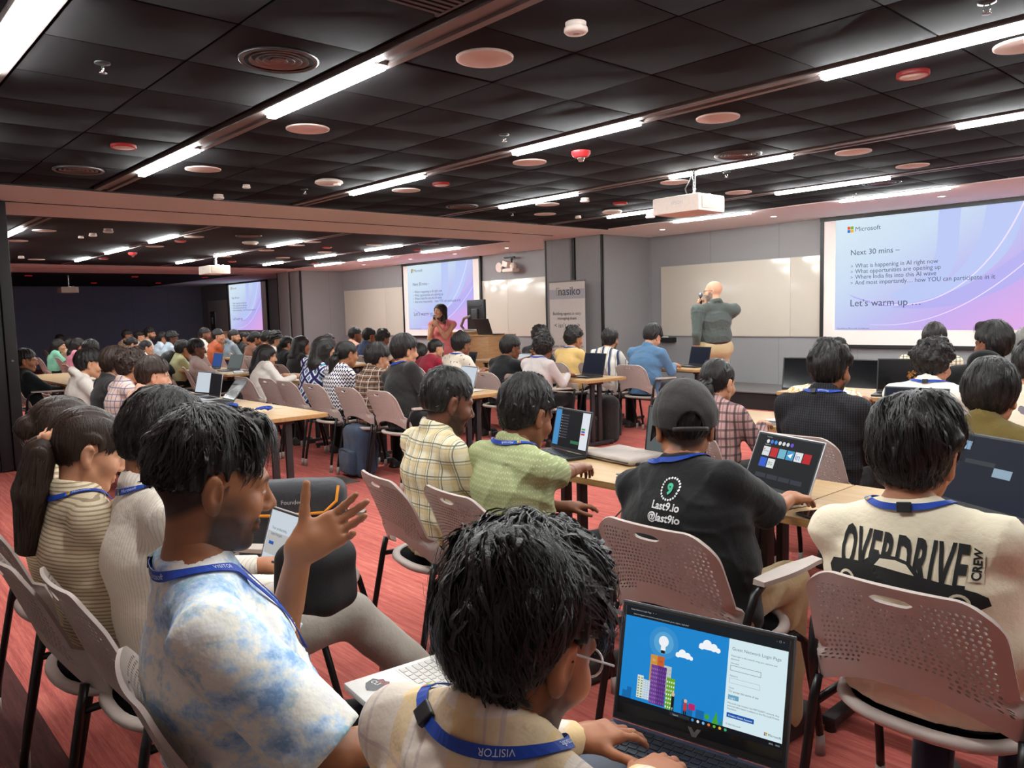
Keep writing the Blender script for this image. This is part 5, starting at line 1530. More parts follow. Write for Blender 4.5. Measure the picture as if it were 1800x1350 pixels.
P('woman with dark hair mostly hidden behind the ponytailed woman', 112, 756, .68, None, back=.0, hpitch=20, tone='l', lod=1, fem=True, top=('longshirt', GIRLST), hairm=HAIRB, hair=('bun', dict(top=.014, side=.012)), seed=10, arms=('lap', 'lap'))

# --- first table row, right block
P('man in cream plaid shirt beside the green polo man', 787, 700, 1.97, None, back=.05, yaw=-10, hyaw=-6, hpitch=16, tone='dd', lod=0, top=('shirt', CREAMPL), hair=('short', dict(top=.022, side=.006, amp=.003, nape=-.045, strands=2200, slen=.03, lift=.005)), beard=(.7, .6, .6), seed=12, arms=('lap', 'lap'), bw=1.04)
P('man in green patterned polo shirt leaning at his laptop', 925, 722, 2.02, None, back=.08, yaw=-6, hyaw=8, hpitch=20, tone='d', lod=0, top=('polo', GREENP), hair=('short', dict(top=.034, side=.010, amp=.005, nape=-.065, strands=2600, slen=.05, scurl=.6, lift=.008)), seed=13,
  lanyard=dict(up=.016, text=[('VISITOR', .42, .013, True), ('Microsoft', .58, .013, True), ('logo', .61, .013, True)]),
  arms=(dict(w=(-.05, .30, .66), d=(.3, 1, 0), n=(0, 0, -1)), arm_w((-2.17, 1.94), -6, (-2.20, 2.36, .80), (-.35, .9, -.1), (0, 0, -1), curl=(.6, .6, .6, .6))), bw=1.05)
last9 = P('man in black printed t-shirt wearing a charcoal baseball cap', 1203, 742, 2.12, None, hip=V3(-1.42, 2.04, 0), hyaw=44, hpitch=12, tone='m', lod=0, top=('loose', BLK), legs=KH, hair=('short', dict(top=.0, side=.006, nape=-.12, strands=500, slen=.03, tuft=0)), cap=CAPM, seed=14, bw=1.08,
          lanyard=dict(up=.014), arms=('table', arm_w((-1.42, 2.04), 0, (-1.33, 2.44, .80), (.05, 1, -.15), (0, 0, -1))), arms_chair=True, cdy=.06)
over = P('man in cream t-shirt with car print, seen from behind at right', 1608, 792, 2.02, None, hip=V3(-.715, 2.01, 0), hyaw=5, hpitch=14, tone='m', lod=0, top=('loose', CRM), legs=NVY, hair=('messy', dict(top=.034, side=.020, nape=-.095, strands=3800, slen=.07, lift=.009, scurl=.4, wind=.35)), seed=15, bw=1.10, girth=1.03,
         lanyard=dict(up=.02, clip=.52, text=[('logo', .40, .014, True)]), arms=('table', 'table'), arms_chair=True, cdy=.06)

# --- second row, right block
P('ponytailed woman in pink and black checked shirt', 1262, 668, 3.75, None, hpitch=10, tone='l', lod=1, fem=True, top=('shirt', PINKPL), hair=('pony', dict(top=.012, side=.008, pony=[(0, -.098, .0), (0, -.120, -.05), (0, -.108, -.16), (0, -.08, -.27)])), seed=16)
P('man in black pinstriped shirt with blue lanyard before the stage', 1460, 645, 3.9, None, hpitch=8, tone='m', lod=1, top=('shirt', PIN), hair=MES, seed=17, lanyard=dict(up=.016, clip=.47, text=[('Microsoft', .56, .013, True)]), bw=1.08, beard=(.6, .5, .5))
P('man in olive green shirt at the right edge', 1742, 690, 3.55, None, hpitch=10, hyaw=6, tone='l', lod=1, top=('shirt', OLV), hair=('short', dict(top=.034, side=.02, nape=-.115, strands=3000, slen=.06)), seed=18, bw=1.12)
P('person in blotchy cream shirt cut by the right edge', 1818, 640, 4.6, None, tone='l', lod=1, top=('tee', CAMO), hair=SH, seed=19, arms=('table', 'chin'))
# --- third row, right block
P('person in orange scroll print shirt hidden behind the pinstriped man', 1458, 655, 5.2, None, hpitch=24, tone='m', lod=2, top=('shirt', ORN), hair=SH, seed=20, bw=1.15)
P('man in white sleeveless vest shirt with curly hair', 1641, 637, 5.0, None, hpitch=12, hyaw=-6, tone='l', lod=1, top=('shirt', WHT), hair=('curly', dict(top=.030, side=.022, amp=.005, strands=1500, scurl=1.0, slen=.03)), seed=21, lanyard=dict(up=.016, clip=.5), bw=1.12)
P('man in black hooded sweatshirt resting chin on hand', 1745, 602, 5.75, None, hpitch=4, hyaw=62, tone='d', lod=1, top=('hood', BLK), hair=('short', dict(top=.036, side=.016, quiff=.01)), seed=22, arms=('chin', 'table'))
P('man in fine checked shirt in front of the curly haired man', 1643, 594, 7.2, None, hpitch=14, tone='m', lod=2, top=('shirt', BWPL), hair=SH, seed=23, bw=1.1)
P('grey haired person cut by the right edge', 1806, 608, 6.6, None, tone='m', lod=2, top=('tee', LG), hair=SH, hairm=HAIRG, seed=24)

# --- near room, front rows of the left block
P('man in denim blue shirt leaning over his laptop', 1147, 590, 7.32, None, back=.16, hpitch=34, tone='l', lod=1, top=('longshirt', DEN), hair=MED, seed=25, bw=1.12, arms_chair=True)
P('bearded man in navy and white striped shirt', 1073, 595, 7.3, None, hyaw=16, hpitch=4, tone='l', lod=1, top=('tee', STRIPEW), hair=('short', dict(top=.022, side=.018, nape=-.12)), beard=(.9, .9, .9), seed=26, bw=1.1)
P('person in mustard yellow shirt before the banner', 1009, 594, 7.2, None, hpitch=6, hyaw=-10, tone='m', lod=1, top=('tee', YEL), hair=CUR, seed=27, lanyard=True, bw=1.06)
P('man hidden behind the light grey shirt, only his hair showing', 950, 590, 7.2, None, tone='m', lod=2, top=('tee', BLK2), hair=CUR, seed=28)
P('man in light grey long sleeved top at a laptop', 956, 609, 5.72, None, hyaw=26, hpitch=4, tone='d', lod=1, top=('long', LG), hair=CUR, seed=29, glasses=DARKG, lanyard=True, arms_chair=True, back=.12)
P('man in black t-shirt with clasped raised hands', 898, 610, 5.75, None, hpitch=10, hyaw=-16, tone='d', lod=1, top=('tee', BLK), hair=('short', dict(top=.026, side=.016, nape=-.10)), seed=30, back=.14,
  arms=(dict(rel=(.10, .24, -.10), d=(.4, .1, 1), n=(1, 0, -.2), curl=(.8, .8, .8, .8)), dict(rel=(.17, .24, -.10), d=(-.3, .1, 1), n=(-1, 0, -.2), curl=(.8, .8, .8, .8))))
P('man in cream shirt with black leaf print', 812, 604, 5.75, None, hpitch=6, hyaw=-4, tone='d', lod=1, top=('tee', LEAF), hair=MES, seed=31, lanyard=True, arms_chair=True, bw=1.06)
P('boy in crimson checked shirt below the woman speaker', 766, 611, 5.9, None, hpitch=6, hyaw=-14, tone='l', lod=2, top=('tee', RED), hair=SHN, seed=32, hs=.92)
P('person in crimson top hidden behind the black sweatshirt', 738, 620, 5.9, None, tone='l', lod=2, fem=True, top=('tee', RED), hair=LNG, seed=33)
# --- second row, left block
P('man in black sweatshirt at the end of the second row', 712, 614, 3.95, None, hip=V3(-5.66, 3.84, 0), hpitch=6, hyaw=-10, tone='l', lod=1, top=('long', BLK2), hair=('short', dict(top=.032, side=.02, nape=-.095)), seed=34, lanyard=True, arms_chair=True)
P('person in brown and white plaid shirt', 664, 628, 3.98, None, hip=V3(-6.20, 3.84, 0), hpitch=14, hyaw=-8, tone='l', lod=1, top=('shirt', BROWNPL), hair=MED, seed=35)
P('woman in navy and white printed top with long ponytail', 610, 620, 3.95, None, hip=V3(-6.82, 3.84, 0), hpitch=8, tone='m', lod=1, fem=True, top=('tee', NAVYW), hair=('pony', dict(top=.012, side=.010, pony=[(0, -.10, .01), (-.02, -.125, -.06), (-.03, -.12, -.2), (-.05, -.09, -.38)])), seed=36)
P('woman in blue ikat print top with half tied hair', 573, 611, 3.98, None, hip=V3(-7.38, 3.84, 0), hpitch=8, hyaw=-8, tone='l', lod=1, fem=True, top=('longshirt', IKAT), hair=('long', dict(top=.014, side=.012)), seed=37, arms=('chin', 'chin'))
P('woman in white shirt with long straight black hair', 468, 624, 3.95, None, hip=V3(-8.42, 3.84, 0), hpitch=8, hyaw=-14, tone='l', lod=1, fem=True, top=('shirt', WHT), hair=('long', dict(top=.016, side=.016)), seed=38)
chair(-7.88, 3.91, 0, 'empty grey perforated chair between the white shirted and ikat women')
# --- first row, left block
P('young man in white hooded sweatshirt', 157, 637, 2.0, None, hpitch=8, hyaw=-8, tone='l', lod=1, top=('hood', WHT), hair=('short', dict(top=.026, side=.014)), seed=39)
P('young man in black jacket next to the white hoodie', 205, 637, 2.0, None, hpitch=8, hyaw=-6, tone='p', lod=1, top=('longshirt', BLK2), hair=MED, hairm=HAIRB, seed=40)
P('young man in blue and cream checked shirt behind the pink shirt', 233, 643, 1.98, None, hpitch=10, tone='l', lod=1, top=('shirt', BLUEPL), hair=('curly', dict(top=.03, side=.02, amp=.005)), hairm=HAIRB, seed=41)
P('young man in pink shirt with fist at his chin', 270, 658, 1.95, None, hpitch=10, hyaw=-12, tone='p', lod=1, top=('shirt', PCH), hair=('short', dict(top=.034, side=.016, nape=-.08)), hairm=HAIRB, seed=42, arms=('table', 'chin'))
P('man in dark shirt reclining at the folding wall', 46, 632, 1.98, None, back=-.08, hpitch=4, hyaw=-22, tone='m', lod=1, top=('longshirt', TEAL), hair=SH, seed=43, arms=('lap', 'lap'), arms_chair=True)
# --- middle room
P('man in mauve grey shirt leaning back in an armchair', 346, 612, 4.0, None, back=-.10, yaw=-16, hpitch=6, hyaw=-8, tone='dd', lod=1, top=('longshirt', MAU), hair=SH, seed=44, arms=('lap', 'lap'), arms_chair=True)
P('man in sage green shirt left of the mauve grey shirt', 322, 613, 4.25, None, hpitch=8, tone='m', lod=2, top=('shirt', SAG), hair=SH, seed=45)
P('woman with long wavy dark hair left of the sage shirt', 300, 632, 4.1, None, hpitch=16, tone='m', lod=2, fem=True, top=('tee', BLK2), hair=LNG, seed=46)
P('woman in white with tied hair touching her chin', 257, 610, 4.6, None, hpitch=6, hyaw=-10, tone='l', lod=2, fem=True, top=('tee', WHT), hair=('bun', dict(top=.014, side=.012)), seed=47, arms=('table', 'chin'))
P('person with black hair low behind the brown haired youths', 231, 604, 4.6, None, hpitch=30, tone='l', lod=2, fem=True, top=('tee', BLK2), hair=('bun', dict(top=.016, side=.014)), seed=48)
P('woman in mint green top with long hair in the far corner', 104, 607, 3.7, None, hyaw=-30, hpitch=4, tone='l', lod=2, fem=True, top=('tee', MINT), hair=LNG, seed=49)
P('woman behind the mint green top in the far corner', 121, 604, 4.1, None, hyaw=-25, tone='l', lod=3, fem=True, top=('tee', BEI), hair=LNG, seed=50)
P('woman in pink top with long hair in the far corner', 138, 606, 3.9, None, hyaw=-15, tone='l', lod=2, fem=True, top=('tee', PNK), hair=LNG, seed=51)
P('person with bowed black hair in front of the far corner women', 158, 612, 3.4, None, hpitch=40, tone='l', lod=2, top=('tee', BLK2), hair=MED, seed=52)
P('person with short hair at the far left behind the mint top', 106, 597, 4.8, None, tone='d', lod=3, top=('tee', BLK2), hair=SHN, seed=53)
P('man in beige shirt at the navy wall, leftmost of the back group', 224, 589, 5.6, None, hyaw=-28, hpitch=8, tone='m', lod=2, top=('tee', BEI), hair=SH, seed=54, bw=1.1)
P('person in white leaning between two men at the navy wall', 246, 591, 5.7, None, hyaw=-28, hpitch=6, tone='l', lod=2, top=('tee', WHT), hair=SH, seed=55)
P('man with tall curly hair and beard at the navy wall', 264, 586, 5.9, None, hyaw=-40, hpitch=2, tone='l', lod=2, top=('tee', WHT), hair=('curly', dict(top=.04, side=.016, amp=.005)), beard=(.8, .7, .8), seed=56)
P('man in pale blue shirt at the navy wall', 287, 594, 5.8, None, hyaw=-25, hpitch=6, tone='m', lod=2, top=('shirt', LBL), hair=SH, seed=57)
P('man in pale blue shirt and glasses, hand at mouth', 303, 594, 5.6, None, hyaw=-30, hpitch=4, tone='dd', lod=2, top=('shirt', LBL), hair=CUR, seed=58, glasses=DARKG, arms=('table', 'chin'))
P('man in white shirt left of the orange sweatshirt', 361, 587, 6.2, None, hyaw=-40, hpitch=2, tone='d', lod=2, top=('shirt', WHT), hair=SH, seed=59, beard=(.6, .6, .6))
P('man in orange sweatshirt with hand to his mouth', 384, 590, 6.0, None, hyaw=-40, hpitch=4, tone='l', lod=2, top=('long', ORA), hair=SH, seed=60, arms=('table', 'chin'))
P('man in grey and navy jacket right of the orange sweatshirt', 412, 591, 6.2, None, hyaw=-45, hpitch=2, tone='l', lod=2, top=('hood', cloth('cloth_bluegrey', (128, 140, 150))), hair=SHN, seed=61, beard=(.6, .6, .6))
P('smiling woman in dark top turned towards the front', 432, 593, 6.4, None, hyaw=-50, hpitch=2, tone='m', lod=2, fem=True, top=('tee', BLK2), hair=('pony', dict(top=.01, side=.008)), seed=62)
P('person with short dark hair in rust brown, before the far podium', 450, 595, 5.9, None, hyaw=-20, hpitch=4, tone='m', lod=2, top=('tee', cloth('cloth_brown', (130, 82, 62))), hair=('bun', dict(top=.016, side=.014)), seed=63)
P('curly haired young man in white with hand on cheek', 485, 597, 5.75, None, hyaw=-25, hpitch=6, tone='l', lod=2, top=('tee', WHT), hair=CUR, seed=64, arms=('table', 'chin'))
P('person with dark hair half hidden beside the curly young man', 470, 594, 6.0, None, tone='m', lod=3, top=('tee', BLK2), hair=SH, seed=65)
P('woman in black top with white edging and tied hair', 506, 604, 5.5, None, hyaw=-10, hpitch=6, tone='l', lod=2, fem=True, top=('tee', BLK), hair=('pony', dict(top=.012, side=.010)), seed=66)
P('woman with high long black ponytail right of the black top', 531, 605, 5.2, None, hyaw=-5, hpitch=6, tone='m', lod=2, fem=True, top=('tee', BLK2), hair=('long', dict(top=.014, side=.012)), seed=67)
P('person in bright pink top turned to the right', 579, 599, 6.6, None, hyaw=-55, hpitch=4, tone='d', lod=2, fem=True, top=('tee', PNK), hair=('bun', dict(top=.012, side=.01)), seed=68)
P('man in peach shirt at the middle room front row', 625, 588, 7.3, None, hyaw=-26, hpitch=4, tone='d', lod=2, top=('shirt', PCH), hair=SH, seed=69, beard=(.4, .8, .4))
P('man in navy shirt at the middle room front row', 650, 590, 7.0, None, hyaw=-12, hpitch=4, tone='m', lod=2, top=('longshirt', NAV), hair=SH, seed=70, bw=1.08)
P('man in cream top with wavy hair right of the navy shirt', 673, 594, 7.0, None, hpitch=16, tone='d', lod=2, top=('tee', CRM), hair=CUR, seed=71)

# --- the two speakers
man = person('bald bearded man in slate green shirt and khaki trousers holding a microphone', aty(1254, 512, 8.6), yaw=58, hyaw=48, hpitch=4, tone='p', lod=0, hip=aty(1254, 512, 8.6)*V3(1, 1, 0), stand=.98, top=('longshirt', SLG), legs=KH, hair=('bald', {}), extra=dict(belt=True), hairm=HAIRG, beard=(.9, .8, .9), glasses=DARKG, seed=72, bw=1.10, girth=1.12,
             arms=('down', dict(rel=(-.02, .22, -.20), d=(-.5, .2, .9), n=(-.6, -.8, 0), curl=(1, 1, 1, 1), pole=(-.2, .3, -1))))
wo = person('woman speaker in pink sleeveless top holding a microphone', aty(773, 547, 8.35), yaw=205, hyaw=-14, hpitch=-2, tone='l', lod=1, hip=aty(773, 547, 8.35)*V3(1, 1, 0), stand=.98, fem=True, top=('sleeveless', ROSE), legs=ROSE, hair=('bob', dict(top=.012, side=.010)), seed=73,
            arms=(dict(rel=(-.04, .20, -.22), d=(.7, .1, .5), n=(.2, -1, 0), curl=(1, 1, 1, 1)), dict(rel=(.03, .19, -.25), d=(-.6, .1, .6), n=(-.2, -1, 0), curl=(1, 1, 1, 1))))
def micr(I, e, lab, dl):
    w_ = I['AR'][e][1]+unit(I['AR'][e][2])*.08+unit(I['AR'][e][3])*.02
    R = rot_z(I['yaw']); p = R@w_+V3(I['hipw'][0], I['hipw'][1], 0); d = R@unit(dl)
    o = thing('microphone', lab, 'microphone', p)
    part('handle', MB().tube([tuple(-d*.09), tuple(d*.07)], [.011, .016], 10), BLACKM, o)
    part('grille', MB().tube([tuple(d*.07), tuple(d*.085), tuple(d*.105), tuple(d*.12)], [.02, .026, .026, .014], 12), plain('mic_grille', (150, 150, 156), .4, .5, .6), o)
micr(man, 1, 'dark handheld microphone of the bald man', (-.1, -.1, 1))
micr(wo, -1, 'silver headed handheld microphone of the woman speaker', (0, -.35, 1))
# ================================================================== LAPTOPS AND SMALL THINGS
def TX(z=.0012): return Matrix.Translation((0, 0, z))
def rect(name, x0, y0, x1, y1, m, parent, z=.0012):
    return link(name, mesh(name, [(x0, y0, z), (x1, y0, z), (x1, y1, z), (x0, y1, z)], [(0, 1, 2, 3)]), m, parent)
def disc2(name, cx, cy, r, m, parent, z=.0012, n=28, ry=None):
    ry = ry or r
    return link(name, mesh(name, [(cx+r*math.cos(2*PI*k/n), cy+ry*math.sin(2*PI*k/n), z) for k in range(n)], [tuple(range(n))]), m, parent)
def poly2(name, pts, m, parent, z=.0012):
    return link(name, mesh(name, [(x, y, z) for x, y in pts], [tuple(range(len(pts)))]), m, parent)
G = lambda nm, rgb, st=.85: glow('scr_'+nm, rgb, st)

# --- foreground gaming laptop with the guest login page (on the lap of the nearest man)
hingeC = V3(-.875, 1.237, .60); yawL = math.radians(11.5); dB = .255; wB = .362
ctr = hingeC-rot_z(yawL)@V3(0, dB/2-.004, 0)-V3(0, 0, .022)
fgl, lidF = laptop(ctr, yawL, 'slate blue gaming laptop showing a guest login page on the lap nearest the camera', w=wB, d=dB, ang=103, col='blue', lid='grey', scr='off', keys=2, sh=.244, thick=.02)
disp = [c for c in lidF.children if c.name.startswith('display')][0]
# picture surface in lid coordinates: x -w/2..w/2, y 0 hinge .. sh top, +z towards the user when open
x0, x1, y0, y1 = -wB/2+.012, wB/2-.012, .038, .234
sx = lambda u: x0+(x1-x0)*u
sy = lambda v: y0+(y1-y0)*v
z_ = .0014
rect('browser_bar', sx(0), sy(.90), sx(1), sy(1), G('bar', (30, 38, 46), .5), lidF, z_)
rect('web_picture', sx(0), sy(.055), sx(.665), sy(.90), G('sky', (26, 134, 208), .95), lidF, z_)
rect('web_form', sx(.665), sy(.055), sx(1), sy(.90), G('form', (214, 236, 242), .95), lidF, z_)
rect('taskbar', sx(0), sy(0), sx(1), sy(.055), G('task', (26, 30, 38), .5), lidF, z_)
asp = (x1-x0)/(y1-y0)
for r_, c in ((.165, (56, 150, 216)), (.112, (90, 172, 224))): disc2('halo', sx(.265), sy(.70), r_*(y1-y0), G('halo%d' % int(r_*1000), c), lidF, z_+.0002+.0002*(r_ < .15))
disc2('bulb', sx(.265), sy(.715), .055*(y1-y0), G('bulb', (236, 240, 244), 1), lidF, z_+.0006)
rect('bulb', sx(.25), sy(.62), sx(.28), sy(.69), G('bulb', (236, 240, 244), 1), lidF, z_+.0006)
rect('bulb_cap', sx(.252), sy(.595), sx(.278), sy(.625), G('cap', (36, 40, 46), .6), lidF, z_+.0007)
def cloud(u, v, s_):
    for a, b, r_ in ((-.05, 0, .026), (-.015, .02, .04), (.03, .008, .032), (.06, -.006, .02)): disc2('cloud', sx(u+a*s_), sy(v+b*s_*1.4), r_*s_*(y1-y0)*1.35, G('cloud', (238, 242, 246), 1), lidF, z_+.0004)
    rect('cloud', sx(u-.07*s_), sy(v-.025*s_), sx(u+.075*s_), sy(v+.0*s_), G('cloud', (238, 242, 246), 1), lidF, z_+.0004)
cloud(.40, .62, .75); cloud(.55, .76, .9)
def tower(u0, u1, v0, v1, c, wc, nx, ny, zz):
    rect('tower', sx(u0), sy(v0), sx(u1), sy(v1), G('t%d_%d' % (c[0], c[1]), c), lidF, z_+zz)
    mb = []
    for i in range(nx):
        for j in range(ny):
            a = u0+(u1-u0)*(i+.25)/nx; b = v0+(v1-v0)*(j+.3)/(ny+.5)
            mb.append((a, b, a+(u1-u0)*.5/nx, b+(v1-v0)*.45/(ny+.5)))
    v = []; f = []
    for a, b, c2, d2 in mb:
        k = len(v); v += [(sx(a), sy(b), z_+zz+.0002), (sx(c2), sy(b), z_+zz+.0002), (sx(c2), sy(d2), z_+zz+.0002), (sx(a), sy(d2), z_+zz+.0002)]; f.append((k, k+1, k+2, k+3))
    o = link('tower_windows', mesh('tower_windows', v, f), G('w%d_%d' % (wc[0], wc[1]), wc), lidF); o['kind'] = 'stuff'
for a, b, h_ in ((.02, .05, .13), (.05, .08, .17), (.41, .44, .2), (.44, .48, .16), (.5, .55, .14)): rect('skyline', sx(a), sy(.055), sx(b), sy(h_), G('skyl', (22, 108, 178)), lidF, z_+.0002)
tower(.19, .235, .2, .56, (214, 150, 70), (226, 170, 96), 1, 6, .0003); tower(.235, .28, .2, .56, (206, 104, 50), (190, 90, 44), 1, 6, .0003)
tower(.28, .33, .2, .48, (200, 206, 208), (176, 186, 192), 3, 7, .0003)
tower(.115, .155, .09, .32, (226, 232, 226), (110, 160, 60), 2, 8, .0005); tower(.155, .20, .09, .29, (190, 214, 232), (236, 240, 244), 3, 8, .0005)
tower(.20, .245, .07, .46, (112, 66, 150), (160, 120, 190), 4, 9, .0008); tower(.245, .30, .07, .46, (92, 48, 132), (124, 84, 160), 4, 9, .0008)
tower(.305, .36, .06, .37, (110, 176, 40), (240, 244, 240), 4, 7, .0010)
for u_, c, h_ in ((.345, (24, 24, 28), .20), (.425, (206, 60, 60), .17)):
    rect('figure', sx(u_), sy(.09), sx(u_+.018), sy(h_), G('fig%d' % c[0], c), lidF, z_+.0013); disc2('figure', sx(u_+.009), sy(h_+.02), .0035, G('skin_', (230, 190, 160)), lidF, z_+.0013)
    rect('figure', sx(u_), sy(.055), sx(u_+.007), sy(.10), G('figl', (24, 24, 28)), lidF, z_+.0013); rect('figure', sx(u_+.011), sy(.055), sx(u_+.018), sy(.10), G('figl', (24, 24, 28)), lidF, z_+.0013)
rect('figure_board', sx(.455), sy(.12), sx(.495), sy(.18), G('board', (190, 40, 110)), lidF, z_+.0013)
poly2('web_tree', [(sx(.60), sy(.055)), (sx(.64), sy(.055)), (sx(.625), sy(.18))], G('tree', (70, 170, 60)), lidF, z_+.0013)
poly2('web_tree', [(sx(.645), sy(.055)), (sx(.665), sy(.055)), (sx(.662), sy(.13))], G('tree2', (40, 140, 130)), lidF, z_+.0013)
disc2('web_tree', sx(.57), sy(.10), .005, G('tree', (70, 170, 60)), lidF, z_+.0013)
TI = G('ink', (70, 84, 96), .6); TB = G('inkb', (120, 140, 156), .7)
def tl(b_, u, v, size, m=TI, al='LEFT'): put_text('web_text', b_, size, Matrix.Translation((sx(u), sy(v), z_+.0005)), m, lidF, al)
tl('Guest Network Login Page', .685, .795, .0086, TB)
tl('Please login to the network using your username and', .683, .735, .0041); tl('password', .683, .705, .0041)
tl('Username', .683, .665, .0040); tl('Password', .683, .545, .0040); tl('Terms', .683, .43, .004)
for v_, m_ in ((.60, G('box', (90, 104, 116), .7)), (.48, G('box2', (180, 196, 206), .8))):
    a, b, c, d = sx(.683), sy(v_), sx(.86), sy(v_+.05)
    for q in ((a, b, c, b+.0007), (a, d-.0007, c, d), (a, b, a+.0007, d), (c-.0007, b, c, d)): rect('form_field', *q, m_, lidF, z_+.0005)
tl('\u25a1 I accept the terms of use', .683, .395, .0052)
rect('form_button', sx(.683), sy(.325), sx(.745), sy(.37), G('btn', (110, 172, 206)), lidF, z_+.0004); tl('Log In', .692, .335, .0045, G('wt', (244, 248, 250), 1))
tl('Microsoft may monitor the MSFTGUEST network. Any', .683, .285, .0044); tl('personal information is subject to the Microsoft Privacy', .683, .258, .0044); tl('Statement', .683, .231, .0044)
rect('form_button', sx(.683), sy(.155), sx(.84), sy(.20), G('btn2', (22, 88, 178)), lidF, z_+.0004); tl('Create a Guest Account', .692, .168, .0047, G('wt', (244, 248, 250), 1))
tl('\u00a9 2025 Microsoft', .683, .085, .004)
ms_logo(Matrix.Translation((sx(.90), sy(.085), z_+.0005)), .006, lidF, TI)
TW = G('tw', (196, 204, 212), .7)
tl('Guest Network Login Page   \u00d7   +', .03, .965, .0042, TW); tl('https://msftguest.network.microsoft.com/guest/msft_guest_register_login.php?', .05, .922, .0039, TW); tl('\u2013  \u25a1  \u00d7', .93, .965, .005, TW)
for k, c in enumerate(((60, 150, 220), (220, 226, 230), (120, 190, 240), (230, 120, 60), (110, 190, 60), (250, 190, 60), (60, 180, 120))): disc2('taskbar_icon', sx(.485+.033*k), sy(.028), .0028, G('ic%d' % k, c), lidF, z_+.0004, 12)
rect('taskbar_search', sx(.34), sy(.012), sx(.465), sy(.045), G('srch', (52, 58, 66), .6), lidF, z_+.0003); tl('Search', .36, .018, .0045, TW)
tl('ENG   10:02', .93, .02, .004, TW)
poly2('lid_emblem', [(-.014, .029), (-.006, .029), (0, .021), (.006, .029), (.014, .029), (.004, .012), (-.004, .012)], plain('emblem_steel', (150, 150, 152), .3, .5, .8), lidF, z_)

# --- white laptop of the tie-dye man
wl, lidW = laptop((-1.315, .925, .635), math.radians(-6), 'white laptop with shield sticker on the lap of the tie-dye man', w=.345, d=.235, ang=112, col='white', lid='grey', scr='grey', keys=2, keym=plain('key_pale', (206, 200, 196), .5), thick=.016)
stick = bpy.data.objects.new('sticker', None)
sk = poly2('sticker', [(-.032, .012), (-.018, .016), (-.01, .024), (0, .02), (.01, .024), (.018, .016), (.032, .012), (.028, -.012), (.012, -.026), (0, -.032), (-.012, -.026), (-.028, -.012)], plain('sticker_grey', (88, 86, 90), .5), wl, 0)
sk.location = (-.115, -.062, .0168); sk.rotation_euler = (0, 0, .25)
put_text('sticker_text', 'CLI', .018, Matrix.Translation((-.024, -.004, .0004)), plain('sticker_white', (236, 234, 230), .6), sk)
put_text('sticker_text', 'RUN', .016, Matrix.Translation((-.012, .007, .0004)), plain('sticker_red', (206, 70, 70), .6), sk)
rect('web_picture', -.16, .06, -.03, .20, G('teal', (40, 112, 136), .8), lidW, .0014); rect('tower', -.10, .045, -.04, .15, G('olive', (170, 170, 80), .8), lidW, .0016)
# --- silver laptop of the white shirted man, with phone
sl, lidS = laptop((-2.24, .93, .625), math.radians(2), 'silver laptop with white page on the lap of the white striped shirt', w=.31, d=.22, ang=108, col='silver', scr='white', keys=1)
rect('web_picture', -.14, .07, .14, .14, G('pale', (196, 196, 196), .8), lidS, .0013)
put_text('web_text', 'Your productivity,', .013, Matrix.Translation((-.12, .148, .0014)), TI, lidS); put_text('web_text', 'supercharged.', .013, Matrix.Translation((-.12, .130, .0014)), TI, lidS)
rect('form_button', -.12, .100, -.09, .110, G('btn2', (22, 88, 178)), lidS, .0015)
def phone(p, rz, lab):
    o = thing('phone', lab, 'phone', p, rz); part('case', MB().box((-.037, -.077, 0), (.037, .077, .009), .004), BLACKM, o); part('glass', MB().box((-.034, -.074, .0085), (.034, .074, .0094)), SCR['off'], o)
    return o
phone((-2.13, .865, .645), math.radians(-55), 'black phone lying on the silver laptop keyboard')

# --- laptops on the tables
def lap_on(px, py, z, rz, lab, **k):
    p = atz(px, py, z); return laptop((p[0], p[1], z), rz, lab, **k)
TZ = .737
gl, lidG = laptop((-2.74, 2.70, TZ), math.radians(-12), 'black laptop with chat window before the green polo man', w=.315, d=.215, ang=102, col='black', lid='grey', scr='dark')
rect('desktop', -.148, .02, -.10, .2, G('desk', (70, 150, 210)), lidG, .0014); rect('page', .085, .02, .148, .2, G('page', (226, 230, 238), .95), lidG, .0014); rect('chat_reply', .01, .04, .08, .055, G('reply', (60, 130, 90), .7), lidG, .0014)
for k in range(9): rect('chat_row', -.085, .06+.014*k, -.03, .066+.014*k, G('row', (96, 96, 104), .5), lidG, .0014); disc2('chat_face', -.091, .063+.014*k, .003, G('face', (206, 200, 196), .7), lidG, .0014, 10)
for k, c in enumerate(((70, 170, 80), (60, 90, 190), (210, 60, 70))): rect('chip', .09, .115-.012*k, .12, .124-.012*k, G('chip%d' % k, c), lidG, .0015)
cs = thing('laptop_sleeve', 'grey padded laptop sleeve lying behind the green polo man laptop', 'laptop sleeve', (-2.44, 2.90, TZ), math.radians(-8))
soft('sleeve', [bx((0, 0, .016), (.18, .13, .016), .015)], .008, cloth('sleeve_grey', (168, 154, 146)), cs, lambda D, X, Y, Z: D-F4(.003)*wob(X, Y, Z, 30, 2))
part('zip', MB().tube([(-.17, -.131, .016), (.17, -.131, .016)], .003, 6), BLACKM, cs)
laptop((-1.98, 2.55, TZ), math.radians(-20), 'shut dark laptop at the left elbow of the cap wearer', w=.3, d=.2, ang=0, col='grey')
gp, lidP = laptop((-2.22, 2.90, TZ), math.radians(4), 'laptop with dim grey screen in front of the cap wearer', w=.33, d=.22, ang=100, col='black', scr='grey', sh=.235)
mb_, lidM = laptop((-1.555, 2.55, TZ), math.radians(-18), 'silver laptop with browser shortcuts right of the cap wearer', w=.345, d=.24, ang=113, col='silver', lid='silver', scr='dark', sh=.222)
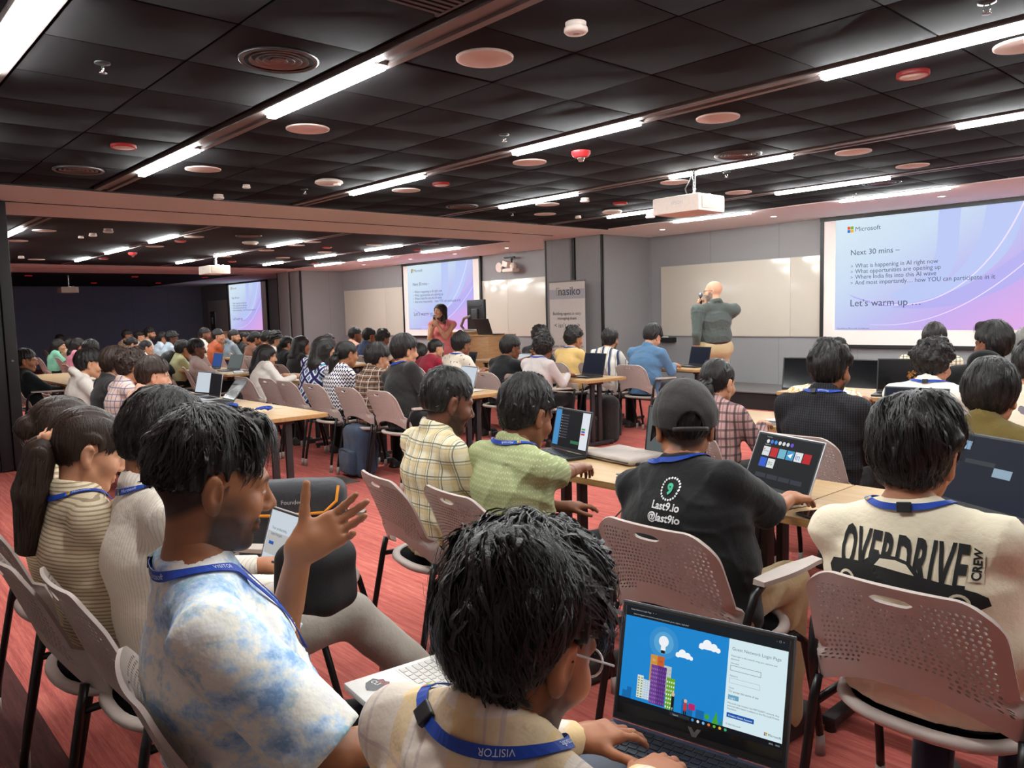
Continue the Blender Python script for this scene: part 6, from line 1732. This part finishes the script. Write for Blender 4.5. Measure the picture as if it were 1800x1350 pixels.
for k, c in enumerate(((240, 240, 240), (70, 130, 230), (60, 150, 240), (236, 236, 236), (230, 230, 230), (220, 230, 236), (110, 80, 220))): disc2('shortcut', -.105+.021*k, .187, .0078, G('s1%d' % k, c), lidM, .0014, 14)
tiles = [((232, 236, 240), 'youtube'), ((200, 40, 44), ''), ((120, 190, 214), ''), ((70, 160, 210), '\u25b6'), ((240, 244, 246), 'in'), ((196, 30, 36), '')]
for k, (c, tx) in enumerate(tiles):
    rect('tile', -.118+.042*k, .130, -.081+.042*k, .166, G('tile%d' % k, c), lidM, .0014)
    if tx == 'in': put_text('tile_text', 'in', .034, Matrix.Translation((-.115+.042*k, .137, .0016)), G('inb', (10, 102, 194)), lidM)
    elif tx == 'youtube': put_text('tile_text', 'YouTube', .0075, Matrix.Translation((-.115+.042*k, .146, .0016)), TI, lidM); disc2('tile_mark', -.112+.042*k, .156, .003, G('red', (220, 30, 30)), lidM, .0016, 10)
    elif tx: poly2('tile_mark', [(-.112+.042*k, .147), (-.088+.042*k, .158), (-.094+.042*k, .138)], G('wt', (244, 248, 250), 1), lidM, .0016)
rect('tile', -.118, .086, -.081, .122, G('tileb', (50, 96, 214)), lidM, .0014); rect('tile', -.076, .086, -.039, .122, G('tilew', (236, 240, 240)), lidM, .0014)
put_text('tile_text', '\u018eG', .019, Matrix.Translation((-.073, .097, .0016)), G('gfg', (40, 150, 80)), lidM)
for k in range(4): rect('row', -.12+.062*k, .045, -.064+.062*k, .062, G('row2', (60, 64, 78), .6), lidM, .0014)
put_text('web_text', 'Favourites', .007, Matrix.Translation((-.118, .202, .0014)), TW, lidM); put_text('web_text', 'Suggestions', .007, Matrix.Translation((-.118, .172, .0014)), TW, lidM)
ov, lidO = laptop((-.93, 2.72, TZ), math.radians(-27), 'grey laptop with dark file window before the cream t-shirt', w=.385, d=.25, ang=112, col='grey', lid='grey', scr='navy', sh=.255, thick=.02)
rect('icon', -.14, .195, -.115, .225, G('ico', (150, 180, 210)), lidO, .0014); rect('thumb', .0, .12, .07, .15, G('thumb', (150, 176, 196)), lidO, .0014); rect('panel', -.12, .15, .0, .165, G('pan', (70, 78, 84), .5), lidO, .0014)
for k in range(7): rect('row', -.175, .09+.02*k, -.15, .094+.02*k, G('row', (96, 96, 104), .5), lidO, .0014)
phone((-1.265, 2.53, TZ), math.radians(-25), 'black phone on the table left of the cream t-shirt')
laptop((-2.33, 4.38, TZ), math.radians(-10), 'shut silver laptop beside the pink checked woman', w=.33, d=.23, ang=0, col='silver')
laptop((-1.75, 4.45, TZ), math.radians(4), 'dark laptop with a blue patch before the pinstriped man', w=.34, d=.23, ang=104, col='grey', scr='navy')
tb, lidT = laptop((-2.47, 6.2, TZ), math.radians(14), 'black laptop with golden tree picture before the white vest man', w=.40, d=.24, ang=98, col='black', lid='black', scr='off', sh=.26)
for k in range(26):
    r_ = random.Random(k); a = r_.uniform(0, 2*PI); q = r_.uniform(0, .035); disc2('picture', .05+q*math.cos(a), .13+q*math.sin(a)*1.1, r_.uniform(.004, .010), G('gold%d' % (k % 2), ((196, 132, 62), (150, 92, 40))[k % 2], .7), lidT, .0014, 8)
laptop((-1.62, 5.35, TZ+.0), math.radians(10), 'laptop with pale blue screen between the vest and olive shirts', w=.3, d=.2, ang=100, col='grey', scr='grey')
laptop((-2.1, 7.95, TZ), math.radians(-20), 'dark laptop in the front right row beside the black hoodie', w=.3, d=.2, ang=100, col='black', scr='off')
laptop((-5.75, 6.20, TZ), math.radians(-6), 'black laptop with starry dark screen before the light grey top', w=.34, d=.23, ang=104, col='black', scr='navy', sh=.24)
laptop((-5.62, 7.95, TZ), math.radians(-10), 'black laptop with code before the denim shirt', w=.33, d=.23, ang=104, col='black', scr='navy')
laptop((-6.9, 6.2, TZ), 0, 'silver laptop before the leaf print shirt', w=.32, d=.22, ang=106, col='silver', scr='white')
laptop((-5.75, 4.45, TZ), math.radians(-10), 'silver laptop before the black sweatshirt', w=.32, d=.22, ang=106, col='silver', scr='white')
laptop((-7.9, 6.2, TZ), 0, 'dark laptop before the crimson shirts', w=.32, d=.22, ang=108, col='black', scr='off')
laptop((-6.22, 2.47, TZ), math.radians(-6), 'shut black laptop at the right end of the near left table', w=.33, d=.22, ang=0, col='black')
laptop((-5.82, 2.42, TZ), math.radians(-14), 'second shut black laptop with a lanyard near the table corner', w=.34, d=.23, ang=0, col='black')
laptop((-6.75, 2.62, TZ), math.radians(-6), 'dark laptop with reflecting screen before the pink shirt', w=.33, d=.22, ang=128, col='grey', scr='off')
laptop((-7.15, 2.66, TZ), math.radians(-4), 'white edged laptop with dark window before the pink shirt', w=.32, d=.22, ang=100, col='silver', scr='dark')
laptop((-7.5, 2.70, TZ), math.radians(8), 'laptop with pale screen left of the dark windows', w=.32, d=.22, ang=104, col='silver', scr='white')
laptop((-10.6, 2.6, TZ), 0, 'silver framed laptop before the reclining dark shirted man', w=.34, d=.23, ang=100, col='silver', scr='off')
laptop((-10.35, 4.42, TZ), math.radians(-20), 'wide open silver laptop before the mauve shirt', w=.36, d=.24, ang=150, col='silver', scr='grey')
laptop((-10.85, 4.4, TZ), math.radians(10), 'grey laptop with small logo left of the silver one', w=.33, d=.22, ang=110, col='grey', scr='grey')
laptop((-11.5, 4.4, TZ), 0, 'laptop with red page in the middle room', w=.33, d=.22, ang=104, col='grey', scr='blue')
laptop((-10.9, 6.2, TZ), math.radians(-14), 'tall black laptop beside the white shirted long haired woman', w=.34, d=.23, ang=96, col='black', scr='off')
laptop((-13.7, 6.2, TZ), 0, 'blue screened laptop before the white shirted man', w=.33, d=.22, ang=100, col='grey', scr='blue')
laptop((-9.2, 6.2, TZ), 0, 'dark laptop right of the ikat woman', w=.33, d=.22, ang=100, col='black', scr='off')
laptop((-10.8, 7.9, TZ), 0, 'grey laptop before the navy shirted man', w=.33, d=.22, ang=100, col='grey', scr='grey')
# coiled lanyards
for (x, y, s_, lab) in ((-6.12, 2.50, 1.0, 'coiled blue lanyard on the left shut laptop'), (-5.70, 2.58, 1.2, 'tangled blue lanyard behind the right shut laptop')):
    r_ = random.Random(int(x*100)); pts = []
    for k in range(40):
        a = k*.55; q = .035*s_*(1+.5*math.sin(k*.37)); pts.append((q*math.cos(a)*1.4, q*math.sin(a), .008+.016*abs(math.sin(k*.5))))
    o = link('coiled_lanyard', MB().tube(pts, .006, 6).me('coiled_lanyard'), BLUE, loc=(x, y, TZ+.018)); tag(o, lab, 'lanyard')
phone((-5.50, 2.44, TZ), math.radians(70), 'black phone at the corner of the near left table')
pp = thing('paper_stack', 'papers and cables on the table below the leaf print shirt', 'papers', (-5.75, 4.5, TZ), .2)
part('sheet', MB().box((-.15, -.1, 0), (.06, .1, .003)), WHITE, pp); part('sheet', MB().box((-.02, -.08, .003), (.2, .12, .006)), WHITE, pp)
# --- black monitors standing before the stage
for (px, py, rz, lab) in ((1432, 657, 22, 'black monitor tilted back, left of the pinstriped man'), (1515, 662, -4, 'black monitor tilted back, right of the pinstriped man')):
    p = aty(px, py, 8.9); o = thing('confidence_monitor', lab, 'monitor', (p[0], p[1], 0), math.radians(rz))
    M = Matrix.Translation((0, 0, p[2])) @ Matrix.Rotation(math.radians(-24), 4, 'X')
    part('panel', MB().box((-.36, -.02, -.2), (.36, .02, .2), .006, M), BLACKM, o)
    part('glass', MB().box((-.345, -.023, -.185), (.345, -.019, .185), 0, M), SCR['off'], o)
    part('stand', MB().tube([(0, .04, p[2]), (0, .1, .05)], .03, 10).box((-.22, -.1, 0), (.22, .3, .03), .01), BLACKM, o)
# --- bags
backpack(atz(1068, 775, 0)*V3(1, 1, 0), math.radians(-30), 'black backpack standing on the carpet before the striped shirt', (42, 39, 38), 'black', .34, .50, .2)
backpack((-6.25, 3.72, 0), math.radians(-8), 'slate blue backpack under the chair of the brown plaid shirt', (58, 70, 90), 'slate', .36, .46, .2)
lbp = wq(512, 852, 2.95); lbr = math.radians(-128)
lb = thing('laptop_bag', 'charcoal laptop bag with orange piping standing on a chair behind the tie-dye man', 'bag', (lbp[0], lbp[1], 0), lbr+PI)
soft('body', [bx((0, 0, .655), (.20, .075, .195), .055)], .009, cloth('bag_charcoal', (62, 62, 66), .7), lb, lambda D, X, Y, Z: D-F4(.004)*wob(X, Y, Z, 18, 7))
part('piping', MB().tube([(-.19, -.08, .74), (-.05, -.085, .735), (.13, -.085, .74), (.175, -.08, .78), (.18, -.05, .83)], .006, 8), plain('piping_orange', (236, 150, 40), .5), lb)
put_text('lettering', 'Microsoft  |  Founders', .022, Matrix(((1, 0, 0, -.14), (0, 0, -1, -.083), (0, 1, 0, .775), (0, 0, 0, 1))), plain('print_grey', (190, 190, 190), .6), lb)
chair(lbp[0]-.0, lbp[1]+.0, math.radians(-48), 'grey chair carrying the charcoal laptop bag', True)
mbg = thing('mesh_bag', 'black mesh sided bag on the knee of the white striped shirt', 'bag', wq(556, 1012, 1.98), math.radians(20)); mbg.scale = (.86, .86, .86)
soft('body', [bx((0, 0, 0), (.11, .085, .10), .05, .02), el((.02, 0, .07), (.09, .08, .06), .04)], .009, plain('bag_mesh_black', (34, 32, 33), .7, .3, bump=.5, bscale=300), mbg, lambda D, X, Y, Z: D-F4(.006)*wob(X, Y, Z, 24, 3))
part('zip', MB().tube([(-.10, -.07, .05), (0, -.085, .055), (.09, -.07, .05)], .004, 6), BLACKM, mbg)
# --- floor box and cables
p = atz(595, 846, 0); fb = thing('floor_box', 'grey metal floor socket plate in the aisle carpet', 'floor socket', (p[0], p[1], 0), 0)
part('plate', MB().box((-.16, -.12, 0), (.16, .12, .008), .003), plain('floor_plate', (136, 128, 122), .4, .5, .5), fb); part('slot', MB().box((-.10, -.03, .008), (.10, .0, .0095)), BLACKM, fb)
cb = [(-2.02, 2.48, .70), (-2.04, 2.36, .62), (-1.98, 2.36, .40), (-1.94, 2.40, .12), (-1.9, 2.5, .01), (-1.75, 2.55, .006), (-1.7, 2.45, .006), (-1.8, 2.4, .006), (-1.86, 2.48, .01), (-1.72, 2.6, .006)]
tag(link('charging_cable', MB().tube(cb, .004, 6).me('charging_cable'), BLACKM), 'black charging cable hanging from the table beside the cap wearer', 'cable')
# --- podium, monitor arm and laptop
def podium(x, y, lab, rich=True):
    o = thing('podium', lab, 'podium', (x, y, 0), 0)
    part('front_panel', MB().box((-.75, -.3, 0), (-.18, .3, 1.1), .006), PODW, o); part('side_panel', MB().box((-.176, -.3, 0), (.45, .3, 1.05), .006), PODW, o)
    part('desktop', MB().box((-.77, -.33, 1.1), (-.17, .33, 1.12), .004).box((-.172, -.33, 1.05), (.47, .33, 1.07), .004), PODW, o)
    m = thing('monitor', 'black monitor on a curved arm upon the '+('oak podium by the woman speaker' if rich else 'far podium'), 'monitor', (x, y, 0))
    part('arm', MB().tube([(-.25, .1, 1.12), (-.62, .05, 1.14), (-.68, .02, 1.22), (-.5, -.05, 1.36), (-.28, -.06, 1.4)], .026, 10), ALU, m)
    M = Matrix.Translation((-.1, -.08, 1.42)) @ Matrix.Rotation(math.radians(-10), 4, 'Z')
    part('case', MB().box((-.30, -.03, -.26), (.30, .02, .26), .01, M), BLACKM, m); part('mount', MB().box((-.1, -.06, -.08), (.1, -.03, .1), .01, M).box((-.22, -.045, .15), (.22, -.03, .17), 0, M), plain('mount_grey', (70, 70, 74), .4), m)
    return o
podium(-10.72, 9.0, 'oak veneered podium right of the woman speaker')
podium(-21.6, 8.6, 'small oak podium in the far dark room', False)
laptop((-10.42, 8.9, 1.07), math.radians(180), 'black laptop standing open on the oak podium', w=.4, d=.27, ang=110, col='black', scr='off', sh=.28)
# --- rollup banner
pb = aty(996, 500, 9.45); bn = thing('rollup_banner', 'white roll-up banner reading nasiko before the grey pillar', 'banner', (pb[0], pb[1], 0), 0)
part('sheet', MB().box((-.40, -.004, .06), (.40, .004, 1.92)), plain('banner_white', (206, 196, 190), .6), bn)
part('base', MB().box((-.42, -.08, 0), (.42, .08, .07), .02), ALU, bn); part('top_rail', MB().box((-.41, -.012, 1.915), (.41, .012, 1.94)), ALU, bn)
part('header', MB().box((-.40, -.006, 1.64), (.40, -.004, 1.80)), plain('banner_grey', (168, 164, 170), .6), bn)
BI = plain('banner_ink', (60, 58, 64), .7)
def bt(b_, x, z, s_, al='CENTER'): put_text('lettering', b_, s_, Matrix(((1, 0, 0, x), (0, 0, -1, -.008), (0, 1, 0, z), (0, 0, 0, 1))), BI, bn, al)
bt('nasiko', .06, 1.70, .20); bt('Building agents is easy,', 0, 1.38, .072); bt('managing them', 0, 1.30, .072); bt("< isn't easy >", 0, 1.17, .11)
bt('Nasiko helps you move from', 0, .84, .062); bt('experimentation to scalable,', 0, .77, .062); bt('governed, deployable AI agents', 0, .70, .062)
part('logo', MB().box((-.24, -.008, 1.70), (-.225, -.006, 1.83)).box((-.24, -.008, 1.70), (-.13, -.006, 1.715)).box((-.24, -.008, 1.815), (-.16, -.006, 1.83)).box((-.145, -.008, 1.70), (-.13, -.006, 1.80)), plain('banner_green', (150, 160, 110), .6), bn)
# --- wall cameras and speaker
pc = aty(904, 466, 10.9); cm = thing('wall_camera', 'white conference camera on a wall bracket above the whiteboard', 'camera', pc)
part('bracket', MB().box((-.2, -.1, .14), (.1, -.06, .17)).tube([(.02, -.08, .15), (.03, -.1, .05)], .02, 8), BLACKM, cm)
part('body', MB().box((-.16, -.2, -.14), (.16, .0, -.07), .02), SD, cm); part('head', MB().box((-.14, -.22, -.06), (.02, -.06, .06), .02, Matrix.Rotation(.3, 4, 'Y')), SD, cm); part('head', MB().lathe([(0, -.06), (.06, -.05), (.07, 0), (.05, .05), (0, .06)], 14, (.11, -.13, -.02), caps=False), SD, cm)
pc = aty(878, 470, 10.95); ws = thing('wall_speaker', 'small round white wall device left of the conference camera', 'speaker', pc)
part('dish', MB().lathe([(0, 0), (.09, 0), (.1, .02), (0, .03)], 20, caps=False), SD, ws, rot=(PI/2, 0, 0)); part('knob', MB().lathe([(0, 0), (.05, 0), (.05, .05), (0, .05)], 14, caps=False), SD, ws, loc=(.09, -.02, -.06), rot=(PI/2, 0, 0))
# --- projectors hanging from the ceiling
def projector(px, py, pz, lab, s_=1.0):
    p = atz(px, py, pz); o = thing('projector', lab, 'projector', (p[0], p[1], pz)); o.scale = (s_, s_, s_)
    PB = plain('projector_white', (230, 214, 202), .5, .4)
    part('body', MB().box((-.25, -.20, -.075), (.25, .20, .075), .018), PB, o)
    g_ = part('side_vent', MB().box((.2495, -.16, -.05), (.252, .13, .055)), plain('vent_cream', (206, 188, 158), .6), o)
    for k in range(9): part('louvre', MB().box((.252, -.155, -.046+.011*k), (.257, .125, -.041+.011*k)), PB, g_)
    put_text('lettering', 'EPSON', .04, Matrix(((1, 0, 0, -.04), (0, 0, -1, -.2005), (0, 1, 0, .0), (0, 0, 0, 1))), plain('print_grey', (110, 104, 100), .6), o)
    hgt = (H-pz)/s_
    part('mount', MB().tube([(.05, .02, .075), (.05, .02, hgt-.01)], .016, 10).box((0, -.03, .075), (.1, .07, .10), .005).lathe([(.05, hgt-.012), (.05, hgt)], 14, (.05, .02, 0)), CHROME, o)
    part('cable', MB().tube([(-.02, .02, .08), (-.05, .02, .16), (.0, .02, hgt*.7), (.04, .02, hgt-.01)], .006, 6), BLACKM, o)
    for q in ((-.15, .1), (-.05, .12), (.15, .1)): part('ceiling_foot', MB().lathe([(.02, .07), (.018, .095), (0, .1)], 10, (q[0], q[1], 0), caps=False), PB, o)
    return o
projector(1210, 362, 2.36, 'white ceiling projector hanging over the near room')
projector(377, 475, 2.36, 'white ceiling projector hanging in the middle room')
projector(119, 510, 2.30, 'grey ceiling projector hanging in the far dark room')
# --- prints on shirts
MW = plain('print_white', (226, 226, 226), .7); MK = plain('print_black', (26, 25, 26), .8); MG = plain('print_mint', (70, 190, 150), .7); MGY = plain('print_grey_mid', (120, 112, 104), .8); MCR = plain('print_cream', (226, 214, 190), .8)
def pb_text(I, body, size, x, z, m, align='CENTER', sxx=1.0, rot=0.0, szz=1.0, name='lettering', off=.003, bold=0.0, space=1.0):
    me = text_mesh(body, size, align, 0, 1.0, bold, space); me.materials.clear()
    me.transform(Matrix.Translation((x, z, 0)) @ Matrix.Rotation(rot, 4, 'Z') @ Matrix.Diagonal((sxx, szz, 1, 1)))
    return print_on_back(I, me, name, m, off)
z9 = last9['nb'][2]
pb_text(last9, '9', .042, -.03, z9-.070, MG, bold=.002); pb_text(last9, 'Last9.io', .032, -.03, z9-.116, MW, bold=.0008); pb_text(last9, '@last9io', .032, -.03, z9-.150, MW, bold=.0008)
for k in range(22):
    a = 2*PI*k/22; me = mesh('dot', [(-.03+.031*math.cos(a)+.0035*math.cos(b), z9-.056+.031*math.sin(a)+.0035*math.sin(b), 0) for b in [2*PI*j/6 for j in range(6)]], [tuple(range(6))])
    print_on_back(last9, me, 'logo_dot', MW)
zo = over['nb'][2]
pb_text(over, 'OVERDRIVE', .1, -.03, zo-.150, MK, 'CENTER', .50, 0, 1.45, bold=.0035, space=1.12)
xo = .118
me = mesh('patch', [(xo, zo-.122, 0), (xo+.026, zo-.122, 0), (xo+.026, zo-.060, 0), (xo, zo-.060, 0)], [(0, 1, 2, 3)]); print_on_back(over, me, 'patch', MCR, .0045)
pb_text(over, 'CREW', .024, xo+.021, zo-.119, MK, 'LEFT', 1.0, PI/2, 1.0, off=.006, bold=.0008)
cx0 = -.03; cz0 = .078
car = [(-.175, -.235), (-.165, -.215), (-.12, -.205), (-.08, -.20), (-.05, -.175), (.0, -.172), (.03, -.178), (.06, -.205), (.12, -.212), (.165, -.222), (.185, -.232), (.19, -.25), (.17, -.262), (-.16, -.262)]
me = mesh('car', [(cx0+x, zo+z+cz0, 0) for x, z in car], [tuple(range(len(car)))]); print_on_back(over, me, 'car_body', MK, .0045)
win = [(-.045, -.198), (-.035, -.182), (.0, -.179), (.025, -.184), (.045, -.204)]
me = mesh('car_window', [(cx0+x, zo+z+cz0, 0) for x, z in win], [tuple(range(len(win)))]); print_on_back(over, me, 'car_window', MCR, .006)
for cx in (-.115, .135):
    for r_, m_, o_ in ((.034, MK, .006), (.022, MCR, .007), (.016, MK, .008), (.009, MCR, .009)):
        me = mesh('wheel', [(cx0+cx+r_*math.cos(a), zo-.250+cz0+r_*math.sin(a), 0) for a in [2*PI*j/18 for j in range(18)]], [tuple(range(18))]); print_on_back(over, me, 'car_wheel', m_, o_)
finish_reg()
